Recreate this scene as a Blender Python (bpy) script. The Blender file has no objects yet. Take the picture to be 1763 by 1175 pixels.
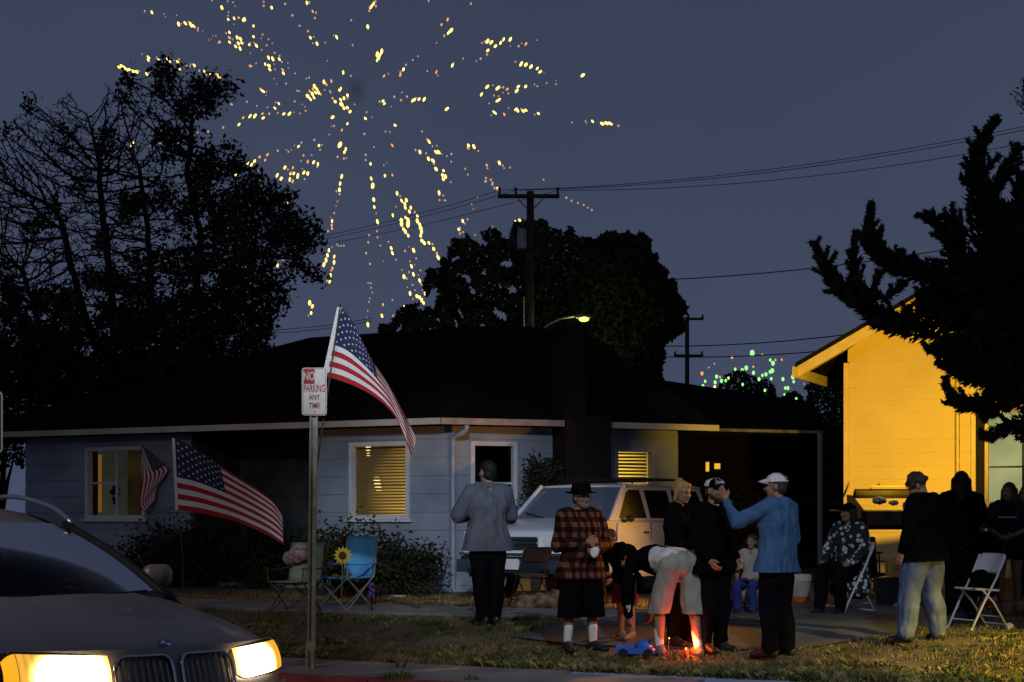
import bpy, bmesh, math, random
import numpy as np
from mathutils import Vector, Matrix, noise
random.seed(7)
rng = np.random.default_rng(11)
SC = bpy.context.scene
COL = SC.collection
R = math.radians
# ------------------------------------------------------------------ camera, sky, lights, exposure
FPX, CX, HY, CAMZ = 2775.0, 881.5, 890.0, 1.7
cd = bpy.data.cameras.new('camera'); cam = bpy.data.objects.new('camera', cd); COL.objects.link(cam)
cam.location = (0, 0, CAMZ); cam.rotation_euler = (R(90), 0, 0)
cd.sensor_fit = 'HORIZONTAL'; cd.sensor_width = 36; cd.lens = FPX/1763*36
cd.shift_y = (HY-587.5)/1763; cd.clip_start = .1; cd.clip_end = 2000
SC.camera = cam
W = bpy.data.worlds.new('World'); SC.world = W; W.use_nodes = True
nt = W.node_tree; nt.nodes.clear()
out = nt.nodes.new('ShaderNodeOutputWorld'); bg = nt.nodes.new('ShaderNodeBackground')
tc = nt.nodes.new('ShaderNodeTexCoord'); sep = nt.nodes.new('ShaderNodeSeparateXYZ')
rmp = nt.nodes.new('ShaderNodeValToRGB'); nz = nt.nodes.new('ShaderNodeTexNoise'); mx = nt.nodes.new('ShaderNodeMixRGB')
el = rmp.color_ramp.elements
el[0].position = 0.0; el[0].color = (.058, .074, .131, 1)
el[1].position = .34; el[1].color = (.040, .051, .092, 1)
e2 = el.new(.12); e2.color = (.055, .069, .120, 1)
nz.inputs['Scale'].default_value = 2.2; nz.inputs['Detail'].default_value = 4
mx.blend_type = 'MULTIPLY'; mx.inputs['Fac'].default_value = .5
nr = nt.nodes.new('ShaderNodeMapRange'); nr.inputs['To Min'].default_value = .62; nr.inputs['To Max'].default_value = 1.38
L = nt.links.new
L(tc.outputs['Generated'], sep.inputs[0]); L(sep.outputs['Z'], rmp.inputs[0]); L(tc.outputs['Generated'], nz.inputs['Vector'])
L(nz.outputs['Fac'], nr.inputs['Value']); L(rmp.outputs[0], mx.inputs[1]); L(nr.outputs[0], mx.inputs[2])
L(mx.outputs[0], bg.inputs[0]); bg.inputs[1].default_value = 1.0; L(bg.outputs[0], out.inputs[0])

def lamp(kind, name, loc, power, color, target=None, **kw):
    d = bpy.data.lights.new(name, kind); d.energy = power; d.color = color
    for k, v in kw.items(): setattr(d, k, v)
    o = bpy.data.objects.new(name, d); COL.objects.link(o); o.location = loc
    if target is not None:
        o.rotation_euler = (Vector(target)-Vector(loc)).to_track_quat('-Z', 'Y').to_euler()
    return o
# afterglow of the set sun behind the photographer
lamp('SUN', 'sun', (-6, -10, 12), .02, (.72, .82, 1), (0, 18, 0), angle=R(20))
# the street's lamps outside the picture, among unseen warm lamps added in view
lamp('SPOT', 'street_lamp_light', (3.2, 4.0, 8.6), 2500, (.76, .86, 1), (2.2, 16.7, .5), spot_size=R(30), spot_blend=.8, shadow_soft_size=.12)
lamp('SPOT', 'second_street_lamp_light', (-.4, 2.5, 8.4), 7200, (.70, .82, 1), (-1.0, 25, 1.2), spot_size=R(17), spot_blend=1.0, shadow_soft_size=.15)
lamp('SPOT', 'far_street_lamp_light', (-9, 4.0, 8.2), 1300, (1, .84, .62), (-3.6, 17, .8), spot_size=R(62), spot_blend=1.0, shadow_soft_size=.15)
lamp('SPOT', 'unseen_wall_flood', (5.3, 22.0, 2.6), 760, (1, .57, .02), (5.75, 26, 3.3), spot_size=R(80), spot_blend=.6, specular_factor=0, shadow_soft_size=.05)  # unseen flood without a fixture, placed behind the juniper to light the gable
lamp('SPOT', 'sodium_lamp_light', (8.6, 11.6, 2.6), 3800, (1, .66, .05), (5.4, 15.2, .1), spot_size=R(36), spot_blend=.8, shadow_soft_size=.1)
lamp('SPOT', 'unseen_low_light', (3.15, 20.6, .95), 420, (1, .40, .03), (.9, 22.9, .85), spot_size=R(64), spot_blend=.6, shadow_soft_size=.05)  # unseen lamp added behind the people to warm the white car's side
lamp('SPOT', 'added_face_light', (5.0, 18.6, 3.0), 800, (1, .36, .03), (1.9, 17.0, 1.1), spot_size=R(34), spot_blend=.7, shadow_soft_size=.05)  # unseen lamp added behind the man in jeans for warm light on faces
SC.view_settings.view_transform = 'Standard'; SC.view_settings.look = 'None'
SC.view_settings.exposure = 0; SC.view_settings.gamma = 1; SC.view_settings.use_curve_mapping = False
cy = SC.cycles
cy.use_denoising = True; cy.max_bounces = 6; cy.transparent_max_bounces = 12; cy.sample_clamp_indirect = 2.0
try: cy.use_light_tree = True
except Exception: pass

# ------------------------------------------------------------------ helpers
def P(px, py, Y): return Vector(((px-CX)/FPX*Y, Y, CAMZ-(py-HY)/FPX*Y))
UD = Vector((.905, -.425, 0)); ND = Vector((.425, .905, 0)); O0 = Vector((-2.13, 17.3, 0))   # street frame: along, into the lots
PROF = [(-60, 0), (-1.44, 0), (-1.42, .15), (0, .17), (.6, .22), (1, .28), (1.8, .42), (2.5, .46), (4, .48), (8, .5), (60, .62), (400, 1.2)]
def dist(x, y): return (x-O0.x)*ND.x+(y-O0.y)*ND.y
def zprof(d):
    for (a, za), (b, zb) in zip(PROF, PROF[1:]):
        if d <= b: return za+(zb-za)*max(0, (d-a)/(b-a))
    return PROF[-1][1]
def gz(x, y): return zprof(dist(x, y))
def G(px, py):
    Y = 18.0
    for _ in range(60):
        X = (px-CX)/FPX*Y
        Y += .5*((CAMZ-gz(X, Y))*FPX/max(py-HY, 8)-Y)
    X = (px-CX)/FPX*Y
    return Vector((X, Y, gz(X, Y)))

MATS = {}
def mat(name, color=(.5, .5, .5), rough=.8, metal=0, var=.18, scale=6, bump=0, spec=.3, coat=0, emis=None, estr=0, col2=None, sheen=0):
    if name in MATS: return MATS[name]
    m = bpy.data.materials.new(name); m.use_nodes = True; n = m.node_tree; b = n.nodes['Principled BSDF']
    b.inputs['Roughness'].default_value = rough; b.inputs['Metallic'].default_value = metal
    b.inputs['Specular IOR Level'].default_value = spec
    if coat: b.inputs['Coat Weight'].default_value = coat; b.inputs['Coat Roughness'].default_value = .05
    c = (*color, 1)
    if var:
        t = n.nodes.new('ShaderNodeTexCoord'); nn = n.nodes.new('ShaderNodeTexNoise'); r = n.nodes.new('ShaderNodeValToRGB')
        nn.inputs['Scale'].default_value = scale; nn.inputs['Detail'].default_value = 6
        c2 = col2 or tuple(min(1, v*(1+var)) for v in color)
        r.color_ramp.elements[0].position = .3; r.color_ramp.elements[1].position = .7
        r.color_ramp.elements[0].color = (*[v*(1-var) for v in color], 1); r.color_ramp.elements[1].color = (*c2, 1)
        n.links.new(t.outputs['Object'], nn.inputs['Vector']); n.links.new(nn.outputs['Fac'], r.inputs[0]); n.links.new(r.outputs[0], b.inputs['Base Color'])
        if bump:
            bp = n.nodes.new('ShaderNodeBump'); bp.inputs['Strength'].default_value = bump; bp.inputs['Distance'].default_value = .02
            n2 = n.nodes.new('ShaderNodeTexNoise'); n2.inputs['Scale'].default_value = scale*5; n2.inputs['Detail'].default_value = 5
            n.links.new(t.outputs['Object'], n2.inputs['Vector']); n.links.new(n2.outputs['Fac'], bp.inputs['Height']); n.links.new(bp.outputs[0], b.inputs['Normal'])
    else: b.inputs['Base Color'].default_value = c
    if emis:
        b.inputs['Emission Color'].default_value = (*emis, 1); b.inputs['Emission Strength'].default_value = estr
    MATS[name] = m; return m
def emit(name, color, strength, sampled=False):
    if name in MATS: return MATS[name]
    m = bpy.data.materials.new(name); m.use_nodes = True; n = m.node_tree; n.nodes.clear()
    o = n.nodes.new('ShaderNodeOutputMaterial'); e = n.nodes.new('ShaderNodeEmission'); e.inputs[0].default_value = (*color, 1); e.inputs[1].default_value = strength
    n.links.new(e.outputs[0], o.inputs[0])
    if not sampled: m.cycles.emission_sampling = 'NONE'
    MATS[name] = m; return m
def glass(name, tint=(.8, .85, .9), fac=.12, dark=0, rough=.03):
    if name in MATS: return MATS[name]
    m = bpy.data.materials.new(name); m.use_nodes = True; n = m.node_tree; n.nodes.clear()
    o = n.nodes.new('ShaderNodeOutputMaterial'); t = n.nodes.new('ShaderNodeBsdfTransparent'); g = n.nodes.new('ShaderNodeBsdfGlossy'); x = n.nodes.new('ShaderNodeMixShader')
    t.inputs[0].default_value = (*[c*(1-dark) for c in tint], 1); g.inputs['Roughness'].default_value = rough
    lw = n.nodes.new('ShaderNodeLayerWeight'); lw.inputs[0].default_value = fac
    n.links.new(lw.outputs['Fresnel'], x.inputs[0]); n.links.new(t.outputs[0], x.inputs[1]); n.links.new(g.outputs[0], x.inputs[2]); n.links.new(x.outputs[0], o.inputs[0])
    MATS[name] = m; return m

ORG = {}
class MB:
    def __init__(s): s.v = []; s.f = []; s.m = []; s.mi = 0
    def add(s, vs, fs, xf=None):
        b = len(s.v); s.v += [tuple(xf @ Vector(v)) if xf else tuple(v) for v in vs]
        s.f += [tuple(i+b for i in f) for f in fs]; s.m += [s.mi]*len(fs); return s
    def hexa(s, p):   # 8 points: bottom 4 ccw, top 4 ccw
        return s.add(p, [(3, 2, 1, 0), (4, 5, 6, 7), (0, 1, 5, 4), (1, 2, 6, 5), (2, 3, 7, 6), (3, 0, 4, 7)])
    def box(s, c, size, rz=0, rot=None):
        x, y, z = (v/2 for v in size); M = Matrix.Translation(c) @ (rot.to_4x4() if rot else Matrix.Rotation(rz, 4, 'Z'))
        p = [M @ Vector(q) for q in ((-x, -y, -z), (x, -y, -z), (x, y, -z), (-x, y, -z), (-x, -y, z), (x, -y, z), (x, y, z), (-x, y, z))]
        return s.hexa(p)
    def tube(s, pts, rad, n=8, cap=True):
        pts = [Vector(p) for p in pts]; k = len(pts)
        if not hasattr(rad, '__len__'): rad = [rad]*k
        vs, fs = [], []
        up = None
        for i, p in enumerate(pts):
            d = (pts[min(i+1, k-1)]-pts[max(i-1, 0)]).normalized()
            if up is None: up = Vector((0, 0, 1)) if abs(d.z) < .9 else Vector((1, 0, 0))
            a = d.cross(up)
            if a.length < 1e-5: a = d.orthogonal()
            a.normalize(); b = a.cross(d).normalized(); up = b
            for j in range(n):
                t = 2*math.pi*j/n; vs.append(p+(a*math.cos(t)+b*math.sin(t))*rad[i])
        for i in range(k-1):
            for j in range(n):
                j2 = (j+1) % n; fs.append((i*n+j, i*n+j2, (i+1)*n+j2, (i+1)*n+j))
        if cap: fs.append(tuple(range(n))[::-1]); fs.append(tuple((k-1)*n+j for j in range(n)))
        return s.add(vs, fs)
    def ball(s, c, r, rot=None, nu=12, nv=8):
        if not hasattr(r, '__len__'): r = (r, r, r)
        c = Vector(c); vs = [(0, 0, r[2])]; fs = []
        for i in range(1, nv):
            a = math.pi*i/nv
            for j in range(nu):
                t = 2*math.pi*j/nu; vs.append((math.sin(a)*math.cos(t)*r[0], math.sin(a)*math.sin(t)*r[1], math.cos(a)*r[2]))
        vs.append((0, 0, -r[2])); n = len(vs)
        for j in range(nu): fs.append((0, 1+j, 1+(j+1) % nu)); fs.append((n-1, n-1-nu+(j+1) % nu, n-1-nu+j))
        for i in range(nv-2):
            for j in range(nu):
                a, b = 1+i*nu+j, 1+i*nu+(j+1) % nu; fs.append((a, a+nu, b+nu, b))
        M = Matrix.Translation(c) @ (rot.to_4x4() if rot else Matrix())
        return s.add(vs, fs, M)
    def caps(s, p0, r0, p1=None, r1=None):      # tapered capsule for the figures
        s.ball(p0, r0, nu=10, nv=7)
        if p1 is not None:
            r1 = r1 or r0; s.ball(p1, r1, nu=10, nv=7)
            if (Vector(p1)-Vector(p0)).length > 1e-4: s.tube([p0, p1], [r0*.995, r1*.995], 10)
        return s
    def grid(s, fn, nu, nv, closed=False):
        vs = [fn(i/nu, j/nv) for i in range(nu+1) for j in range(nv+1)]
        fs = [(i*(nv+1)+j, (i+1)*(nv+1)+j, (i+1)*(nv+1)+j+1, i*(nv+1)+j+1) for i in range(nu) for j in range(nv)]
        return s.add(vs, fs)
    def slab(s, fn, nu, nv, nrm, th):           # grid with thickness along nrm
        nrm = Vector(nrm)*th
        a = [Vector(fn(i/nu, j/nv)) for i in range(nu+1) for j in range(nv+1)]; n = len(a)
        w = nv+1; fs = []
        for i in range(nu):
            for j in range(nv):
                q = (i*w+j, (i+1)*w+j, (i+1)*w+j+1, i*w+j+1); fs.append(q); fs.append(tuple(k+n for k in q[::-1]))
        for i in range(nu):
            for j in (0, nv):
                q = (i*w+j, (i+1)*w+j); fs.append((q[0], q[0]+n, q[1]+n, q[1]))
        for j in range(nv):
            for i in (0, nu):
                q = (i*w+j, i*w+j+1); fs.append((q[0], q[1], q[1]+n, q[0]+n))
        return s.add(a+[p-nrm for p in a], fs)
    def prism(s, pts, off):                     # planar outline extruded by off
        n = len(pts); off = Vector(off); pts = [Vector(p) for p in pts]
        return s.add(pts+[p+off for p in pts], [tuple(range(n))[::-1], tuple(range(n, 2*n))]+[(i, (i+1) % n, n+(i+1) % n, n+i) for i in range(n)])
    def obj(s, name, m, parent=None, smooth=False, at=None):
        o3 = ORG.get(parent.name, Vector()) if parent else (Vector(at) if at is not None else Vector())
        me = bpy.data.meshes.new(name); me.from_pydata([(v[0]-o3[0], v[1]-o3[1], v[2]-o3[2]) for v in s.v], [], s.f)
        ms = m if isinstance(m, (list, tuple)) else [m]
        for q in ms: me.materials.append(q)
        if len(ms) > 1: me.polygons.foreach_set('material_index', s.m)
        if smooth: me.polygons.foreach_set('use_smooth', [True]*len(me.polygons))
        me.update()
        o = bpy.data.objects.new(name, me); COL.objects.link(o)
        if parent: o.parent = parent
        elif at is not None: o.location = at
        ORG[o.name] = Vector(o3); return o
def tag(o, label=None, cat=None, group=None, kind=None):
    if label: o['label'] = label
    if cat: o['category'] = cat
    if group: o['group'] = group
    if kind: o['kind'] = kind
    return o
def thing(name, label, cat, loc=(0, 0, 0), rz=0, group=None, local=False):
    o = bpy.data.objects.new(name, None); COL.objects.link(o); o.location = loc; o.rotation_euler = (0, 0, rz); o.empty_display_size = .2
    ORG[o.name] = Vector() if (local or rz) else Vector(loc)
    return tag(o, label, cat, group)
def link_copy(me, name, parent, loc, rot=None, scale=None):
    o = bpy.data.objects.new(name, me); COL.objects.link(o); o.parent = parent; o.location = Vector(loc)-ORG.get(parent.name, Vector())
    if rot: o.rotation_euler = rot
    if scale: o.scale = scale
    return o
def copy_tree(o, parent=None):
    c = o.copy(); COL.objects.link(c); ORG[c.name] = ORG.get(o.name, Vector())
    if parent: c.parent = parent
    for ch in list(o.children): copy_tree(ch, c)
    return c
def text(body, size, loc, parent, m, rz=0, name='lettering', ext=.002, sx=1, off=0):
    c = bpy.data.curves.new(name, 'FONT'); c.body = body; c.size = size; c.align_x = 'CENTER'; c.align_y = 'CENTER'; c.extrude = ext; c.materials.append(m)
    c.offset = off
    o = bpy.data.objects.new('tmp', c); COL.objects.link(o); dg = bpy.context.evaluated_depsgraph_get(); dg.update(); me = bpy.data.meshes.new_from_object(o.evaluated_get(dg)); me.name = name; bpy.data.objects.remove(o); bpy.data.curves.remove(c)
    o = bpy.data.objects.new(name, me); COL.objects.link(o); o.parent = parent; o.location = Vector(loc)-ORG.get(parent.name, Vector()); o.rotation_euler = (R(90), 0, rz); o.scale = (sx, 1, 1)
    return o
def remesh(mb, name, m, parent, voxel=.012, smooth=4, fold=0, freq=7, seed=0, cuts=()):
    me = bpy.data.meshes.new('tmp'); me.from_pydata(mb.v, [], mb.f); me.update()
    t = bpy.data.objects.new('tmp', me); COL.objects.link(t)
    r = t.modifiers.new('r', 'REMESH'); r.mode = 'VOXEL'; r.voxel_size = voxel
    sm = t.modifiers.new('s', 'SMOOTH'); sm.iterations = smooth; sm.factor = .5
    dg = bpy.context.evaluated_depsgraph_get(); dg.update()
    me2 = bpy.data.meshes.new_from_object(t.evaluated_get(dg)); bpy.data.objects.remove(t); bpy.data.meshes.remove(me)
    n = len(me2.vertices); co = np.empty(n*3, 'f'); me2.vertices.foreach_get('co', co); co = co.reshape(-1, 3)
    if fold:
        nr = np.empty(n*3, 'f'); me2.vertices.foreach_get('normal', nr); nr = nr.reshape(-1, 3)
        so = Vector((seed*3.1, seed*1.7, 0))
        a = np.array([noise.noise(Vector((c[0]*freq, c[1]*freq, c[2]*freq*.6))+so)+.5*noise.noise(Vector((c[0]*freq*2.3, c[1]*freq*2.3, c[2]*freq*1.1))+so) for c in co.tolist()], 'f')
        co = co+nr*(a*fold)[:, None]
    co = co-np.array(ORG.get(parent.name, Vector()), 'f')
    if cuts:
        me2.vertices.foreach_set('co', (co+np.array(ORG.get(parent.name, Vector()), 'f')).astype('f').ravel())
        bmx = bmesh.new(); bmx.from_mesh(me2)
        for pc, pn in cuts:
            r_ = bmesh.ops.bisect_plane(bmx, geom=bmx.verts[:]+bmx.edges[:]+bmx.faces[:], plane_co=pc, plane_no=pn, clear_outer=True)
            bmesh.ops.holes_fill(bmx, edges=[e for e in r_['geom_cut'] if isinstance(e, bmesh.types.BMEdge)], sides=0)
        bmx.to_mesh(me2); bmx.free(); n = len(me2.vertices); co = np.empty(n*3, 'f'); me2.vertices.foreach_get('co', co); co = co.reshape(-1, 3)-np.array(ORG.get(parent.name, Vector()), 'f')
    me2.vertices.foreach_set('co', co.astype('f').ravel()); me2.materials.clear(); me2.materials.append(m); me2.name = name
    me2.polygons.foreach_set('material_index', [0]*len(me2.polygons))
    me2.polygons.foreach_set('use_smooth', [True]*len(me2.polygons)); me2.update()
    o = bpy.data.objects.new(name, me2); COL.objects.link(o); o.parent = parent; ORG[o.name] = ORG.get(parent.name, Vector()); return o
def lerp(a, b, t): return a+(b-a)*t
def pl(pts, t):     # point on a polyline, t in 0..1 by index
    n = len(pts)-1; i = min(int(t*n), n-1); f = t*n-i
    # catmull-rom
    p0, p1, p2, p3 = (np.array(pts[max(0, min(n, k))], float) for k in (i-1, i, i+1, i+2))
    return .5*((2*p1)+(-p0+p2)*f+(2*p0-5*p1+4*p2-p3)*f*f+(-p0+3*p1-3*p2+p3)*f**3)
# ------------------------------------------------------------------ ground
M_asph = mat('asphalt', (.045, .045, .048), .9, var=.35, scale=3, bump=.4)
M_conc = mat('concrete', (.20, .19, .175), .9, var=.28, scale=1.6, bump=.35)
M_red = mat('red_kerb_paint', (.26, .045, .045), .75, var=.35, scale=5, bump=.3)
M_soil = mat('dry_soil', (.10, .078, .05), 1, var=.55, scale=1.6, bump=.7, col2=(.17, .135, .08))
M_drive = mat('driveway_asphalt', (.075, .078, .09), .85, var=.3, scale=2.5, bump=.4)
def W2(e, d, z=0): p = O0+UD*e+ND*d; return Vector((p.x, p.y, z))
mb = MB(); mb.grid(lambda u, v: W2(lerp(-70, 70, u), lerp(-45, -1.43, v), 0), 4, 4); tag(mb.obj('street', M_asph), kind='structure')
ds = [0, .3, .6, .8, 1, 1.3, 1.8, 2.1, 2.5, 3.2, 4, 6, 8, 14, 30, 60, 160, 400]
es = [-300, -120, -60, -30, -20]+[-15+i for i in range(31)]+[20, 30, 60, 120, 300]
def lawn(i, j):
    e, d = es[i], ds[j]; p = W2(e, d); z = zprof(d)+(.035*noise.noise(Vector((e*.7, d*.9, 0))) if 0 < d < 30 else 0)
    return (p.x, p.y, z-.002)
mb = MB(); w = len(ds)
mb.add([lawn(i, j) for i in range(len(es)) for j in range(w)], [(i*w+j, (i+1)*w+j, (i+1)*w+j+1, i*w+j+1) for i in range(len(es)-1) for j in range(w-1)])
tag(mb.obj('lawn', M_soil, smooth=True), kind='structure')
# kerb in lengths with joints, the painted run red
root = thing('kerb', None, None, W2(0, -1.35)); tag(root, kind='structure')
for i in range(-14, 10):
    e0, e1 = i*1.5+.006, i*1.5+1.494; b = MB()
    prof = [(-1.44, 0), (-1.425, .135), (-1.40, .152), (-1.27, .153), (-1.27, 0)]
    vs = [W2(e, d, z) for e in (e0, e1) for d, z in prof]; n = 5
    b.add(vs, [(k, (k+1) % n, n+(k+1) % n, n+k) for k in range(n)]+[(4, 3, 2, 1, 0), (5, 6, 7, 8, 9)])
    b.obj('kerb_stone', M_red if i <= 1 else M_conc, root)
# pavement slabs between kerb and lawn
root = thing('pavement', None, None, W2(0, -.6)); tag(root, kind='structure')
for i in range(-14, 3):
    e0, e1 = i*1.5+.008, i*1.5+1.492; b = MB(); zz = random.uniform(-.004, .004)
    end = .02 if i < 2 else -.3
    b.hexa([W2(e0, -1.262, .03), W2(e1, -1.262, .03), W2(e1, end, .03), W2(e0, end, .03), W2(e0, -1.262, .154+zz), W2(e1, -1.262, .155+zz), W2(e1, end, .176+zz), W2(e0, end, .175+zz)])
    b.obj('slab', M_conc, root)
# concrete path across the lawn, slab by slab
root = thing('path', None, None, W2(-4, 3.3)); tag(root, kind='structure')
for i in range(-9, 2):
    e0, e1 = i*1.3+.01, i*1.3+1.29; b = MB(); q = [(e0, 3.0), (e1, 3.0), (e1, 4.3), (e0, 4.3)]
    dz = random.uniform(.028, .04)
    b.hexa([W2(e, d, zprof(d)-.1) for e, d in q]+[W2(e, d, zprof(d)+dz) for e, d in q]); b.obj('slab', M_conc, root)
# asphalt drive
dr = [G(878, 1099), G(1000, 1113), G(1200, 1121), G(1375, 1121), G(1470, 1106), G(1565, 1090)]
back = [W2(9.5, 22), W2(2.6, 22), G(1062, 1062)]
poly = [Vector((p.x, p.y, 0)) for p in dr+back]
b = MB(); c = sum(poly, Vector())/len(poly)
n = len(poly); ring = []
for k in range(8):
    t = k/7
    for p in poly:
        q = c.lerp(p, 1-t*.98); ring.append((q.x, q.y, gz(q.x, q.y)+.05-.03*(k == 0)))
b.add(ring, [(k*n+i, k*n+(i+1) % n, (k+1)*n+(i+1) % n, (k+1)*n+i) for k in range(7) for i in range(n)]+[tuple(7*n+i for i in range(n))])
tag(b.obj('driveway', M_drive, smooth=True), kind='structure')
def in_poly(x, y, q):
    c_ = False; j = len(q)-1
    for i in range(len(q)):
        if (q[i][1] > y) != (q[j][1] > y) and x < (q[j][0]-q[i][0])*(y-q[i][1])/(q[j][1]-q[i][1])+q[i][0]: c_ = not c_
        j = i
    return c_
# grass: real blades
def blades(name, n, e_rng, d_rng, hmin, hmax, m, seed):
    r = np.random.default_rng(seed); vs, fs, mi = [], [], []
    k = 0
    while k < n:
        e, d = r.uniform(*e_rng), d_rng[0]+(d_rng[1]-d_rng[0])*r.random()**1.5
        p = W2(e, d)
        cl = noise.noise(Vector((e*1.3, d*1.6, seed)))+.5*noise.noise(Vector((e*4, d*4, seed)))
        k += 1
        if cl < -.25 and d > .25: continue
        if in_poly(p.x, p.y, poly) or (3.0 < d < 4.3 and e < 2.6): continue
        h = r.uniform(hmin, hmax)*(1+.5*max(cl, 0))*(1.25 if d < .5 else 1); a = r.uniform(0, 6.28); wd = r.uniform(.004, .009); ln = r.uniform(.1, .7)*h
        z = gz(p.x, p.y)-.01; ca, sa = math.cos(a), math.sin(a); b0 = len(vs)
        vs += [(p.x-ca*wd, p.y-sa*wd, z), (p.x+ca*wd, p.y+sa*wd, z), (p.x-sa*ln*.4, p.y+ca*ln*.4, z+h*.6), (p.x-sa*ln, p.y+ca*ln, z+h)]
        fs += [(b0, b0+1, b0+2), (b0+2, b0+1, b0+3)]
        t = 0 if cl+r.uniform(-.3, .3) < .12 else 1; mi += [t, t]
    me = bpy.data.meshes.new(name); me.from_pydata(vs, [], fs)
    for q in m: me.materials.append(q)
    me.polygons.foreach_set('material_index', mi); o = bpy.data.objects.new(name, me); COL.objects.link(o); return o
M_dry = mat('dry_grass', (.22, .165, .08), .9, var=.55, scale=1.7); M_grn = mat('green_grass', (.085, .09, .032), .9, var=.4, scale=3)
o = blades('grass', 95000, (-6, 10), (0, 7), .02, .07, [M_dry, M_grn], 3); tag(o, 'short dry patchy grass over the front lawn', 'grass', kind='stuff')
M_yel = mat('straw', (.24, .18, .075), .9, var=.5, scale=3); M_lush = mat('lush_grass', (.06, .085, .02), .85, var=.5, scale=3)
def tufts(name, n, seed):
    r = np.random.default_rng(seed); vs, fs, mi = [], [], []
    for _ in range(n):
        e, d = r.uniform(-5, 8), r.random()**2.2*2.6
        p = W2(e, d); cl = noise.noise(Vector((e*1.1, d*2.2, seed)))
        if in_poly(p.x, p.y, poly) or cl < -.05: continue
        hh = r.uniform(.05, .12)*(1.2 if d < .5 else .85); k0 = int(cl+r.uniform(-.2, .5) > .22)
        for k in range(int(r.integers(10, 26))):
            a = r.uniform(0, 6.28); rr = .06*math.sqrt(r.random()); x, y = p.x+rr*math.cos(a), p.y+rr*math.sin(a); z = gz(x, y)-.01; h = hh*r.uniform(.4, 1); wd = r.uniform(.004, .010); ca, sa = -math.sin(a), math.cos(a); b0 = len(vs); ln = h*r.uniform(.3, 1.1)
            vs += [(x-ca*wd, y-sa*wd, z), (x+ca*wd, y+sa*wd, z), (x+math.cos(a)*ln*.4, y+math.sin(a)*ln*.4, z+h*.7), (x+math.cos(a)*ln, y+math.sin(a)*ln, z+h*.85)]; fs += [(b0, b0+1, b0+2), (b0+2, b0+1, b0+3)]; t = k0 if r.random() < .8 else 1-k0; mi += [t, t]
    me = bpy.data.meshes.new(name); me.from_pydata(vs, [], fs); me.materials.append(M_yel); me.materials.append(M_lush); me.polygons.foreach_set('material_index', mi); o = bpy.data.objects.new(name, me); COL.objects.link(o); return o
tag(tufts('grass_tufts', 2000, 8), 'taller straw and green grass tufts along the lawn edge', 'grass', kind='stuff')
def weed(px, py, w, h, n, label, seed):
    r = random.Random(seed); g = G(px, py); t = thing('weed', label, 'weed', g, group='weeds along the kerb'); b = MB()
    for k in range(n):
        a = r.uniform(0, 6.28); rr = w*math.sqrt(r.random()); p = g+Vector((rr*math.cos(a), rr*.5*math.sin(a), -.01)); hh = h*r.uniform(.3, 1)*(1-.5*rr/w)
        tip = p+Vector((math.cos(a)*hh*.7, math.sin(a)*hh*.4, hh)); wv = Vector((-math.sin(a), math.cos(a), 0))*.007; md = p.lerp(tip, .55)+Vector((0, 0, hh*.12))
        b.add([p-wv, p+wv, md+wv*1.4, md-wv*1.4, tip], [(0, 1, 2, 3), (3, 2, 4)])
    b.obj('leaves', M_grn2, t)
M_grn2 = mat('weed_green', (.11, .17, .035), .8, var=.35, scale=8)
weed(683, 1168, .17, .13, 130, 'wide green weed tuft in the red kerb joint', 1); weed(690, 1150, .035, .2, 30, 'tall thin weed rising behind the kerb tuft', 2)
weed(812, 1171, .06, .1, 40, 'small weed tuft on the pavement edge right of the wide tuft', 3)
weed(620, 1128, .16, .1, 90, 'green weed patch at the lawn edge nearest the sign post', 4); weed(905, 1140, .22, .1, 110, 'green weed patch at the lawn edge in front of the plaid shirt man', 5)
weed(1420, 1170, .22, .15, 130, 'bushy green weed clump in the lawn below the man in the blue hoodie', 6); weed(1640, 1168, .5, .12, 170, 'yellow lit weeds in the lawn corner below the jeans', 7)
# ------------------------------------------------------------------ the low blue house
M_blue = mat('blue_board_paint', (.265, .30, .36), .75, var=.25, scale=.9, bump=.25)
M_trim = mat('white_trim_paint', (.62, .62, .62), .6, var=.1)
M_fasc = mat('fascia_paint', (.55, .50, .42), .7, var=.25, scale=1.2)
M_roof = mat('dark_shingle', (.012, .011, .011), 1, var=.4, scale=9, bump=.3, spec=0)
M_dark = mat('dark_interior', (.012, .012, .013), .9, var=0)
M_glass = glass('window_glass')
M_dglass = glass('dark_window_glass', (.3, .32, .35), .25)
M_brick = mat('chimney_brick', (.10, .02, .013), .9, var=.4, scale=5, bump=.5)
M_mort = mat('chimney_mortar', (.028, .02, .018), .95, var=.2, spec=0)
C0 = Vector((-1.0, 25.9, 0)); AD = Vector((-.888, .4595, 0)); AN = Vector((-.4595, -.888, 0)); BD = Vector((.929, .37, 0)); BN = Vector((.37, -.929, 0))
def HA(t, o, z): q = C0+AD*t+AN*o; return Vector((q.x, q.y, z))
def HB(t, o, z): q = C0+BD*t+BN*o; return Vector((q.x, q.y, z))
house = thing('house', 'low blue grey house with a dark hip roof and lit blinds behind the flags', 'house', (-1, 26, .5))
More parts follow.
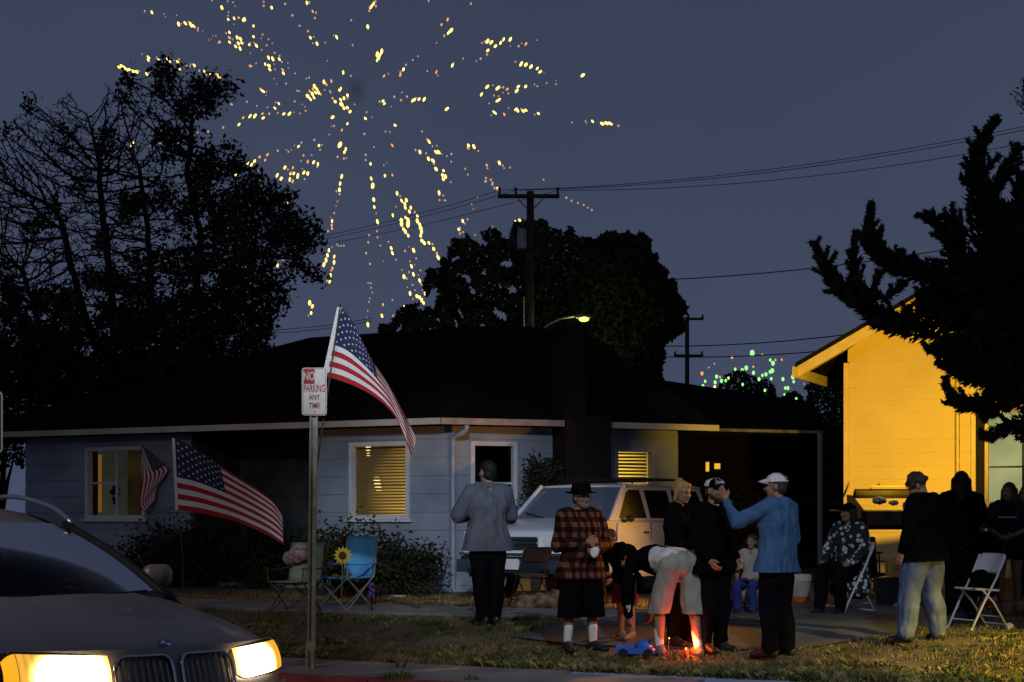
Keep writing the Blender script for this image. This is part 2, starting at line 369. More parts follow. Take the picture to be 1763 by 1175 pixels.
def wallseg(H, t0, t1, o, z0, z1, openings, skip=(), m=None):
    """boards course by course, cut round the openings; a solid core behind"""
    core = MB(); zc = z0; hgt = .295
    cuts = sorted([(a, b) for a, b, _, _ in openings])
    while zc < z1-.02:
        zt = min(zc+hgt, z1); spans = [(t0, t1)]
        for a, b, za, zb in openings:
            if za < zt-.02 and zb > zc+.02:
                ns = []
                for s0, s1 in spans:
                    if b <= s0 or a >= s1: ns.append((s0, s1))
                    else:
                        if a > s0: ns.append((s0, a))
                        if b < s1: ns.append((b, s1))
                spans = ns
        for s0, s1 in spans:
            if s1-s0 < .03: continue
            b = MB(); lo, hi = o+.026, o+.010
            b.hexa([H(s0, lo, zc+.002), H(s1, lo, zc+.002), H(s1, o-.012, zc+.002), H(s0, o-.012, zc+.002), H(s0, hi, zt+.002), H(s1, hi, zt+.002), H(s1, o-.012, zt+.002), H(s0, o-.012, zt+.002)])
            b.obj('siding_board', m or M_blue, house)
            core.hexa([H(s0, o-.013, zc), H(s1, o-.013, zc), H(s1, o-.16, zc), H(s0, o-.16, zc), H(s0, o-.013, zt), H(s1, o-.013, zt), H(s1, o-.16, zt), H(s0, o-.16, zt)])
        for a, b_, za, zb in openings:      # fill the rest of a course cut by an opening
            a2, b2 = max(a, t0), min(b_, t1)
            if za < zt-.02 and zb > zc+.02:
                for q0, q1 in ((zc, za), (zb, zt)):
                    if q1-q0 > .012:
                        b = MB(); lo, hi = o+.026-.016*(q0-zc)/hgt, o+.010
                        b.hexa([H(a2, lo, q0+.002), H(b2, lo, q0+.002), H(b2, o-.16, q0+.002), H(a2, o-.16, q0+.002), H(a2, hi, q1), H(b2, hi, q1), H(b2, o-.16, q1), H(a2, o-.16, q1)]); b.obj('siding_board', m or M_blue, house)
        zc = zt
    return core.obj('wall', m or M_blue, house)
# openings (t0, t1, z0, z1)
def tA(px): k = (px-CX)/FPX; return (-1-25.9*k)/(.888+.4595*k)
def tB(px): k = (px-CX)/FPX; return (1+25.9*k)/(.929-.37*k)
ZE = 3.16
wmid = (tA(707), tA(603), 1.66, 2.93); wleft = (tA(252), tA(149), 1.66, 2.96)
scr = (tB(809), tB(889), 1.62, 2.92); wr = (tB(1056), tB(1126), 2.08, 2.86)
wallseg(HA, 0, tA(537), 0, .3, ZE, [wmid]); wallseg(HA, tA(330), tA(45), 0, .3, ZE, [wleft])
wallseg(HB, .0, tB(1166), 0, .3, ZE, [scr, wr])
# porch recess: back wall with a dark door, side returns
t0, t1 = tA(537), tA(330)
M_porch_shade = mat('porch_shade_paint', (.07, .078, .08), .9, var=.3, scale=2, spec=.1)  # shade of the recess put into the wall colour
wallseg(HA, t0, t1, -1.4, .3, ZE, [(t0+.1, t0+1.05, .3, 2.55)], m=M_porch_shade)
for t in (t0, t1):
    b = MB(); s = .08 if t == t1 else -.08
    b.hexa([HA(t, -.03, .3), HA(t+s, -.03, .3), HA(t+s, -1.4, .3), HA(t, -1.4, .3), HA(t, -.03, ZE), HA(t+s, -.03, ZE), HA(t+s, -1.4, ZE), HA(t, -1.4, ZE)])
    b.obj('porch_wall', M_porch_shade, house)
b = MB(); b.hexa([HA(t0, 0, .3), HA(t1, 0, .3), HA(t1, -1.4, .3), HA(t0, -1.4, .3), HA(t0, 0, .56), HA(t1, 0, .56), HA(t1, -1.4, .56), HA(t0, -1.4, .56)]); b.obj('porch_step', M_conc, house)
d_ = MB(); d_.hexa([HA(t0+.12, -1.45, .57), HA(t0+1.03, -1.45, .57), HA(t0+1.03, -1.5, .57), HA(t0+.12, -1.5, .57), HA(t0+.12, -1.45, 2.53), HA(t0+1.03, -1.45, 2.53), HA(t0+1.03, -1.5, 2.53), HA(t0+.12, -1.5, 2.53)])
door = d_.obj('door', mat('dark_door', (.02, .018, .02), .6), house)
b = MB(); b.ball(HA(t0+.92, -1.41, 1.5), .035); b.obj('handle', mat('dull_brass', (.3, .22, .1), .35, 1), door)
tn = tA(467); txt = text('120', .17, HA(tn+.05, -1.36, 2.30), house, mat('number_dark', (.02, .02, .02), .6), rz=math.atan2(-AD.y, -AD.x), name='house_number')
# end wall and back, so the house is closed
b = MB(); tL = tA(45)
b.hexa([HA(tL, -.02, .3), HA(tL-.16, -.02, .3), HA(tL-.16, -8, .3), HA(tL, -8, .3), HA(tL, -.02, ZE), HA(tL-.16, -.02, ZE), HA(tL-.16, -8, ZE), HA(tL, -8, ZE)]); b.obj('end_wall', M_blue, house); b = MB()
tR = tB(1166)
b.hexa([HB(tR, -.02, .3), HB(tR-.16, -.02, .3), HB(tR-.16, -8, .3), HB(tR, -8, .3), HB(tR, -.02, ZE), HB(tR-.16, -.02, ZE), HB(tR-.16, -8, ZE), HB(tR, -8, ZE)])
b.obj('end_wall', M_blue, house)
def framed(H, op, name, prt=.05, fw=.07, mid_v=None, mid_h=None, gl=None, depth=.09, fm=None):
    a, c, z0, z1 = op; f = MB()
    def bar(x0, x1, y0, y1, o0=prt, o1=-depth): f.hexa([H(x0, o0, y0), H(x1, o0, y0), H(x1, o1, y0), H(x0, o1, y0), H(x0, o0, y1), H(x1, o0, y1), H(x1, o1, y1), H(x0, o1, y1)])
    bar(a, a+fw, z0+fw, z1-fw); bar(c-fw, c, z0+fw, z1-fw); bar(a, c, z1-fw, z1); bar(a, c, z0, z0+fw)
    w = house and f.obj(name, fm or M_trim, house)
    if mid_v is not None or mid_h is not None:
        g = MB(); f = g
        if mid_v is not None: x = lerp(a, c, mid_v); bar(x-.022, x+.022, z0+fw+.002, z1-fw-.002, -.01, -.05)
        if mid_h is not None:
            y = lerp(z0, z1, mid_h); xe = lerp(a, c, mid_v)+.024 if mid_v is not None else a+fw+.002
            bar(xe, c-fw-.002, y-.018, y+.018, -.012, -.048)
        g.obj('sash', fm or M_trim, w)
    g = MB(); g.hexa([H(a+fw, -.055, z0+fw), H(c-fw, -.055, z0+fw), H(c-fw, -.06, z0+fw), H(a+fw, -.06, z0+fw), H(a+fw, -.055, z1-fw), H(c-fw, -.055, z1-fw), H(c-fw, -.06, z1-fw), H(a+fw, -.06, z1-fw)])
    g.obj('pane', gl or M_glass, w)
    s = MB(); s.hexa([H(a-.05, prt+.05, z0-.045), H(c+.05, prt+.05, z0-.045), H(c+.05, .0, z0-.045), H(a-.05, .0, z0-.045), H(a-.05, prt+.04, z0-.003), H(c+.05, prt+.04, z0-.003), H(c+.05, .0, z0-.003), H(a-.05, .0, z0-.003)])
    s.obj('sill', fm or M_trim, w); return w
def glow(name, c, s, gx, gz_, lo=.1, sc=3, ob=None, ctr=None, rad=1.0):
    """a lit curtain or wall seen through the window: one lamp's fall-off across it"""
    m = bpy.data.materials.new(name); m.use_nodes = True; n = m.node_tree; n.nodes.clear()
    o = n.nodes.new('ShaderNodeOutputMaterial'); e = n.nodes.new('ShaderNodeEmission'); e.inputs[0].default_value = (*c, 1)
    t = n.nodes.new('ShaderNodeTexCoord'); nn = n.nodes.new('ShaderNodeTexNoise'); nn.inputs['Scale'].default_value = sc
    r = n.nodes.new('ShaderNodeMapRange'); r.inputs['From Min'].default_value = .3; r.inputs['From Max'].default_value = .72; r.inputs['To Min'].default_value = s*lo; r.inputs['To Max'].default_value = s
    n.links.new(t.outputs['Object'], nn.inputs['Vector']); n.links.new(nn.outputs['Fac'], r.inputs['Value']); 
    if ctr is not None:     # fall-off round the lamp that stands in the room
        v = n.nodes.new('ShaderNodeVectorMath'); v.operation = 'DISTANCE'; v.inputs[1].default_value = Vector(ctr)-ORG[house.name]; n.links.new(t.outputs['Object'], v.inputs[0])
        q = n.nodes.new('ShaderNodeMapRange'); q.inputs['From Min'].default_value = .1; q.inputs['From Max'].default_value = rad; q.inputs['To Min'].default_value = 1; q.inputs['To Max'].default_value = lo; n.links.new(v.outputs['Value'], q.inputs['Value'])
        u = n.nodes.new('ShaderNodeMath'); u.operation = 'MULTIPLY'; n.links.new(q.outputs[0], u.inputs[0]); n.links.new(r.outputs[0], u.inputs[1]); n.links.new(u.outputs[0], e.inputs[1])
        r.inputs['To Min'].default_value = s*.75
    else: n.links.new(r.outputs[0], e.inputs[1])
    n.links.new(e.outputs[0], o.inputs[0])
    return m
def backing(H, op, m, parent, o=-.62, ex=.5, name='room'):
    a, c, z0, z1 = op; b = MB()
    b.hexa([H(a-ex, o, z0-ex*.4), H(c+ex, o, z0-ex*.4), H(c+ex, o-.05, z0-ex*.4), H(a-ex, o-.05, z0-ex*.4), H(a-ex, o, z1+.1), H(c+ex, o, z1+.1), H(c+ex, o-.05, z1+.1), H(a-ex, o-.05, z1+.1)])
    return b.obj(name, m, parent)
def blinds(H, op, parent, n, m, tilt=.5, o=-.12, fw=.07):
    a, c, z0, z1 = op; st = (z1-z0-2*fw)/n
    for i in range(n):
        z = z0+fw+(i+.5)*st; b = MB(); h = st*.46; tl = tilt+random.uniform(-.10, .10)+(.35 if random.random() < .07 else 0); dz = h*math.sin(tl); do = h*math.cos(tl); sg = random.uniform(-.006, .006)
        b.hexa([H(a+fw+.01, o+do, z-dz+sg), H(c-fw-.01, o+do, z-dz-sg), H(c-fw-.01, o-do, z+dz-sg), H(a+fw+.01, o-do, z+dz+sg),
                H(a+fw+.01, o+do, z-dz+sg+.003), H(c-fw-.01, o+do, z-dz-sg+.003), H(c-fw-.01, o-do, z+dz-sg+.003), H(a+fw+.01, o-do, z+dz+sg+.003)])
        b.obj('slat', M_slat, parent)
M_slat = mat('blind_slat', (.42, .30, .16), .7, var=.1)
w = framed(HA, wmid, 'window'); w['label'] = 'white framed window with lit half closed blinds'
M_g1 = glow('lamp_lit_room', (1, .50, .045), 1.35, 0, 0, .07, 2.0, ctr=HA(wmid[0]+.22, -.6, 2.0), rad=1.05); backing(HA, wmid, M_g1, w); blinds(HA, wmid, w, 22, M_slat, .62)
for z in (2.74, 2.80, 2.86): b = MB(); b.ball(HA(wmid[1]-.13, -.35, z), (.045, .045, .022)); b.obj('bulb', emit('hot_bulb', (1, .62, .2), 2.6), w)
for k in range(5): b = MB(); b.ball(HA(wmid[1]-.32-.012*k, -.3, 2.37-.06*k), (.06, .03, .012)); b.obj('bulb', emit('hot_bulb', (1, .62, .2), 2.6), w)
w = framed(HA, wleft, 'window', mid_v=.5, mid_h=.5); w['label'] = 'sliding window with dim green and brown curtains'
a, c, z0, z1 = wleft; mc = (a+c)/2
backing(HA, (mc, c, z0, z1), glow('dim_green_curtain', (.15, .155, .09), .26, 0, 0, .25, 1.2), w, o=-.3, ex=0, name='curtain'); backing(HA, (a, mc, z0, z1), glow('dim_brown_curtain', (.15, .09, .02), .20, 0, 0, .2, 2), w, o=-.31, ex=0, name='curtain')
b = MB(); b.box(HA(c-.14, -.2, (z0+z1)/2), (.05, .03, 1.05), rz=math.atan2(AD.y, AD.x)); b.obj('curtain_edge', emit('orange_edge', (1, .33, .03), .28), w)
b = MB(); q = HA(mc+.2, -.2, 0)
b.tube([(q.x, q.y, z0+.26), (q.x, q.y, z0+.40)], [.035, .06], 10)
for k in range(14): b.ball((q.x+random.uniform(-.07, .07), q.y, z0+.42+random.uniform(0, .17)), (.035, .02, .035), nu=6, nv=5)
b.obj('potted_plant', M_dark, w)
w = framed(HB, scr, 'window', mid_h=.48, gl=M_dglass); w['label'] = 'dark window with white frame beside the downspout'; backing(HB, scr, M_dark, w, o=-.2, ex=0)
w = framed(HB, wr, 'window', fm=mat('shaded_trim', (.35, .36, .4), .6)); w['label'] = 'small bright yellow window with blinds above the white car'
backing(HB, wr, glow('bright_room', (1, .56, .05), 2.4, 0, 0, .12, 1.6, ctr=HB(wr[0]+.28, -.6, 2.5), rad=.8), w); blinds(HB, wr, w, 11, M_slat, .75)
# roof, fascia, soffit, gutter
ZT = 3.27
E1, E2, E3 = HA(10.6, .5, ZT), HA(-.12, .5, ZT), HB(tB(1212), .5, ZT-.02)
E1b, E3b = HA(10.6, -8.6, ZT), HB(tB(1212), -9.2, ZT)
RL, RM, RR = HA(5.6, -4.2, 5.28), HA(1.2, -4.2, 5.30), Vector((1.45, 31.2, 5.28))
b = MB(); dn = Vector((0, 0, -.09))
vs = [E1, E2, E3, E3b, E1b, RL, RM, RR]; fs = [(0, 1, 6, 5), (1, 2, 7, 6), (2, 3, 7), (3, 4, 5, 6, 7), (4, 0, 5)]
b.add(vs, fs); b.add([v+dn for v in vs[:5]], [(4, 3, 2, 1, 0)]); b.add([v for v in vs[:5]]+[v+dn for v in vs[:5]], [(i, 5+i, 5+(i+1) % 5, (i+1) % 5) for i in range(5)])
rf = b.obj('roof', M_roof, house)
def fascia(p, q, n_, m, nm='fascia_board', h=.10, th=.03):
    b = MB(); n_ = Vector(n_)*th; u = Vector((0, 0, h)); z = Vector((0, 0, -.005))
    b.hexa([p+z, q+z, q+z-n_, p+z-n_, p+z+u, q+z+u, q+z+u-n_, p+z+u-n_]); return b.obj(nm, m, house)
lo = Vector((0, 0, -.105))
t325 = 5.35; M1 = HA(t325, .5, ZT)
f1 = fascia(E1+lo+AN*.032, M1+lo+AN*.032, AN, mat('fascia_yellowed', (.50, .46, .28), .7, var=.2, scale=1.2)); fascia(M1+lo+AN*.034, E2+lo+AN*.034, AN, M_fasc)
fascia(E2+lo+BN*.034, HB(tB(957), .534, ZT)+lo, BN, mat('fascia_rosy', (.40, .31, .26), .7, var=.25)); fascia(HB(tB(1028), .534, ZT-.01)+lo, E3+BN*.034+lo, BN, M_fasc)
b = MB(); p0 = HB(.12, .47, 3.15); b.tube([p0, p0+Vector((0, 0, -.06)), HB(.03, .12, 2.98), HB(.03, .075, 2.9), HB(.03, .075, .55), HB(.03, .2, .5)], .04, 8); b.obj('downspout', mat('downspout_paint', (.36, .40, .46), .6), house, smooth=True)
# chimney: bricks in courses round a mortar core
b = MB(); ct0, ct1 = tB(950), tB(1026); zt = 4.72
def chim(t0_, t1_, o0, o1, z0, z1): b.hexa([HB(t0_, o0, z0), HB(t1_, o0, z0), HB(t1_, o1, z0), HB(t0_, o1, z0), HB(t0_, o0, z1), HB(t1_, o0, z1), HB(t1_, o1, z1), HB(t0_, o1, z1)])
zsh = 3.35
chim(ct0, ct1, .60, .03, .3, zsh); chim(ct0, ct1-.45, .58, .03, zsh, zt)
ch = b.obj('chimney', M_mort, house); ch['label'] = 'dark red brick chimney on the side wall'
me = None; az = math.atan2(BD.y, BD.x); hh = .092; k = 0
z = .62
while z < zt-.05:
    te = ct1 if z < zsh-.05 else ct1-.45; of = .605 if z < zsh-.05 else .585; t = ct0-(.11 if k % 2 else 0)
    while t < te-.02:
        a_, c_ = max(t, ct0), min(t+.212, te)
        if c_-a_ > .05:
            L_ = c_-a_-.012
            if me is None:
                q = MB(); q.box((0, 0, 0), (1, .05, hh-.012)); ob = q.obj('brick', M_brick, ch); me = ob.data; COL.objects.unlink(ob); bpy.data.objects.remove(ob)
            link_copy(me, 'brick', ch, HB((a_+c_)/2, of+random.uniform(-.006, .004), z+hh/2), (0, 0, az), (L_, 1, 1))
        t += .222
    z += hh; k += 1
b = MB(); b.hexa([HB(ct0-.05, .63, zt), HB(ct1-.41, .63, zt), HB(ct1-.41, -.0, zt), HB(ct0-.05, 0, zt), HB(ct0-.05, .63, zt+.09), HB(ct1-.41, .63, zt+.09), HB(ct1-.41, 0, zt+.09), HB(ct0-.05, 0, zt+.09)]); b.obj('chimney_cap', M_mort, house)
# ------------------------------------------------------------------ carport and fence behind the cars
cp = thing('carport', 'dark carport with a thin pale eave line behind the white car', 'carport', (4, 30, .5))
b = MB(); b.hexa([P(1150, 742, 29.6)+Vector((0, 0, -.06)), P(1418, 745, 30.6)+Vector((0, 0, -.06)), P(1400, 700, 38), P(1120, 660, 37), P(1150, 742, 29.6), P(1418, 745, 30.6), P(1400, 698, 38)+Vector((0, 0, .08)), P(1120, 658, 37)+Vector((0, 0, .08))]); b.obj('roof', M_roof, cp)
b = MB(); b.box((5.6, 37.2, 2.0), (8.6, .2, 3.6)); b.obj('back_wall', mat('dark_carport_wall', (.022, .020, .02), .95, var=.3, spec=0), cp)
b = MB(); p, q = P(1152, 741, 29.55), P(1417, 747, 30.55); u = Vector((0, 0, .055)); n_ = Vector((0, .03, 0)); b.hexa([p, q, q+n_, p+n_, p+u, q+u, q+u+n_, p+u+n_]); b.obj('fascia_board', mat('worn_fascia', (.28, .29, .27), .8, var=.5, scale=4), cp)
for px in (1163, 1412):
    b = MB(); q = P(px, 745, 30); b.tube([(q.x, q.y, .4), (q.x, q.y, q.z)], .05, 8); b.obj('post', mat('post_paint', (.3, .32, .36), .7), cp)
fn = thing('fence', 'dark board fence at the back of the drive under the carport', 'fence', (5, 36, .5)); xs = 3.3
bm_ = mat('weathered_board', (.05, .04, .035), .95, var=.4); me = None
for i in range(28):
    if me is None:
        q = MB(); q.box((0, 0, .95), (.145, .03, 1.9)); ob = q.obj('board', bm_, fn); me = ob.data; ob.location = Vector((xs, 36, .45))-Vector((5, 36, .5))
    else: link_copy(me, 'board', fn, (xs+i*.155, 36+random.uniform(-.006, .006), .45+random.uniform(-.02, .02)))
b = MB()
for z in (.8, 2.0): b.box((xs+2.1, 36.04, z), (4.4, .04, .09))
b.obj('rail', bm_, fn)
sh = thing('shed', 'small pale shed end lit faintly behind the fence', 'shed', P(1390, 830, 38)); q = P(1390, 825, 38)
b = MB(); b.prism([q+Vector((-.32, 0, -1.9)), q+Vector((.28, 0, -1.9)), q+Vector((.28, 0, .28)), q+Vector((-.02, 0, .42)), q+Vector((-.32, 0, .12))], (0, .8, 0)); b.obj('wall', mat('shed_paint', (.36, .31, .25), .8, var=.35, scale=3), sh)
b = MB(); b.hexa([q+Vector(v) for v in ((-.4, -.05, .05), (0, -.05, .40), (0, .9, .40), (-.4, .9, .05), (-.4, -.05, .10), (0, -.05, .46), (0, .9, .46), (-.4, .9, .10))]); b.hexa([q+Vector(v) for v in ((.003, -.05, .40), (.36, -.05, .24), (.36, .9, .24), (.003, .9, .40), (.003, -.05, .46), (.36, -.05, .30), (.36, .9, .30), (.003, .9, .46))]); b.obj('roof', M_roof, sh)
fl = thing('lantern', 'pair of small yellow lit patio lanterns behind the white car roof', 'lantern', P(1222, 815, 33))
for px, w_, h_ in ((1218, .06, .19), (1235, .11, .11)):
    q = P(px, 804 if w_ < .1 else 803, 33); b = MB(); b.box(q, (w_, .08, h_)); b.obj('lamp_shade', emit('lantern_glow', (1, .55, .04), .9, True), fl); b = MB(); b.tube([q+Vector((0, 0, h_/2)), (q.x, q.y, 3.35)], .006, 5); b.obj('cord', M_dark, fl)
# ------------------------------------------------------------------ the yellow lit house on the right
M_yel = mat('cream_board_paint', (.62, .50, .26), .75, var=.08, scale=1.2, bump=.2); M_y2 = mat('cream_trim_paint', (.66, .54, .30), .65, var=.1)
M_soff = mat('soffit_paint', (.55, .40, .24), .8, var=.15)
yh = thing('house', 'gable end of a cream house lit yellow behind the juniper', 'house', (7, 26, .5))
XL, XR, YW = 5.42, 10.9, 26.0; PKX, PKZ = 8.15, 5.98; EZ = 4.16; ETX = 4.72
sl = (PKZ-EZ+.1)/(PKX-ETX)
def zroof(x): return (EZ-.12)+sl*(x-ETX) if x < PKX else (EZ-.12)+sl*(2*PKX-ETX-x)
win = (7.35, 9.3, 1.95, 3.25)
core = MB(); z = .4; hb = .21
while z < PKZ-.2:
    zt_ = z+hb; x0 = XL; x1 = XR
    if zroof(XL) < zt_: x0 = ETX+(zt_-(EZ-.12))/sl; x1 = 2*PKX-x0
    def lim(zz): xx = max(XL, ETX+(zz-(EZ-.12))/sl); return xx, min(XR, 2*PKX-xx)
    (a0, c0), (a1, c1) = lim(z), lim(zt_)
    sp = [(a0, c0, a1, c1)] if not (win[2] < zt_-.02 and win[3] > z+.02) else [(a0, win[0], a1, win[0]), (win[1], c0, win[1], c1)]
    for a0, c0, a1, c1 in sp:
        if c0-a0 < .1: continue
        c1 = max(c1, a1+.01); b = MB(); b.hexa([Vector(v) for v in ((a0, YW-.024, z+.002), (c0, YW-.024, z+.002), (c0, YW+.02, z+.002), (a0, YW+.02, z+.002), (a1, YW-.008, zt_+.001), (c1, YW-.008, zt_+.001), (c1, YW+.02, zt_+.001), (a1, YW+.02, zt_+.001))]); b.obj('siding_board', M_yel, yh)
    z = zt_
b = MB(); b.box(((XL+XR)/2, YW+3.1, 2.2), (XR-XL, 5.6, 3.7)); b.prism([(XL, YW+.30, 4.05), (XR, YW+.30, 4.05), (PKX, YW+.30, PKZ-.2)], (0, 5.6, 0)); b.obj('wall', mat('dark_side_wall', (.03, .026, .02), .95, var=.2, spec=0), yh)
b = MB(); b.box((XL-.012, YW-.014, 2.3), (.09, .09, 3.75)); b.box((7.16, YW-.05, 2.3), (.04, .04, 3.7)); b.box((7.40, YW-.045, 2.6), (.07, .05, 3.0)); b.obj('corner_board', M_y2, yh)
b = MB(); b.tube([(7.13, YW-.07, 4.4), (7.13, YW-.07, .5)], .016, 6); b.obj('conduit', mat('conduit', (.25, .2, .1), .6), yh)
b = MB(); b.hexa([Vector(v) for v in ((7.46, YW-.06, 1.93), (7.57, YW-.06, 1.93), (7.57, YW-.03, 1.93), (7.46, YW-.03, 1.93), (7.46, YW-.06, 3.3), (7.57, YW-.06, 3.3), (7.57, YW-.03, 3.3), (7.46, YW-.03, 3.3))]); b.obj('shutter', M_dark, yh)
b = MB(); yy = YW-.045
for x0, x1, z0, z1 in ((7.575, 7.63, 1.95, 3.3), (9.2, 9.27, 1.95, 3.3), (7.575, 9.27, 3.303, 3.37), (7.50, 9.3, 1.84, 1.947)): b.box(((x0+x1)/2, yy, (z0+z1)/2), (x1-x0, .08, z1-z0))
wf = b.obj('window', M_y2, yh); b = MB()
for z in (2.47, 2.98): b.box((8.415, yy+.01, z), (1.56, .03, .028))
for x in (8.14, 8.66): b.box((x, yy+.013, 2.6), (.028, .03, 1.25))
b.obj('sash', mat('muntin_dark', (.10, .10, .07), .7), wf)
b = MB(); b.box((8.42, yy+.09, 2.63), (1.62, .02, 1.42)); b.obj('curtain', glow('lit_curtain', (.80, .82, .40), .62, 0, 0, .55, 1.3), wf)
b = MB(); b.box((8.42, yy+.05, 2.63), (1.56, .005, 1.34)); b.obj('pane', glass('wavy_glass', (.9, .9, .85), .04, 0, .5), wf)
b = MB(); b.tube([(8.17, yy-.02, 2.45), (8.17, yy-.03, 2.02)], .012, 6); b.ball((8.17, yy-.03, 2.0), .035); b.obj('shade_cord', M_dark, wf)
# rake roof: slab, fascia, soffit
def rake(x0, z0, x1, z1, y0, y1, th, m, nm):
    b = MB(); b.hexa([Vector(v) for v in ((x0, y0, z0-th), (x1, y0, z1-th), (x1, y1, z1-th), (x0, y1, z0-th), (x0, y0, z0), (x1, y0, z1), (x1, y1, z1), (x0, y1, z0))]); return b.obj(nm, m, yh)
for s in (-1, 1):
    xe, ze = PKX+s*(PKX-ETX), EZ
    rake(xe, ze, PKX-s*.0, PKZ, YW-.62, YW+6.2, .07, M_roof, 'roof')
    rake(xe, ze-.072, PKX, PKZ-.072, YW-.60, YW-.56, .17, M_y2, 'fascia_board'); rake(xe, ze-.09, PKX, PKZ-.09, YW-.555, YW+.1, .02, M_soff, 'soffit')
b = MB(); b.box((ETX+.02, YW+2.7, EZ-.16), (.04, 7, .16)); b.obj('fascia_board', M_y2, yh)

pv = Vector((XL, YW, 0)); Rz = Matrix.Rotation(R(-25.2), 3, 'Z'); yh.location = pv+Rz @ (yh.location-pv); yh.rotation_euler = (0, 0, R(-25.2))   # the house stands square to the street
# ------------------------------------------------------------------ trees
M_leafd = mat('dark_leaves', (.038, .045, .022), 1, var=.4, scale=2, spec=.05); M_bark = mat('bark', (.045, .038, .03), 1, var=.4, scale=8, spec=.05); M_jun = mat('juniper_scale', (.030, .040, .020), 1, var=.4, scale=3, spec=.05)
M_twig = mat('thin_twigs', (.03, .027, .024), 1, var=.3, scale=8, spec=.05)
def edge_d(x, y, q):
    m = 1e9
    for i in range(len(q)):
        ax, ay = q[i]; bx, by = q[(i+1) % len(q)]; dx, dy = bx-ax, by-ay
        t = max(0, min(1, ((x-ax)*dx+(y-ay)*dy)/(dx*dx+dy*dy+1e-9))); m = min(m, math.hypot(x-ax-t*dx, y-ay-t*dy))
    return m
def leafmesh(name, pts, size, m, parent, r, clump=1):
    vs, fs = [], []
    for p in pts:
        for _ in range(clump):
            c = Vector(p)+Vector(r.normal(0, size*.8, 3)) if clump > 1 else Vector(p)
            a = Vector(r.normal(0, 1, 3)).normalized(); b_ = a.cross(Vector(r.normal(0, 1, 3))).normalized(); s = size*r.uniform(.6, 1.3); k = len(vs)
            vs += [c-a*s*.5, c+b_*s*.28, c+a*s*.5, c-b_*s*.28]; fs.append((k, k+1, k+2, k+3))
    b = MB(); b.v = [tuple(v) for v in vs]; b.f = fs; b.m = [0]*len(fs); o = b.obj(name, m, parent); o['kind'] = 'stuff'; return o
def sample(poly, n, Y, D, r, gap=None, edge=14):
    xs = [p[0] for p in poly]; ys = [p[1] for p in poly]; out_ = []
    while len(out_) < n:
        x, y = r.uniform(min(xs), max(xs)), r.uniform(min(ys), max(ys))
        if not in_poly(x, y, poly): continue
        e = edge_d(x, y, poly)
        if e < edge and noise.noise(Vector((x*.05, y*.05, 3))) < .05-e/edge*.5: continue
        if gap and gap(x, y): continue
        dd = D*min(1, math.sqrt(e/60)); out_.append(P(x, y, Y+r.uniform(-dd, dd)))
    return out_
def leafy_tree(name, label, poly, Y, D, n, size, trunk_px, seed, gap=None, group=None, limbs=5, edge=14):
    r = np.random.default_rng(seed); base = P(trunk_px, 890, Y); base.z = gz(base.x, base.y)
    t = thing(name, label, 'tree', base, group=group)
    pts = sample(poly, n, Y, D, r, gap, edge); leafmesh('crown', pts, size, M_leafd, t, r)
    cx_ = sum(p[0] for p in poly)/len(poly); cy_ = sum(p[1] for p in poly)/len(poly); c = P(cx_, cy_, Y); b = MB(); h = c.z-base.z
    fork = base.lerp(c, .45); b.tube([base-Vector((0, 0, .3)), base.lerp(c, .2), fork], [h*.05, h*.04, h*.034], 9)
    for k in range(limbs):
        q = pts[int(r.integers(len(pts)))]; md = fork.lerp(q, .5)+Vector((0, 0, h*.06)); b.tube([fork, md, q], [h*.028, h*.016, h*.004], 6)
    b.obj('trunk', M_bark, t, smooth=True); return t
g1 = lambda x, y: x < 900 and noise.noise(Vector((x*.045, y*.045, 9))) > .30
polyA = [(655, 560), (690, 530), (735, 520), (725, 480), (745, 455), (775, 440), (768, 415), (790, 400), (820, 405), (845, 392), (865, 402), (885, 385), (905, 380), (930, 376), (955, 385), (985, 392), (1000, 408), (1020, 412), (1040, 425), (1060, 520), (1070, 600), (1060, 700), (700, 700), (640, 600)]
leafy_tree('broadleaf_tree', 'feathery edged dark tree behind the utility pole with the transformer', polyA, 62, 3.6, 22000, .27, 860, 5, g1)
polyB = [(1000, 440), (1022, 415), (1045, 400), (1075, 397), (1095, 405), (1108, 400), (1130, 430), (1140, 455), (1160, 480), (1172, 510), (1183, 530), (1178, 570), (1160, 585), (1148, 590), (1140, 640), (1142, 700), (950, 700), (960, 560)]
leafy_tree('broadleaf_tree', 'dense round dark tree right of the utility pole above the roof', polyB, 60, 3.4, 24000, .26, 1070, 6)
for px, pt, q, lb, sd in ((1290, 0, [(1240, 660), (1250, 645), (1275, 638), (1300, 645), (1320, 650), (1335, 670), (1340, 700), (1330, 760), (1230, 760), (1225, 690)], 'small dark tree below the green firework', 7), (1365, 0, [(1340, 690), (1352, 678), (1368, 674), (1382, 685), (1390, 720), (1385, 760), (1330, 760), (1330, 710)], 'low dark bush tree right of the green firework', 8), (1425, 0, [(1385, 670), (1395, 655), (1430, 645), (1462, 650), (1470, 700), (1470, 800), (1390, 800), (1380, 730)], 'dark tree against the left edge of the yellow lit wall', 9)):
    leafy_tree('broadleaf_tree', lb, q, 52, 1.6, 3200, .17, px, sd, edge=8, group='small trees behind the carport')
polyC = [(-40, 720), (-40, 610), (30, 600), (110, 612), (180, 600), (260, 615), (330, 600), (400, 615), (455, 608), (470, 640), (480, 720), (440, 760), (-40, 770)]
leafy_tree('broadleaf_tree', 'dense dark undergrowth tree below the bare branched tree', polyC, 34.5, 1.4, 11000, .15, 100, 10)
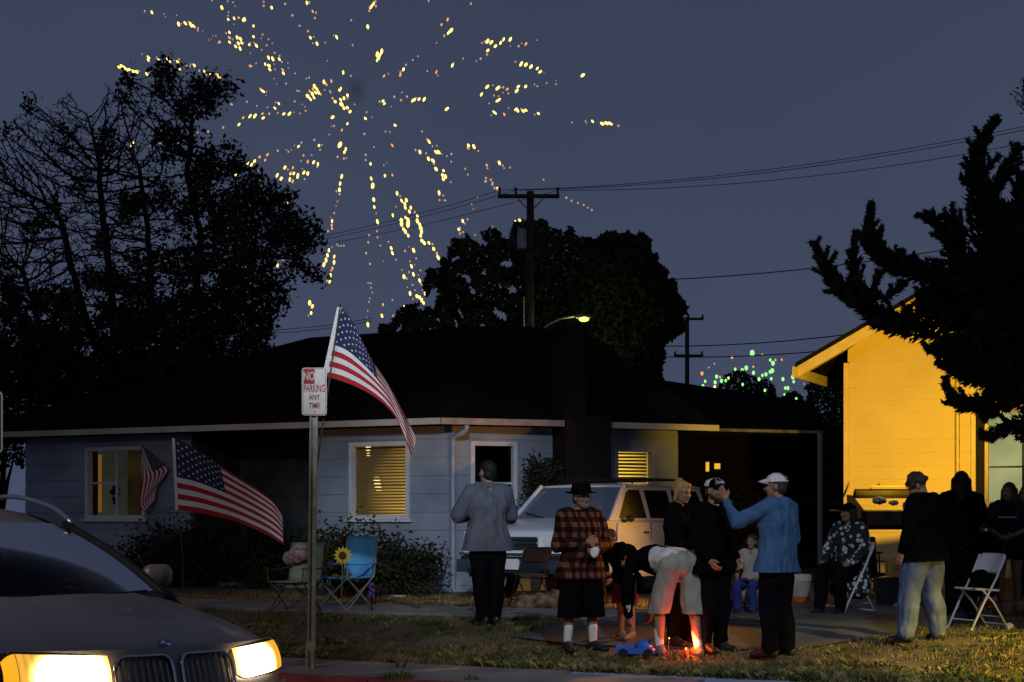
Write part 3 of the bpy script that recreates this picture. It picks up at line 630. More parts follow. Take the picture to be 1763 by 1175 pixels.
leafy_tree('broadleaf_tree', 'looser dark foliage low on the left side of the bare branched tree', [(-40, 470), (20, 480), (80, 520), (160, 540), (240, 520), (330, 540), (420, 520), (470, 545), (465, 600), (300, 640), (-40, 640)], 33.8, 1.4, 3600, .13, 60, 14, gap=lambda x, y: noise.noise(Vector((x*.03, y*.03, 4))) > .1, limbs=8)
leafy_tree('broadleaf_tree', 'dark small tree in the gap left of the blue house', [(-30, 740), (40, 735), (48, 790), (40, 812), (20, 800), (-30, 830)], 36, .8, 900, .12, -10, 12, edge=6)
# the bare-branched tree: space colonisation inside the crown
def colonise(pts_att, trunk, step, infl, kill, it, r):
    if isinstance(trunk, tuple): nodes = [np.array(p) for p in trunk[0]]; par = list(trunk[1])
    else: nodes = [np.array(p) for p in trunk]; par = [-1]+list(range(len(trunk)-1))
    att = np.array(pts_att)
    N = np.array(nodes)
    near = np.full(len(att), 0); nd = np.full(len(att), 1e9)
    new0 = 0; alive = np.ones(len(att), bool)
    for _ in range(it):
        for i in range(new0, len(nodes)):
            d = np.linalg.norm(att-nodes[i], axis=1); q = d < nd; nd[q] = d[q]; near[q] = i
        new0 = len(nodes); alive &= nd > kill
        act = alive & (nd < infl)
        if not act.any(): break
        for i in np.unique(near[act]):
            s = act & (near == i); v = att[s]-nodes[i]; v = (v/np.linalg.norm(v, axis=1)[:, None]).sum(0)+r.normal(0, .10, 3); v[2] += .22; l = np.linalg.norm(v)
            if l < 1e-6: continue
            q = nodes[i]+v/l*step
            nodes.append(q); par.append(int(i))
        if len(nodes) > 29000: break
    return nodes, par
YT = 33.0; rt = np.random.default_rng(21)
crown = [(-60, 250), (0, 228), (50, 168), (85, 190), (115, 150), (140, 195), (165, 200), (183, 140), (200, 150), (215, 120), (245, 140), (262, 112), (285, 100), (300, 120), (330, 140), (352, 120), (375, 140), (400, 138), (416, 158), (380, 190), (330, 215), (345, 245), (405, 250), (418, 272), (440, 300), (500, 325), (510, 350), (545, 378), (560, 420), (520, 440), (565, 490), (500, 470), (492, 525), (470, 545), (468, 600), (300, 690), (-60, 690)]
def inside_tree(n):
    o = []
    while len(o) < n:
        x, y = rt.uniform(-60, 565), rt.uniform(100, 690)
        if in_poly(x, y, crown): d = 1.9*min(1, math.sqrt(edge_d(x, y, crown)/90)); o.append(tuple(P(x, y, YT+rt.uniform(-d, d))))
    return o
base = P(215, 890, YT); base.z = gz(base.x, base.y)
lt = thing('bare_branched_tree', 'tall tree of bare upright branches with dark leaf clumps on its right side', 'tree', base)
trunk = [tuple(base), tuple(P(212, 800, YT)), tuple(P(210, 720, YT)), tuple(P(205, 660, YT)), tuple(P(200, 610, YT))]
nodes0 = list(trunk); par0 = [-1]+list(range(len(trunk)-1))
for q in ([(195, 660), (165, 600), (145, 540), (120, 450), (105, 380)], [(200, 640), (195, 560), (190, 470), (178, 380), (170, 300)], [(225, 650), (252, 580), (262, 500), (255, 400), (240, 290)], [(240, 655), (300, 590), (338, 500), (345, 410), (322, 300), (330, 220)], [(250, 665), (320, 620), (385, 560), (430, 480), (440, 410)], [(190, 670), (120, 640), (70, 570), (40, 470)], [(185, 690), (100, 690), (20, 660), (-30, 600)], [(300, 660), (390, 620), (450, 560)]):
    k = 2; prev = np.array(trunk[k]); dz = rt.uniform(-.9, .9)
    pts = [tuple(prev)]+[tuple(P(x, y, YT+dz*(i+1)/len(q))) for i, (x, y) in enumerate(q)]
    for a_, c_ in zip(pts, pts[1:]):
        n_ = max(1, int(math.dist(a_, c_)/.16))
        for m_ in range(1, n_+1): nodes0.append(tuple(np.array(a_)+(np.array(c_)-np.array(a_))*m_/n_+rt.normal(0, .012, 3))); par0.append(k if m_ == 1 and a_ == pts[0] else len(nodes0)-2)
nodes, par = colonise(inside_tree(11000)+[q for q in inside_tree(9500) if CX+q[0]/q[1]*FPX < 240], (nodes0, par0), .10, .7, .105, 190, rt)
ch = [0]*len(nodes); kids = [[] for _ in nodes]
for i, p in enumerate(par):
    if p >= 0: kids[p].append(i)
wgt = [0.0]*len(nodes)
for i in range(len(nodes)-1, -1, -1): wgt[i] = (sum(wgt[k]**2.9 for k in kids[i]))**(1/2.9) if kids[i] else .0078
lim, twg = MB(), MB()
for i, p in enumerate(par):
    if p < 0: continue
    (lim if wgt[i] > .03 else twg).tube([nodes[p], nodes[i]], [min(wgt[p], wgt[i]*1.25), wgt[i]], 5 if wgt[i] > .03 else 3, cap=False)
lim.obj('trunk', M_bark, lt, smooth=True); o = twg.obj('twigs', M_twig, lt); o['kind'] = 'stuff'
lv = []
for i, q in enumerate(nodes):
    if kids[i] and wgt[i] > .016: continue
    px = CX+q[0]/q[1]*FPX; py = HY-(q[2]-CAMZ)/q[1]*FPX
    pr = min(1, max(0, (px-190)/190))*.74+min(1, max(0, (py-430)/130))*.55
    if px < 210 and py < 470: pr = .02
    if noise.noise(Vector((px*.03, py*.03, 1)))*1.1+pr > .5: lv.append(q)
leafmesh('crown', lv, .12, M_leafd, lt, rt, clump=5)
# juniper with upswept limbs on the right
YJ = 20.0
limbs = [([(1403, 420), (1418, 455), (1440, 490), (1480, 520), (1530, 555), (1610, 560), (1720, 565), (1800, 600)], [2, 9, 12, 16, 20, 26, 30, 34]),
 ([(1469, 410), (1468, 440), (1472, 480), (1500, 520)], [2, 7, 10, 14]), ([(1518, 470), (1505, 500), (1525, 515)], [3, 7, 8]),
 ([(1501, 350), (1496, 385), (1500, 420), (1530, 450), (1590, 468), (1660, 480), (1740, 500)], [2, 8, 13, 16, 22, 34, 50]),
 ([(1500, 405), (1478, 402)], [5, 4]), ([(1548, 492), (1560, 488), (1530, 510)], [2, 5, 9]),
 ([(1578, 370), (1605, 382), (1630, 405), (1650, 440), (1690, 480)], [2, 7, 12, 22, 32]),
 ([(1720, 207), (1702, 225), (1686, 250), (1680, 290), (1688, 330), (1700, 390), (1720, 480)], [1.5, 5, 10, 13, 22, 40, 55]),
 ([(1655, 308), (1672, 318), (1690, 330)], [2, 7, 10]), ([(1722, 268), (1705, 285), (1692, 300)], [2, 6, 8]),
 ([(1756, 250), (1742, 275), (1728, 300), (1706, 330), (1695, 370)], [4, 9, 12, 14, 18]), ([(1641, 350), (1640, 375), (1655, 400)], [1.5, 6, 12]), ([(1618, 370), (1635, 380), (1660, 410)], [2, 8, 16]),
 ([(1790, 270), (1765, 310), (1755, 360), (1750, 420)], [4, 12, 20, 30]),
 ([(1612, 624), (1632, 634), (1662, 645), (1720, 640)], [2, 8, 14, 30]), ([(1626, 650), (1636, 678), (1660, 698), (1710, 690), (1760, 660)], [2, 8, 12, 16, 40]),
 ([(1596, 600), (1640, 600), (1700, 605), (1770, 610)], [3, 20, 40, 50]), ([(1690, 720), (1705, 712), (1740, 690), (1780, 660)], [3, 8, 14, 30]), ([(1688, 752), (1705, 748), (1740, 735), (1790, 720)], [3, 8, 14, 24]), ([(1763, 760), (1770, 740), (1790, 700)], [4, 12, 30]),
 ([(1580, 520), (1640, 520), (1720, 520), (1800, 540)], [14, 42, 66, 70]), ([(1650, 620), (1720, 640), (1800, 660)], [18, 44, 60]), ([(1700, 360), (1740, 400), (1790, 440)], [24, 40, 50]), ([(1690, 430), (1740, 440), (1800, 460)], [20, 45, 60]), ([(1665, 560), (1730, 570), (1800, 580)], [20, 40, 60])]
jb = P(1835, 890, YJ); jb.z = gz(jb.x, jb.y)
jt = thing('juniper', 'large juniper with upswept spiky limbs in front of the yellow lit house', 'tree', jb)
for ln, rd in list(limbs):
    n = len(ln)-1; L_ = sum(math.dist(ln[i], ln[i+1]) for i in range(n)); rs = random.Random(int(ln[0][0]*7+ln[0][1]))
    for k in range(int(L_/13)):
        t = rs.random()*.97; q = pl(ln, t); f = t*n; i = min(int(f), n-1); rad = lerp(rd[i], rd[i+1], f-i); a = rs.choice((-1, 1))*rs.uniform(25, 70)
        tg = np.array(pl(ln, max(0, t-.03)))-np.array(pl(ln, min(.999, t+.03))); an = math.atan2(tg[1], tg[0])+R(a); d = np.array((math.cos(an), math.sin(an)-.25)); ext = rad*.75+rs.uniform(7, 22)*(1 if rad > 8 else .5)
        e_ = q+d*ext; limbs.append(([tuple(e_), tuple(q+d*ext*.6+np.array((0, 1.5))), tuple(q)], [.8, rs.uniform(2.2, 4), rs.uniform(4, 6)]))
rj = np.random.default_rng(31); pts = []; tr = MB(); spk_v, spk_f = [], []
tr.tube([jb-Vector((0, 0, .3)), P(1832, 760, YJ), P(1815, 620, YJ), P(1790, 520, YJ), P(1740, 400, YJ)], [.26, .2, .17, .13, .07], 9)
for ln, rd in limbs:
    dz = rj.uniform(-.7, .7); n = len(ln)-1
    L_ = sum(math.dist(ln[i], ln[i+1]) for i in range(n)); tot = int(L_*max(3.2, np.mean(rd)*.36)); rd = [q_*1.14 for q_ in rd]
    tr.tube([P(x, y, YJ+dz*(i < n-1)) for i, (x, y) in enumerate(ln)], [.012+.03*i/n for i in range(n+1)], 5)
    for k in range(tot):
        t = rj.random(); q = pl(ln, t*.999); f = t*.999*n; i = min(int(f), n-1); rad = lerp(rd[i], rd[i+1], f-i)*rj.uniform(.86, 1.12)
        tg = np.array(pl(ln, min(.999, t+.02)))-np.array(pl(ln, max(0, t-.02))); nv_ = math.hypot(*tg)+1e-6; nx, ny = -tg[1]/nv_, tg[0]/nv_
        a = rj.uniform(0, 6.283); w_ = math.sqrt(rj.random())*.93; lat = math.cos(a)*w_*rad; dep = math.sin(a)*w_*rad/FPX*YJ
        c = P(q[0]+nx*lat, q[1]+ny*lat, YJ+dz*(1 if t < .6 else .5)+dep)
        # spray: outward and towards the limb tip
        outv = Vector((nx*math.cos(a), math.sin(a), -ny*math.cos(a)))*.75+Vector((-tg[0]/nv_, 0, tg[1]/nv_))*.8+Vector(rj.normal(0, .3, 3)); outv.normalize()
        s = rj.uniform(.035, .085)*(1.15 if rad > 12 else .8); sd = outv.orthogonal().normalized(); sd = Matrix.Rotation(rj.uniform(0, 6.28), 3, outv) @ sd; s2 = outv.cross(sd); m0 = len(spk_v)
        spk_v += [c-sd*s*.33-outv*s*.5, c+sd*s*.33-outv*s*.5, c+outv*s*.9, c+s2*s*.33-outv*s*.5]; spk_f += [(m0, m0+1, m0+2), (m0+1, m0+3, m0+2), (m0+3, m0, m0+2)]
b = MB(); b.v = [tuple(v) for v in spk_v]; b.f = spk_f; b.m = [0]*len(spk_f); o = b.obj('crown', M_jun, jt); o['kind'] = 'stuff'; tr.obj('trunk', M_bark, jt, smooth=True)
# bare twig tree at the right edge, further off
r2 = np.random.default_rng(5); base = P(1800, 890, 40); base.z = gz(base.x, base.y)
tt = thing('bare_tree', 'thin bare twigs at the top right edge above the juniper', 'tree', base); att = []
while len(att) < 260:
    x, y = r2.uniform(1742, 1860), r2.uniform(120, 200)
    if math.hypot((x-1800)/60, (y-165)/42) < 1: att.append(tuple(P(x, y, 40+r2.uniform(-.5, .5))))
nodes, par = colonise(att, [tuple(base), tuple(P(1800, 700, 40)), tuple(P(1802, 450, 40)), tuple(P(1800, 300, 40)), tuple(P(1798, 230, 40))], .14, 3, .16, 60, r2)
b = MB()
for i, p in enumerate(par):
    if p >= 0: b.tube([nodes[p], nodes[i]], .05 if i < 5 else .012, 4, cap=False)
b.obj('trunk', M_twig, tt); leafmesh('crown', nodes[5::2], .09, M_leafd, tt, r2, 2)
# shrubs
def shrub(label, px, py, w, h, n, size, seed, Y=None, name='shrub', fn=None):
    r = np.random.default_rng(seed); g = G(px, py) if Y is None else Vector((*P(px, py, Y)[:2], 0)); g.z = gz(g.x, g.y); t = thing(name, label, 'shrub', g, group='shrubs round the blue house'); pts = []; b = MB()
    for k in range(26):
        a = r.uniform(0, 6.28); q = g+Vector((math.cos(a)*w*.45*r.random()**.4, math.sin(a)*w*.3*r.random()**.4, h*r.uniform(.5, .98))); b.tube([g+Vector((math.cos(a)*.05, math.sin(a)*.05, -.05)), g.lerp(q, .5)+Vector((0, 0, h*.08)), q], [.018, .011, .004], 4)
        for _ in range(n//26):
            u = r.random()**.6; p = g.lerp(q, .25+.75*u)+Vector(r.normal(0, .085*w, 3)); p.z = max(p.z, g.z+.02)
            if fn is None or fn(p): pts.append(p)
    b.obj('stem', M_twig, t); leafmesh('leaves', pts, size, M_shr, t, r); return t
M_shr = mat('shrub_leaves', (.030, .036, .018), .95, var=.45, scale=4, spec=.1)
shrub('dark low shrub under the left window behind the ground flag', 300, 1010, 2.1, 1.0, 6500, .08, 41); shrub('dark shrub beside the porch step of the blue house', 440, 1012, 1.6, .95, 5200, .08, 42)
shrub('twiggy shrub under the lit window right of the sign post', 612, 1030, 1.75, 1.0, 7000, .075, 43); shrub('lower shrub by the house corner left of the white car', 700, 1027, 1.35, .72, 5000, .07, 44)
shrub('tall shrub against the chimney behind the white car', 948, 905, .95, 2.3, 8000, .075, 45, Y=25.95); shrub('dim green bush behind the white car roof', 1295, 830, 1.6, 2.0, 1800, .09, 46, Y=34)
# ------------------------------------------------------------------ utility poles and wires
M_pole = mat('pole_wood', (.045, .04, .032), .95, var=.35, scale=5); M_galv = mat('galvanised', (.30, .31, .32), .5, .6, var=.2); M_por = mat('porcelain', (.06, .06, .07), .4)
YP = 55; p1 = P(913, 890, YP); p1.z = gz(p1.x, p1.y)
up = thing('utility_pole', 'nearer utility pole with crossarm, transformer can and lit street lamp', 'utility pole', p1, group='utility poles')
def zp(py, Y): return CAMZ-(py-HY)/FPX*Y
X = p1.x; b = MB(); b.tube([(X, YP, 0), (X, YP, zp(330, YP))], [.17, .13], 10); b.obj('pole', M_pole, up, smooth=True)
b = MB(); b.box((P(910, 340, YP).x, YP-.17, zp(340, YP)), (2.1, .1, .13)); b.obj('crossarm', M_pole, up)
b = MB()
for s in (-1, 1): b.tube([(X+s*.42, YP-.19, zp(345, YP)), (X, YP-.15, zp(367, YP))], .02, 5)
b.obj('brace', M_pole, up)
for px in (860, 888, 960):
    q = P(px, 331, YP); b = MB(); b.tube([(q.x, YP-.17, zp(337, YP)), (q.x, YP-.17, zp(328, YP))], [.05, .035], 8); b.ball((q.x, YP-.17, zp(327, YP)), .055, nu=8, nv=6); b.obj('insulator', M_por, up)
b = MB(); q = P(899, 414, YP); b.tube([(q.x, YP-.1, zp(431, YP)), (q.x, YP-.1, zp(428, YP)), (q.x, YP-.1, zp(400, YP)), (q.x, YP-.1, zp(395, YP))], [.16, .17, .17, .12], 12); b.obj('transformer', M_galv, up, smooth=True)
b = MB(); b.tube([(q.x, YP-.1, zp(395, YP)), (q.x+.03, YP-.1, zp(378, YP))], .04, 6); b.obj('bushing', M_por, up)
b = MB(); q = P(902, 560, YP); b.tube([(q.x, YP-.12, 0.4), (q.x, YP-.12, zp(512, YP))], .035, 6); b.obj('conduit', mat('pale_conduit', (.35, .34, .28), .7), up)
arm = [P(921, 592, YP-.1), P(928, 573, YP-.3), P(945, 558, YP-.6), P(965, 549, YP-.9), P(990, 545, YP-1.2)]
b = MB(); b.tube(arm, .03, 6); b.obj('lamp_arm', M_galv, up, smooth=True)
h = P(1003, 546, YP-1.3); b = MB(); b.ball(h, (.30, .12, .08)); hd = b.obj('lamp_head', M_galv, up, smooth=True)
b = MB(); b.ball(h+Vector((.04, -.05, -.08)), (.17, .10, .085)); b.obj('lamp_lens', emit('lamp_lens_glow', (.95, 1, .12), 3.2, True), hd, smooth=True)
lamp('POINT', 'pole_lamp_light', h+Vector((.05, -.1, -.25)), 60, (.9, .95, .25), shadow_soft_size=.1)
YQ = 95; p2 = P(1183, 890, YQ); p2.z = gz(p2.x, p2.y)
up2 = thing('utility_pole', 'farther utility pole with two crossarms left of the green firework', 'utility pole', p2, group='utility poles')
b = MB(); b.tube([(p2.x, YQ, 0), (p2.x, YQ, zp(546, YQ))], [.17, .12], 8); b.obj('pole', M_pole, up2, smooth=True)
for py, a_, c_ in ((550, 1183, 1211), (613, 1160, 1210)):
    b = MB(); b.box(((P(a_, py, YQ).x+P(c_, py, YQ).x)/2, YQ-.15, zp(py, YQ)), (P(c_, py, YQ).x-P(a_, py, YQ).x, .1, .14)); b.obj('crossarm', M_pole, up2)
    for px in (a_+2, c_-2): q = P(px, py-4, YQ); b = MB(); b.ball((q.x, YQ-.15, q.z), (.07, .07, .14), nu=8, nv=6); b.obj('insulator', M_por, up2)
M_wire = mat('wire', (.012, .012, .014), .8, var=0)
def wire(label, a, c, Ya, Yc, sag, r_=.02, grp='power lines'):
    p, q = P(*a, Ya), P(*c, Yc); pts = [p.lerp(q, i/24)-Vector((0, 0, sag*4*(i/24)*(1-i/24))) for i in range(25)]; b = MB(); b.tube(pts, r_, 5); o = b.obj('power_line', M_wire, at=p); tag(o, label, 'wire', grp)
for i, (px, z_, dy) in enumerate(((860, 328, 0), (888, 328, 3), (960, 328, 12))):
    nm = ('upper', 'middle', 'lower')[i]
    wire(f'{nm} of three power lines from the pole crossarm to the upper right', (px, 328), (1900, 188+[0, 6, 30][i]), YP-.17, 48, .5, .011)
    wire(f'{nm} of three faint power lines from the pole crossarm down to the left', (px, 328), (300, 440+[0, 6, 12][i]), YP-.17, 70, .4, .010)
wire('single power line running right from behind the round dark tree', (1100, 484), (1640, 428), 60, 60, .2, .02)
wire('upper of two thick power lines right of the farther pole', (1120, 596), (1560, 562), YQ, 80, .3, .03); wire('lower of two thick power lines right of the farther pole', (1120, 614), (1560, 588), YQ, 80, .3, .03)
wire('upper of two faint cables left of the large raised flag', (380, 568), (640, 548), 70, 70, .2, .014); wire('lower of two faint cables left of the large raised flag', (380, 574), (640, 553), 70, 70, .2, .014)
# ------------------------------------------------------------------ fireworks
S1 = "265,75,2.5 312,83,3 393,95,1.5 402,113,1.3 477,103,1.5 488,160,4 507,158,2 533,155,3.5 560,150,3 570,165,4.5 585,172,3.5 595,180,3 617,188,2.5 615,203,2.5 648,207,1 685,265,1.5 717,238,1.3 735,237,1.5 703,258,1 760,278,3 752,285,2 774,52,4 813,10,2 848,17,2 861,42,1.5 818,82,2 816,105,2 816,130,3 855,122,3.5 885,118,3 915,135,3.5 925,128,3 853,162,1.5 710,5,2 803,220,2.5 824,215,3 824,250,3 825,280,3 845,262,2 875,248,4 897,258,4.5 883,288,3.5 905,285,3.5 915,285,2.5 865,308,3.5 894,322,3.5 983,173,3.5 983,243,3.5 1043,230,2.5 1033,255,1.5 1083,260,2 955,297,3 962,285,2 988,283,2 1002,303,4 1070,300,2.5 1107,287,1.5 1037,331,2 962,352,1.5 247,358,1.5 290,380,3.5 288,398,3 345,382,2.5 358,398,3.5 383,385,1.5 400,405,2 415,390,3.5 428,402,4 460,400,1.5 491,393,2.5 484,412,3.5 484,437,3 497,460,3 440,450,3 95,445,4 112,440,4.5 128,450,5 145,460,4.5 165,462,3.5 182,470,3.5 195,472,3.5 213,475,3.5 228,470,2 278,490,3 292,482,2 310,474,1.5 386,520,1.5 542,436,2.5 568,425,2 564,440,2 592,432,3 594,442,2.5 625,468,2.5 658,472,3 670,495,2.5 703,497,3.5 740,492,3 752,503,3.5 763,510,3 806,550,2 960,437,3 972,437,2 1000,420,2 1060,425,3 1082,382,3.5 1110,390,4 1122,350,2.5 1155,370,2.5 1153,392,3.5 1170,410,2.5 1085,435,4 1090,460,3.5 1120,425,1.5 1125,460,2 1176,462,3 1180,485,3.5 1210,418,1.5 1213,450,1.5 1258,486,2 1120,520,1.5 1135,558,1.3 1198,553,2.5 1030,590,3 1045,603,3.5 1068,608,2 1066,632,1.3 1272,600,2.5 1285,603,2 1350,513,2.5 1332,520,2 1385,570,4.5 1400,588,4 1375,590,3 1355,605,3 1340,635,5 1372,622,4 1393,612,3.5 1412,612,4 1425,622,3 1357,655,3.5 1382,645,3 1448,542,3.5 1463,558,3 1497,537,3 1453,595,2 1487,603,2.5 1493,613,2 1505,650,3 1522,672,4 1550,597,4 1560,585,3 1558,660,4 1563,690,6 1580,650,4 1580,715,4 1603,630,3.5 1605,650,2.5 1602,712,4 1620,738,4 1650,690,2 1575,480,3.5 1625,503,2.5 1505,775,4.5 1515,833,2.5 1500,835,1.5 1603,818,3.5 1566,860,3 1483,890,1.8 940,673,2.5 838,690,3 1005,700,2 1075,710,2 1130,678,2 1150,685,3 1124,715,3 1255,670,2.5 1305,690,1.5 1327,733,2.5 1322,705,1.5 915,778,3 887,823,3 960,768,3.5 992,767,4.5 1042,752,3 1047,780,4 1087,752,3 1143,747,2.5 1183,753,3.5 1220,752,4 1250,742,1.5 1290,750,2 783,843,3 684,870,2.8 667,890,2.5 697,893,1.2 614,877,2 549,908,3.5 182,952,5 295,965,2.8 367,948,2.8 487,945,2.2 1384,925,3 1300,942,2.8 1280,968,3.5 1253,960,1.5 1415,962,3.5 1435,957,2 1423,990,2.5 1143,997,3 1213,1003,2.5 1200,990,1.5 1233,992,1.5 1075,1022,3.2 1060,1058,3.2 1023,1037,3.2 990,1065,3.5 970,1088,3.5 946,1078,3.5 1553,957,6 1592,985,3.5 1583,1005,3.5 1580,1048,3 1538,1037,3 1597,1045,2 1313,1027,3 1367,1025,2 1297,1063,2 1341,1068,3.2 1380,1072,3.5 1408,1085,3.5 1403,1105,2.2 1190,1107,3.5 1210,1120,2.5 1243,1108,3.2 1230,1140,3 1250,1145,3.5 1307,1115,1.5 1315,1140,3.5 1340,1145,3.5 1192,27,3 1050,13,2.5 1050,40,3 1103,52,3.5 1335,20,3.5 1350,18,3 1374,77,3.2 1396,85,2.5 1388,121,3 1240,103,3 1288,172,2.5 1343,207,3 1358,250,3.5 1380,245,2 1402,290,3.5 1375,287,2 1456,282,2 1513,235,2 1532,247,3.5 1628,135,2.5 1637,300,2.5 1737,178,4 1750,50,3 1747,73,3 1470,402,1.5"
S2 = "97,10,3 85,25,3.5 72,42,3.5 100,40,3 62,50,3.5 57,70,2.5 433,8,2.5 700,25,3 553,125,3.3 514,157,3.3 575,193,5 560,207,4 532,227,3 483,272,1.8 137,325,4 108,345,4.5 125,350,4 118,365,4 107,383,3.5 365,357,2 333,380,2.3 290,412,2.8 274,440,3.5 255,458,3 254,475,3.2 151,482,3.2 179,468,2 425,450,2.2 482,457,3.2 492,478,1.8 652,372,2.2 583,415,3.8 592,400,2 734,388,1.8 762,372,3 805,262,5 790,265,3 770,273,2.5 830,268,5 822,280,3 855,293,4 888,272,3.8 907,250,3.3 949,250,4.2 1002,293,3 1022,275,1.6 1048,279,3.2 950,293,1.3 1118,255,1.6 807,320,4 802,345,3 982,392,2.2 1018,405,4.3 1048,410,5 1080,423,5 1120,434,3.5 1138,455,3.5 1162,458,1.3 1407,477,5 1238,533,2 1238,510,1.3 1178,527,2.2 1120,546,2.3 1102,535,2 1046,548,4.2 1000,548,3.8 990,575,4 803,550,4 840,540,2 870,558,4.5 885,553,3 905,553,3 930,565,3.2 937,592,2.5 903,587,1.7 767,598,3.5 846,605,2.5 876,610,2 873,635,4.5 815,655,2 850,713,4 828,730,1.8 911,724,3.2 938,683,1.8 985,692,4 995,700,4 1018,690,2.3 1030,703,3.8 1047,698,3.5 1103,726,2 1127,719,3.5 1340,775,2 1425,768,2.2 1431,780,1.5 1469,768,3.5 1530,783,4.5 1557,780,4.3 1581,782,4.5 1632,797,3 264,585,2 216,613,3 258,635,3 296,612,3 123,643,3 145,640,4 153,657,3.5 332,637,3.8 343,632,3.5 372,628,3.8 405,629,4.2 355,620,2 195,675,1.3 548,690,3.8 41,710,2.2 33,750,3.5 75,742,1.6 221,793,3.6 187,835,2 160,833,2.2 27,848,3 392,832,2.5 423,880,2.5 436,897,4 457,925,2.3 484,922,2 480,963,4 497,963,4 350,950,3 378,962,4 417,970,2.5 432,1005,4 460,1017,5 467,1037,3 480,1070,5 527,1080,3.5 520,1108,4 540,1117,4.5 526,1133,4 573,1153,2.3 548,988,2.2 577,975,2.8 576,1023,2.3 518,975,1.6 685,920,3.8 682,937,3.2 719,928,4.2 747,956,2.4 880,1031,4.2 902,1048,2.5 947,1060,2.5 800,1045,3.2 805,1065,2.5 664,1068,2.5 681,1105,2.3 203,920,3.2 88,930,2 36,980,2.8 35,1013,2.6 66,1037,3.2 150,1045,2 168,1030,1.4 157,1112,3.5 204,1108,3.2 795,1127,3 795,1147,3 837,1157,3 70,1130,3.2 80,1168,4 1160,1137,2.3 835,1168,3 850,1190,3 868,1200,3"
S3 = "680,275,3.5 671,315,3.2 667,350,4 650,358,2.5 668,375,2.8 656,415,2 648,440,1.5 638,480,2.5 618,505,1.3 626,525,3.2 624,548,3.2 625,567,3.2 603,582,3 653,657,2 662,665,2 677,665,2 692,664,2.3 625,672,1.6 608,690,3.8 600,718,4 592,745,3.8 580,770,4.2 638,725,3.5 637,757,4 628,790,3.2 620,805,3.2 617,830,3.4 613,862,3.8 597,862,3 500,985,5.5 515,1005,4.5 508,1042,3.5 493,1057,2 846,287,3 854,327,5 860,405,4.2 863,447,3.3 874,482,2 881,530,4 878,582,2.6 881,617,2.5 834,605,3 829,645,3 817,706,3 839,766,3 897,663,2.4 942,642,2.2 958,678,3.5 965,705,3.5 985,743,2.4 913,750,1.2 829,873,2 844,875,2.2 844,900,2.2 852,928,1.8 838,960,2 833,980,2.2 826,1030,1.8 823,1065,1.3 827,1107,4 967,493,3.3 985,445,2 991,370,4.2 1008,385,2.5 1017,412,3.5 1043,408,4.2 1035,430,3.5 1037,450,3.5 1068,450,4 1060,472,4 1090,475,3 1105,497,3.5 1015,520,5 1016,540,5 1038,505,3.5 1053,520,5 1052,542,5.5 1050,560,3 1105,525,4.5 1118,545,5 1124,565,5 1128,585,4.5 1124,607,4 1028,572,4.5 1038,585,4.5 1054,607,3.8 1130,635,4.5 1143,648,5 1170,648,3.5 1190,655,2.8 1197,682,4 1215,708,3.2 1222,730,4 1233,745,3.5 1243,760,2.5 1254,780,2.5 1084,690,4.2 1036,693,3 1058,670,1.4 1098,735,2.5 1063,752,2.2 1072,780,4 1090,770,1.6 1018,800,2 1030,838,4.8 1045,848,3 1083,825,3.5 1058,812,2.5 1122,803,2.3 1110,828,1.6 1118,860,3.8 1127,880,3 1078,884,2.4 1140,897,3.8 1136,910,3 1064,932,4 1149,935,4 1048,898,1.6 1092,913,1.8 1103,948,4.2 1118,955,4 1130,970,4 1140,985,3.5 1080,963,2 1088,998,1.8 1030,1010,3.8 965,970,2.5 912,995,3.3 906,1058,4 970,1057,3 1227,367,4.2 1250,382,2.4 1230,408,2.8 1263,410,2 1360,525,3.5 1338,572,3.8 1345,595,3 82,268,3.5 155,302,3.8 317,268,4 340,287,4.5 388,292,3.8 405,302,3.2 433,272,4.5 410,258,3.5 392,258,3.2 468,253,3.6 490,258,3.8 471,290,2.4 210,245,2 255,282,1.6 218,297,2 370,430,4.5 293,367,2.5 372,665,3 320,775,3.8 348,745,3 195,680,2.8 132,500,2"
S4 = "975,341,3 984,346,2.5 995,350,2.5 1005,353,2.5 1012,358,2 1019,362,2.6 845,310,3 857,325,3.5 835,313,2.5 895,380,4 888,383,3.5 800,385,2.5 792,393,3 805,378,2.5 797,400,2.5 818,405,2 848,390,1.5 855,395,3 812,352,2 822,340,2 815,360,1.5 868,290,2 765,345,2"
def parse(s, k, ox, oy): return [(ox+float(a)/k, oy+float(b)/k, float(c)) for a, b, c in (q.split(',') for q in s.split())]
sp = parse(S1, 3.833, 180, 0)+parse(S2, 3.671, 620, 0)+parse(S3, 3.264, 380, 220)+parse(S4, 1, 0, 0)
sp = [(x, y, r) for x, y, r in sp if y > -2]
sp.sort(key=lambda q: -q[2])
E_hot = emit('spark_hot', (1, .66, .13), 3.0); E_org = emit('spark_orange', (1, .38, .07), 1.25); E_dim = emit('spark_dim', (1, .56, .34), .62)
YF = 130.0; s0 = P(610, 230, YF)
fw = thing('firework', 'large golden firework burst filling the sky above the bare tree and roof', 'firework', s0)
def spark_mesh(m):
    b = MB(); b.ball((0, 0, 0), (1, 1, 1.28), nu=8, nv=6); o = b.obj('spark', m); me = o.data; bpy.data.objects.remove(o)
    me.polygons.foreach_set('use_smooth', [True]*len(me.polygons)); return me
mh, mo, md_ = spark_mesh(E_hot), spark_mesh(E_org), spark_mesh(E_dim)
r = random.Random(4); rest = MB()
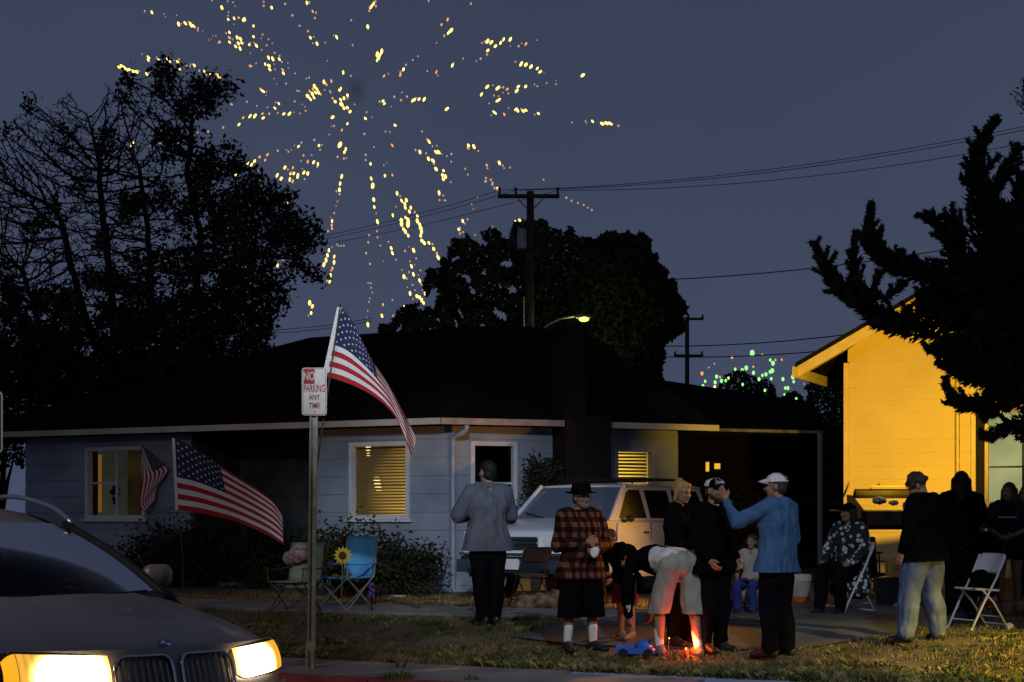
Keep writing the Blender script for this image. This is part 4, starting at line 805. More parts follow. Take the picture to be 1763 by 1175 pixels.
for i, (x, y, s) in enumerate(sp):
    rr = math.hypot(x-610, y-190); dep = math.sqrt(max(0, 430**2-rr**2))/FPX*YF*r.uniform(-.8, .8); Y = YF+dep*.7
    rad = (s*.56+.12)/FPX*Y; c = P(x, y, Y)
    if i < 300:
        me = mh if s >= 3.4 or r.random() < .45 else mo
        an = math.atan2(x-610, 190-y); an = an-math.pi*round(an/math.pi); st_ = r.uniform(1.0, 1.5) if rr > 60 else 1.0
        o = link_copy(me, 'spark', fw, c, (0, an*.5+r.uniform(-.25, .25), 0), (rad*r.uniform(.75, .95), rad, rad*r.uniform(.85, 1.1)*st_))
    else: rest.ball(c, (rad, rad, rad*1.25), nu=6, nv=5)
o = rest.obj('sparks', E_dim, fw); o['kind'] = 'stuff'
g = "480,297,8,g 578,345,6,g 565,330,4,g 452,367,6,g 433,377,5,g 400,373,4,g 398,395,4,g 486,390,5,g 545,397,5,g 575,380,6,g 565,385,5,g 528,402,4,g 512,420,5,g 570,418,4,g 312,408,5,g 258,430,4,g 247,453,5,g 305,435,5,g 335,428,5,g 355,427,4,g 368,415,4,g 303,457,4,y 625,420,5,g 672,410,6,g 676,432,4,g 648,462,5,g 636,462,4,g 435,445,4,g 540,473,4,g 688,513,4,g 676,550,5,g 676,560,4,g 385,317,4,o 243,393,5,o 275,365,2,o 302,347,2,o 485,362,3,o 590,330,3,o 620,328,3,o 527,302,2,o 282,478,3,o 328,410,3,o 725,443,2,o 632,492,3,g"
f2 = thing('firework', 'small green firework burst low behind the carport roof', 'firework', P(1290, 650, 150))
mg = spark_mesh(emit('spark_green', (.30, 1, .22), 1.5)); 
for q in g.split():
    x, y, s, c = q.split(','); px, py = 1120+float(x)/2.742, 500+float(y)/2.742
    near_ = py > 660 or (px < 1330 and py > 645 and px > 1238); Y = 48 if near_ else 150+r.uniform(-6, 6); rad = float(s)*.50/FPX*Y
    link_copy(mg if c == 'g' else (mo if c == 'o' else mh), 'spark', f2, P(px, py, Y), None, (rad, rad, rad*1.1))
# leftover smoke puff of the shell
m = bpy.data.materials.new('smoke'); m.use_nodes = True; n = m.node_tree; n.nodes.clear(); o_ = n.nodes.new('ShaderNodeOutputMaterial'); v = n.nodes.new('ShaderNodeVolumePrincipled')
v.inputs['Color'].default_value = (.22, .15, .11, 1); t = n.nodes.new('ShaderNodeTexCoord'); gr = n.nodes.new('ShaderNodeTexGradient'); gr.gradient_type = 'SPHERICAL'; mp = n.nodes.new('ShaderNodeMapping')
mm = n.nodes.new('ShaderNodeMath'); mm.operation = 'MULTIPLY'; mm.inputs[1].default_value = .5
n.links.new(t.outputs['Object'], gr.inputs[0]); n.links.new(gr.outputs['Fac'], mm.inputs[0]); n.links.new(mm.outputs[0], v.inputs['Density']); n.links.new(v.outputs[0], o_.inputs['Volume'])
b = MB(); b.ball((0, 0, 0), 1, nu=14, nv=10); o = b.obj('smoke_puff', m); o.location = P(614, 155, YF); o.scale = (1.0, .9, 1.35); tag(o, 'small brown smoke puff at the centre of the golden firework', 'smoke', kind='stuff')
def beam_glass(s, y0, k, d0, d1):
    """lamp glass: hottest over the bulb, warmer and dimmer towards the rim"""
    nm = 'headlight_glass' + ('_near' if s < 0 else '_far')
    if nm in MATS: return MATS[nm]
    m = bpy.data.materials.new(nm); m.use_nodes = True; n = m.node_tree; n.nodes.clear(); o = n.nodes.new('ShaderNodeOutputMaterial'); e = n.nodes.new('ShaderNodeEmission')
    t = n.nodes.new('ShaderNodeTexCoord'); v = n.nodes.new('ShaderNodeVectorMath'); v.operation = 'DISTANCE'; v.inputs[1].default_value = (-.08, s*y0, .825)
    mr = n.nodes.new('ShaderNodeMapRange'); mr.interpolation_type = 'SMOOTHERSTEP'; mr.inputs['From Min'].default_value = d0; mr.inputs['From Max'].default_value = d1; mr.inputs['To Min'].default_value = k; mr.inputs['To Max'].default_value = .9
    cr = n.nodes.new('ShaderNodeMapRange'); cr.inputs['From Min'].default_value = .9; cr.inputs['From Max'].default_value = k; mc = n.nodes.new('ShaderNodeMixRGB'); mc.inputs[1].default_value = (1, .50, .06, 1); mc.inputs[2].default_value = (1, .90, .66, 1)
    w_ = n.nodes.new('ShaderNodeTexWave'); w_.inputs['Scale'].default_value = 9; w_.bands_direction = 'Y'; ma = n.nodes.new('ShaderNodeMapRange'); ma.inputs['To Min'].default_value = .85; ma.inputs['To Max'].default_value = 1.1; mu = n.nodes.new('ShaderNodeMath'); mu.operation = 'MULTIPLY'
    k_ = n.links.new; k_(t.outputs['Object'], v.inputs[0]); k_(v.outputs['Value'], mr.inputs['Value']); k_(mr.outputs[0], cr.inputs['Value']); k_(cr.outputs[0], mc.inputs[0]); k_(mc.outputs[0], e.inputs[0]); k_(t.outputs['Object'], w_.inputs['Vector']); k_(w_.outputs['Fac'], ma.inputs['Value']); k_(ma.outputs[0], mu.inputs[0]); k_(mr.outputs[0], mu.inputs[1]); k_(mu.outputs[0], e.inputs[1]); k_(e.outputs[0], o.inputs[0])
    MATS[nm] = m; return m
# ------------------------------------------------------------------ the grey car passing in front
M_paint = mat('grey_car_paint', (.25, .21, .185), .38, .32, var=.05, scale=40, spec=.5, coat=.25)
M_chr = mat('chrome', (.62, .62, .64), .16, 1, var=0); M_blk = mat('black_plastic', (.012, .012, .013), .55, var=0); M_tyre = mat('tyre_rubber', (.015, .015, .015), .9, var=.2)
M_rim = mat('alloy', (.4, .4, .42), .3, .9, var=0); M_shield = glass('windscreen_glass', (.62, .66, .62), .06, .25, .06); M_seat = mat('car_interior', (.03, .027, .025), .8, var=.3)
a = R(40); F = Vector((math.sin(a), -math.cos(a), 0)); 
car = thing('parked_car', 'grey car with both headlights lit in the near left corner', 'car', (-1.89, 9.25, 0), a-R(90))
car.name = 'grey_car'; ORG['grey_car'] = Vector()
def xf(y, z): return -.36*abs(y/.93)**2.5-.13*max(0, (z-.55)/.40)**1.6-.02*max(0, (.5-z))
def both(b, fn, nu, nv): b.grid(fn, nu, nv)
b = MB(); b.grid(lambda u, v: (xf(lerp(-.93, .93, u), lerp(.24, .69, v))+.03*math.sin(v*math.pi), lerp(-.93, .93, u), lerp(.24, .69, v)), 24, 8); bp = b.obj('bumper', M_paint, car, smooth=True)
b = MB(); b.grid(lambda u, v: (xf(0, .5)+.034-.36*abs(lerp(-.5, .5, u)/.93)**2.5, lerp(-.5, .5, u), lerp(.34, .46, v)), 10, 2); b.obj('air_intake', M_blk, bp)
# nose between the lamps, carrying the two grilles
def nose(y, z): return xf(y, z)-.012-.025*max(0, abs(y)-.36)
b = MB(); b.grid(lambda u, v: (nose(lerp(-.86, .86, u), lerp(.66, .945, v)), lerp(-.86, .86, u), lerp(.66, .945, v)), 26, 6); b.obj('nose_panel', M_paint, car, smooth=True)
for s in (-1, 1):
    def kp(t):    # outline of one kidney
        y0, y1, z0, z1 = .028, .375, .60, .905; c_ = .075
        pts = []
        for (yy, zz, a0) in ((y1-c_, z1-c_, 0), (y0+c_*.7, z1-c_, 90), (y0+c_*.7, z0+c_, 180), (y1-c_, z0+c_, 270)):
            for k in range(6): an = R(a0+k*18); pts.append((yy+c_*(1 if yy > .2 else .7)*math.cos(an), zz+c_*math.sin(an)))
        return pts
    o_ = kp(0); ring = [Vector((nose(y, z)+.03, s*y, z)) for y, z in o_]; b = MB(); b.tube(ring+[ring[0]], .011, 6); gr = b.obj('grille', M_chr, car, smooth=True)
    b = MB(); b.add([Vector((nose(y, z)+.004, s*y, z)) for y, z in o_], [tuple(range(len(o_)))]); b.obj('grille_mesh', M_blk, gr)
    for k in range(8):
        y = .062+k*.039; b = MB(); zt_ = .893-.02*(k in (0, 7)); b.tube([(nose(y, z)+.012+.010*math.sin((z-.6)*9), s*y, z) for z in np.linspace(.62, zt_, 6)], [.0085]*6, 6); b.obj('grille_bar', mat('grille_bar_grey', (.24, .23, .2), .35, .8, var=0), gr, smooth=True)
# hood with two creases
def hoodp(u, v):
    y = v*lerp(.885, .80, u); x0 = xf(y, .95)-.015; x1 = -1.42-.30*v*v; x = lerp(x0, x1, u); z = .948+.225*u**.75-.055*abs(v)**5*(1-.3*u)+.030*math.cos(min(1, abs(v)/.75)*math.pi/2)*u**.5+.014*math.exp(-((abs(v)-.58)/.10)**2)*min(1, u*4)-.03*(1-u)**6
    return (x, y, z)
b = MB(); b.grid(lambda u, v: hoodp(u, 2*v-1), 26, 34); b.obj('hood', M_paint, car, smooth=True)
for s in (-1, 1):
    def fen(u, v):
        p = hoodp(u, s*1.0); ln = lerp(0, 1, v); y = abs(p[1])+.006+(.955-abs(p[1]))*math.sin(v*math.pi/2)**.8; x = p[0]-.005-.10*v*(1-u)
        return (x if u > .02 else p[0]-.30*v, s*y, p[2]-.004-.02*v-.62*v*v)
    b = MB(); b.grid(fen, 16, 10); b.obj('fender', M_paint, car, smooth=True)
    # headlight: bezel, lens, amber corner
    def hl(u, v, off=0, a0=.40, a1=.90, z0=.735, z1=.925):
        y = lerp(a0, a1, u); top = z1-.010+.02*u-.10*max(0, (u-.86)/.14)**2*.5; bot = z0+.028*u+.03*max(0, (.12-u)/.12); z = lerp(bot, top, v)
        return (xf(y, z)+.016+off+.045*math.sin(v*math.pi)*math.sin(min(1, u*1.1+.08)*math.pi*.9)-.12*max(0, u-.8), s*y, z)
    b = MB(); b.grid(lambda u, v: hl(u, v, -.034, .385, .925, .720, .935), 14, 8); h_ = b.obj('headlight', M_blk, car, smooth=True)
    b = MB(); b.grid(lambda u, v: hl(lerp(.0, .20, u), v), 4, 8); b.obj('inner_lens', beam_glass(s, .64, 14, .09, .30), h_, smooth=True)
    b = MB(); b.grid(lambda u, v: hl(lerp(.205, .87, u), v), 14, 8); b.obj('lens', beam_glass(s, .64, 14, .09, .30), h_, smooth=True)
    b = MB(); b.grid(lambda u, v: hl(lerp(.875, 1.0, u), v), 4, 8); b.obj('turn_lamp', emit('amber_glow', (1, .42, .02), 1.1), h_, smooth=True)
    q = car.matrix_basis @ Vector((.25, s*.62, .84)); d_ = (F+Vector((0, 0, -.10))).normalized()
    sp_ = lamp('SPOT', 'headlight_beam', (0, 0, 0), 130, (1, .80, .48), spot_size=R(75), spot_blend=.8, shadow_soft_size=.06); sp_.parent = car; sp_.location = (.16, s*.62, .86); sp_.rotation_euler = Vector((1, 0, -.10)).to_track_quat('-Z', 'Y').to_euler()
# round badge
b = MB(); c = Vector(hoodp(.045, 0))+Vector((.0, 0, .004)); nrm = (Vector(hoodp(.10, 0))-Vector(hoodp(.0, 0))).normalized(); up_ = Vector((0, 1, 0)).cross(nrm)*-1
up_ = nrm.cross(Vector((0, 1, 0))); up_ = up_ if up_.z > 0 else -up_
def disc(r0, r1, a0, a1, k=8, h=.003): 
    return [c+up_*h+nrm*(rr*math.cos(t))+Vector((0, rr*math.sin(t), 0)) for rr in (r0, r1) for t in np.linspace(a0, a1, k)], [(i, i+1, k+i+1, k+i) for i in range(k-1)]
badge = MB(); badge.add(*disc(.0, .048, 0, 6.2832, 25, .004)); bd = badge.obj('badge', mat('badge_ring', (.25, .25, .26), .25, .9, var=0), car)
for k in range(4):
    b = MB(); b.add(*disc(.002, .031, k*math.pi/2, (k+1)*math.pi/2, 8, .006)); b.obj('badge_field', mat('badge_white', (.75, .75, .78), .3, var=0) if k % 2 else mat('badge_blue', (.03, .12, .35), .3, var=0), bd)
# cowl, windscreen, wipers, pillars, roof, rails, sides, windows
HX, HYh, HZ = -2.72, .545, 1.66
def ws(u, v):  # u base->header, v -1..1
    x0, x1 = -1.44-.30*v*v, HX-.10*v*v; y0, y1 = .80*v, HYh*v
    return (lerp(x0, x1, u)+.04*math.sin(u*math.pi), lerp(y0, y1, u), lerp(1.165, HZ, u)+.030*math.sin(u*math.pi)-.01*v*v)
b = MB(); b.grid(lambda u, v: ws(u, 2*v-1), 12, 16); b.obj('windscreen', M_shield, car, smooth=True)
b = MB(); b.grid(lambda u, v: (lerp(hoodp(1, 2*v-1)[0]+.02, ws(.06, 2*v-1)[0], u), (2*v-1)*.80, lerp(1.150, ws(.06, 2*v-1)[2]+.002, u)), 2, 16); b.obj('cowl', M_blk, car, smooth=True)
for s in (-1, 1):
    b = MB(); b.tube([Vector(ws(u, s*1.01))+Vector((0, s*.012, 0)) for u in np.linspace(-.03, 1.0, 12)], .026, 7); b.obj('pillar', M_blk, car, smooth=True)
for y0, ang in ((.10, .55), (-.55, .55)):
    p = Vector(ws(.0, y0/.8)); q = Vector(ws(.035, (y0+.52)/.8 if y0+.52 < .7 else .8)); b = MB(); b.tube([p+Vector((.05, 0, .02)), q+Vector((.02, 0, .02))], .009, 5); b.obj('wiper', M_blk, car)
def roofz(x): t = (x-HX)/(-4.3-HX); return HZ+.155*math.sin(min(1, t*1.25)*math.pi/2)-.05*max(0, t-.7)
b = MB(); b.grid(lambda u, v: (lerp(HX-.10*(2*v-1)**2, -4.3, u), (2*v-1)*lerp(HYh, .58, u), roofz(lerp(HX, -4.3, u))-.05*(2*v-1)**2-.012), 16, 12); b.obj('roof', M_paint, car, smooth=True)
for s in (-1, 1):
    b = MB(); b.tube([(x, s*(lerp(HYh, .58, (x-HX)/(-4.3-HX))+.025), roofz(x)+.045*min(1, (HX-x)*4)) for x in np.linspace(HX+.02, -4.2, 16)], .019, 8); b.obj('roof_rail', mat('satin_rail', (.5, .5, .53), .28, .9, var=0), car, smooth=True)
    sd = lambda u, v: (lerp(-1.55, -4.55, u), s*(.955-.02*abs(2*v-1)**2-.05*max(0, u-.85)*6), lerp(.28, 1.14, v))
    b = MB(); b.grid(sd, 10, 8); b.obj('door', M_paint, car, smooth=True)
    b = MB(); b.grid(lambda u, v: (lerp(lerp(-1.78, HX-.05, v), lerp(-4.5, -4.25, v), u), s*lerp(.93, .60, v), lerp(1.14, roofz(lerp(HX, -4.25, u))-.07, v)), 8, 4); b.obj('side_window', M_shield, car, smooth=True)
    for x in (-.95, -3.75):
        b = MB(); ty = s*.83; rg = [(x+.37*math.cos(t), ty, .37+.37*math.sin(t)) for t in np.linspace(0, 6.2832, 28)]
        b.grid(lambda u, v: (x+(.36-.03*abs(2*v-1)**4)*math.cos(u*6.2832), ty+.11*(2*v-1), .365+(.36-.03*abs(2*v-1)**4)*math.sin(u*6.2832)), 28, 6); wh = b.obj('wheel', M_tyre, car, smooth=True)
        b = MB(); b.ball((x, ty+s*.06, .365), (.25, .035, .25), nu=20, nv=8); b.obj('rim', M_rim, wh, smooth=True)
    # mirror
    c_ = Vector((-2.22, s*1.0, 1.275)); b = MB()
    b.grid(lambda u, v: c_+Vector((.055*math.sin(v*math.pi)*(1 if u > .5 else 1)*math.cos(u*6.2832)*1.3, .115*math.sin(v*math.pi)**.55*math.sin(u*6.2832), -.085*math.copysign(abs(math.cos(v*math.pi))**.7, math.cos(v*math.pi)))), 18, 10)
    mr = b.obj('mirror', M_paint, car, smooth=True); b = MB(); b.tube([c_+Vector((0, -s*.09, -.06)), c_+Vector((0.02, -s*.2, -.13))], .028, 6); b.obj('mirror_arm', M_blk, mr)
b = MB(); b.grid(lambda u, v: (-4.55-.05*math.sin(v*3.14), lerp(-.93, .93, u), lerp(.3, 1.14, v)), 6, 6); b.grid(lambda u, v: (lerp(-4.5, -4.3, v), lerp(-.9, .9, u)*lerp(1, .65, v), lerp(1.14, 1.74, v)), 6, 4); b.obj('tailgate', M_paint, car, smooth=True)
b = MB(); b.box((-2.9, 0, .42), (3.0, 1.7, .2)); b.box((-1.95, 0, .98), (.5, 1.5, .26)); b.obj('interior', M_seat, car)
for s in (-1, 1):
    b = MB(); b.box((-2.95, s*.36, 1.08), (.16, .48, .62), rot=Matrix.Rotation(-.2, 3, 'Y')); b.box((-3.02, s*.36, 1.47), (.10, .26, .17)); b.obj('seat', M_seat, car)
b = MB(); b.tube([(-2.32+.05*math.cos(t), .36+.17*math.cos(t), 1.07+.17*math.sin(t)) for t in np.linspace(0, 6.28, 18)], .016, 6); b.obj('steering_wheel', M_blk, car)
b = MB(); b.box((-2.45, 0, 1.52), (.03, .2, .06)); b.obj('rear_view_mirror', M_blk, car)
# ------------------------------------------------------------------ the white car parked on the drive
def suv(label, loc, ang, paint, name='white_car'):
    t = thing(name, label, 'car', loc, ang-R(90)); ORG[t.name] = Vector()
    Lc, Wd = 5.1, .98
    sideo = [(-.10, .42), (-.50, .42)]+[(-.98+.46*math.cos(R(k)), .40+.46*math.sin(R(k))) for k in range(12, 169, 12)]+[(-1.46, .34), (-3.55, .34)]+[(-4.05+.46*math.cos(R(k)), .40+.46*math.sin(R(k))) for k in range(12, 169, 12)]+[(-4.6, .42), (-5.08, .48), (-5.1, 1.22), (-1.30, 1.24), (-.08, 1.10), (-.02, .9)]
    sideo = [(x, z) for x, z in sideo]
    for s in (-1, 1):
        b = MB(); pts = [(x, s*(Wd-(.07 if x > -.3 else 0)), z) for x, z in sideo]; b.prism(pts, (0, -s*.05, 0)); b.obj('side_panel', paint, t)
        b = MB()
        for x in (-.98, -4.05):
            pass
        for x0, x1 in ((-1.62, -2.70), (-2.78, -3.62)):
            d = MB(); d.box(((x0+x1)/2, s*(Wd+.004), .80), (abs(x1-x0), .012, .82)); dr = d.obj('door', paint, t)
            h = MB(); h.box((x1+.15, s*(Wd+.022), 1.05), (.16, .025, .03)); h.obj('handle', M_blk, dr)
        d = MB(); d.box((-2.5, s*(Wd+.014), .66), (4.0, .02, .07)); d.obj('side_moulding', paint, t)
        # greenhouse side: windows set in a white frame
        def gs(x, z): return Vector((x, s*lerp(.955, .80, (z-1.24)/.56), z))
        fr = MB(); fr.prism([gs(-1.38, 1.24), gs(-5.05, 1.24), gs(-4.85, 1.80), gs(-2.18, 1.80)], (0, -s*.03, 0)); fr.obj('window_frame', paint, t)
        for q in ([(-1.72, 1.28), (-2.66, 1.28), (-2.62, 1.74), (-2.27, 1.74), (-2.14, 1.69)], [(-2.80, 1.28), (-3.60, 1.28), (-3.60, 1.74), (-2.78, 1.74)], [(-3.76, 1.28), (-4.90, 1.28), (-4.74, 1.74), (-3.76, 1.74)]):
            w_ = MB(); w_.prism([gs(x, z)+Vector((0, s*.006, 0)) for x, z in q], (0, -s*.004, 0)); w_.obj('side_window', mat('dark_tint', (.006, .006, .007), .12, var=0, spec=.5), t)
        for x in (-.98, -4.05):
            w_ = MB(); yy = s*(Wd-.15); w_.grid(lambda u, v: (x+(.385-.03*abs(2*v-1)**4)*math.cos(u*6.2832), yy+.13*(2*v-1), .385+(.385-.03*abs(2*v-1)**4)*math.sin(u*6.2832)), 26, 6)
            wh = w_.obj('wheel', M_tyre, t, smooth=True); r_ = MB(); r_.ball((x, yy+s*.09, .385), (.24, .03, .24), nu=18, nv=6); r_.obj('rim', M_rim, wh, smooth=True)
        w_ = MB(); c_ = Vector((-1.78, s*1.12, 1.28)); w_.ball(c_, (.045, .08, .06)); mr = w_.obj('mirror', M_blk, t); w_ = MB(); w_.box(c_+Vector((0, -s*.13, -.04)), (.05, .1, .05)); w_.obj('mirror_arm', M_blk, mr)
        # lamps
        h = MB(); h.hexa([Vector((x, s*y, z)) for x, y, z in ((.035, .50, .83), (-.10, .93, .83), (-.16, .93, .83), (-.06, .50, .83), (.02, .50, 1.0), (-.12, .93, 1.0), (-.18, .93, 1.0), (-.08, .50, 1.0))]); hh = h.obj('headlight', mat('lamp_glass', (.75, .75, .74), .15, .3, var=.1), t)
        h = MB(); h.hexa([Vector((x, s*y, z)) for x, y, z in ((.035, .52, .70), (-.09, .93, .70), (-.15, .93, .70), (-.05, .52, .70), (.038, .52, .80), (-.09, .93, .80), (-.15, .93, .80), (-.05, .52, .80))]); h.obj('marker_lamp', mat('marker_glass', (.75, .62, .5), .2, var=0), hh)
    b = MB(); b.box((-2.55, 0, .62), (4.9, 1.75, .5)); b.obj('underbody', M_blk, t)
    b = MB(); b.grid(lambda u, v: (lerp(-.02-.05*(2*v-1)**2, -1.34-.05*(2*v-1)**2, u), (2*v-1)*.95, lerp(1.06, 1.25, u**.8)+.035*(1-abs(2*v-1)**3)-.05*(1-u)**8), 14, 12); b.obj('hood', paint, t, smooth=True)
    b = MB(); b.grid(lambda u, v: (.03-.07*(2*u-1)**2, (2*u-1)*.94, lerp(.66, 1.08, v)), 12, 3); b.obj('front_panel', paint, t, smooth=True)
    b = MB(); b.box((.035, 0, .90), (.02, .98, .20)); g_ = b.obj('grille', M_blk, t); 
    for z in (.985, .905, .83): b = MB(); b.box((.05, 0, z), (.03, 1.0 if z < .9 or z > .95 else .98, .03)); b.obj('chrome_bar', M_chr, g_)
    b = MB(); b.box((.055, 0, .905), (.02, .20, .05)); b.obj('badge', mat('badge_gold', (.5, .36, .1), .3, .9, var=0), g_)
    b = MB(); b.box((-.02, 0, .735), (.16, 1.92, .035)); b.box((.01, 0, .55), (.20, 1.96, .20)); bp_ = b.obj('bumper', M_chr, t)
    b = MB(); b.box((.0, 0, .65), (.12, 1.86, .10)); b.box((.10, 0, .49), (.06, 1.5, .07)); b.obj('bumper_pad', M_blk, bp_)
    b = MB(); b.box((.125, 0.05, .585), (.012, .31, .16)); b.obj('licence_plate', mat('plate', (.6, .6, .62), .5, var=.1), bp_)
    b = MB(); b.grid(lambda u, v: (lerp(-1.34-.12*(2*v-1)**2, -2.12-.08*(2*v-1)**2, u), (2*v-1)*lerp(.92, .77, u), lerp(1.25, 1.80, u)), 8, 10); b.obj('windscreen', mat('cloudy_windscreen', (.10, .13, .18), .10, var=.1, spec=.9), t, smooth=True)
    for s in (-1, 1):
        b = MB(); b.tube([(-1.34-.13, s*.93, 1.25), (-2.14, s*.79, 1.80)], .04, 7); b.obj('pillar', paint, t)
        b = MB(); b.tube([(-2.6, s*.70, 1.86), (-2.7, s*.70, 1.93), (-4.5, s*.70, 1.93), (-4.6, s*.70, 1.86)], .022, 6); b.obj('roof_rail', M_blk, t)
    b = MB(); b.slab(lambda u, v: (lerp(-2.10-.08*(2*v-1)**2, -4.9, u), (2*v-1)*.82, 1.80+.055*(1-(2*v-1)**4)*min(1, u*5)+.01), 12, 10, (0, 0, 1), .04); b.obj('roof', paint, t, smooth=True)
    for x in (-3.0, -4.1): b = MB(); b.box((x, 0, 1.925), (.08, 1.42, .03)); b.obj('roof_bar', M_blk, t)
    b = MB(); b.grid(lambda u, v: (lerp(-5.10, -4.88, max(0, v-.5)*2), lerp(-.95, .95, u)*lerp(1, .85, max(0, v-.5)*2), lerp(.45, 1.82, v)), 4, 8); b.obj('tailgate', paint, t)
    b = MB()
    for y in (-.2, .45): b.tube([(-1.36, y, 1.27), (-1.48, y-.5, 1.37)], .012, 5)
    b.obj('wiper', M_blk, t)
    return t
M_white = mat('white_car_paint', (.60, .62, .66), .35, .0, var=.05, spec=.5, coat=.5)
suv('white car with roof bars parked on the drive in front of the chimney', (0, 22.6, .50), R(-33), M_white).scale = (.90, .90, .92)
suv('pale car far off through the gap at the left of the blue house', (-13.6, 42, .55), R(-80), mat('silver_car_paint', (.42, .43, .45), .4, var=.05, spec=.5), 'silver_car')
# ------------------------------------------------------------------ sign and flags
M_stl = mat('sign_post_steel', (.30, .30, .24), .55, .5, var=.3, scale=10); M_signw = mat('sign_white', (.72, .68, .62), .45, var=.1, scale=8); M_signr = mat('sign_red', (.38, .02, .03), .5, var=.08)
gsg = G(535, 1151); sY = gsg.y; k = FPX/sY
sg = thing('parking_sign', 'white no parking any time sign on a perforated steel post', 'sign', gsg)
px_, zt_ = gsg.x, zp(716, sY)
top = P(541, 716, sY); b = MB(); pts = [Vector((gsg.x, sY, gsg.z-.2)), Vector((top.x, sY, zp(640, sY)))]
dx = (top.x-gsg.x)
for x0, x1, y0, y1 in ((-.028, .028, .030, .036), (-.028, -.022, .0, .030), (.022, .028, 0, .030), (-.042, -.028, -.004, .0), (.028, .042, -.004, 0)):
    b.hexa([Vector((gsg.x+x0, sY+y0, gsg.z-.2)), Vector((gsg.x+x1, sY+y0, gsg.z-.2)), Vector((gsg.x+x1, sY+y1, gsg.z-.2)), Vector((gsg.x+x0, sY+y1, gsg.z-.2)), Vector((top.x+x0, sY+y0, zt_+.35)), Vector((top.x+x1, sY+y0, zt_+.35)), Vector((top.x+x1, sY+y1, zt_+.35)), Vector((top.x+x0, sY+y1, zt_+.35))])
b.obj('post', M_stl, sg)
b = MB(); z = gsg.z+.12
while z < zt_:
    x = gsg.x+dx*(z-gsg.z)/(zt_-gsg.z)
    for xo in (-.035, .035):
        b.add([(x+xo+.0045*math.cos(t), sY-.0055, z+.0045*math.sin(t)) for t in np.linspace(0, 5.5, 8)], [tuple(range(8))])
    z += .0254
o = b.obj('hole', M_blk, sg); o['kind'] = 'stuff'
b = MB(); b.box((gsg.x, sY-.012, gsg.z+.10), (.10, .012, .36)); b.box((gsg.x-.03, sY-.03, gsg.z+.05), (.02, .03, .30)); b.box((gsg.x+.03, sY-.03, gsg.z+.05), (.02, .03, .30)); b.obj('base_sleeve', M_stl, sg)
cpt = P(541, 674.5, sY-.02); w2, h2 = 21.5/k, 41/k
def rrect(w, h, rad, y, c=cpt): return [Vector((c.x+sx*(w-rad)+rad*math.cos(R(a0+i*18)), y, c.z+sz*(h-rad)+rad*math.sin(R(a0+i*18)))) for sx, sz, a0 in ((1, 1, 0), (-1, 1, 90), (-1, -1, 180), (1, -1, 270)) for i in range(6)]
b = MB(); b.prism(rrect(w2, h2, .03, sY-.010), (0, -.008, 0)); pt = b.obj('sign_plate', M_signw, sg)
o1, o2 = rrect(w2-.008, h2-.008, .026, sY-.0195), rrect(w2-.013, h2-.013, .022, sY-.0195); n = len(o1)
b = MB(); b.add(o1+o2, [(i, (i+1) % n, n+(i+1) % n, n+i) for i in range(n)]); b.obj('sign_border', M_signr, pt)
q = P(532.5, 649, sY); b = MB(); b.prism([(q.x-.055, sY-.0185, q.z-.075), (q.x+.055, sY-.0185, q.z-.075), (q.x+.055, sY-.0185, q.z+.075), (q.x-.055, sY-.0185, q.z+.075)], (0, -.002, 0)); b.obj('red_panel', M_signr, pt)
def st(body, px, py, hp, m, sx, y=-.0205): q = P(px, py, sY); o = text(body, hp/k/.70, (q.x, sY+y, q.z), pt, m, ext=.0006, sx=sx, off=.0012); return o
st('NO', 532.5, 649, 14, M_signw, .62, -.0225); st('PARKING', 541.5, 670, 12.5, M_signr, .50); st('ANY', 541.5, 685, 9, M_signr, .72); st('TIME', 541.5, 699.5, 9.5, M_signr, .66)
b = MB()
for py in (640, 709): q = P(542, py, sY); b.ball((q.x, sY-.022, q.z), (.008, .005, .008), nu=8, nv=6)
b.obj('bolt', mat('bolt', (.35, .33, .3), .4, .8, var=0), pt)
# edge of another sign plate at the left border
q = P(-14, 727, 13.0); se = thing('sign', 'rounded edge of a sign plate cut by the left border', 'sign', (q.x, 13.0, gz(q.x, 13.0)))
b = MB(); b.prism(rrect(19/213, 53/213, .035, 13.0, q), (0, -.006, 0)); pt2 = b.obj('sign_plate', mat('sign_dark_back', (.03, .03, .03), .5, var=.1), se)
o1, o2 = rrect(19/213, 53/213, .035, 12.992, q), rrect(19/213-.011, 53/213-.011, .028, 12.992, q); b = MB(); b.add(o1+o2, [(i, (i+1) % n, n+(i+1) % n, n+i) for i in range(n)]); b.obj('sign_border', mat('pale_edge', (.6, .58, .55), .5, var=.05), pt2)
b = MB(); b.tube([(q.x, 13.03, gz(q.x, 13)-.1), (q.x, 13.03, q.z+.2)], .025, 8); b.obj('post', M_stl, se)
M_fr = mat('flag_red', (.42, .02, .025), .85, var=.08); M_fw = mat('flag_white', (.72, .69, .66), .85, var=.06); M_fb = mat('flag_blue', (.022, .028, .075), .85, var=.1); M_star = mat('flag_star', (.74, .72, .68), .85, var=0)
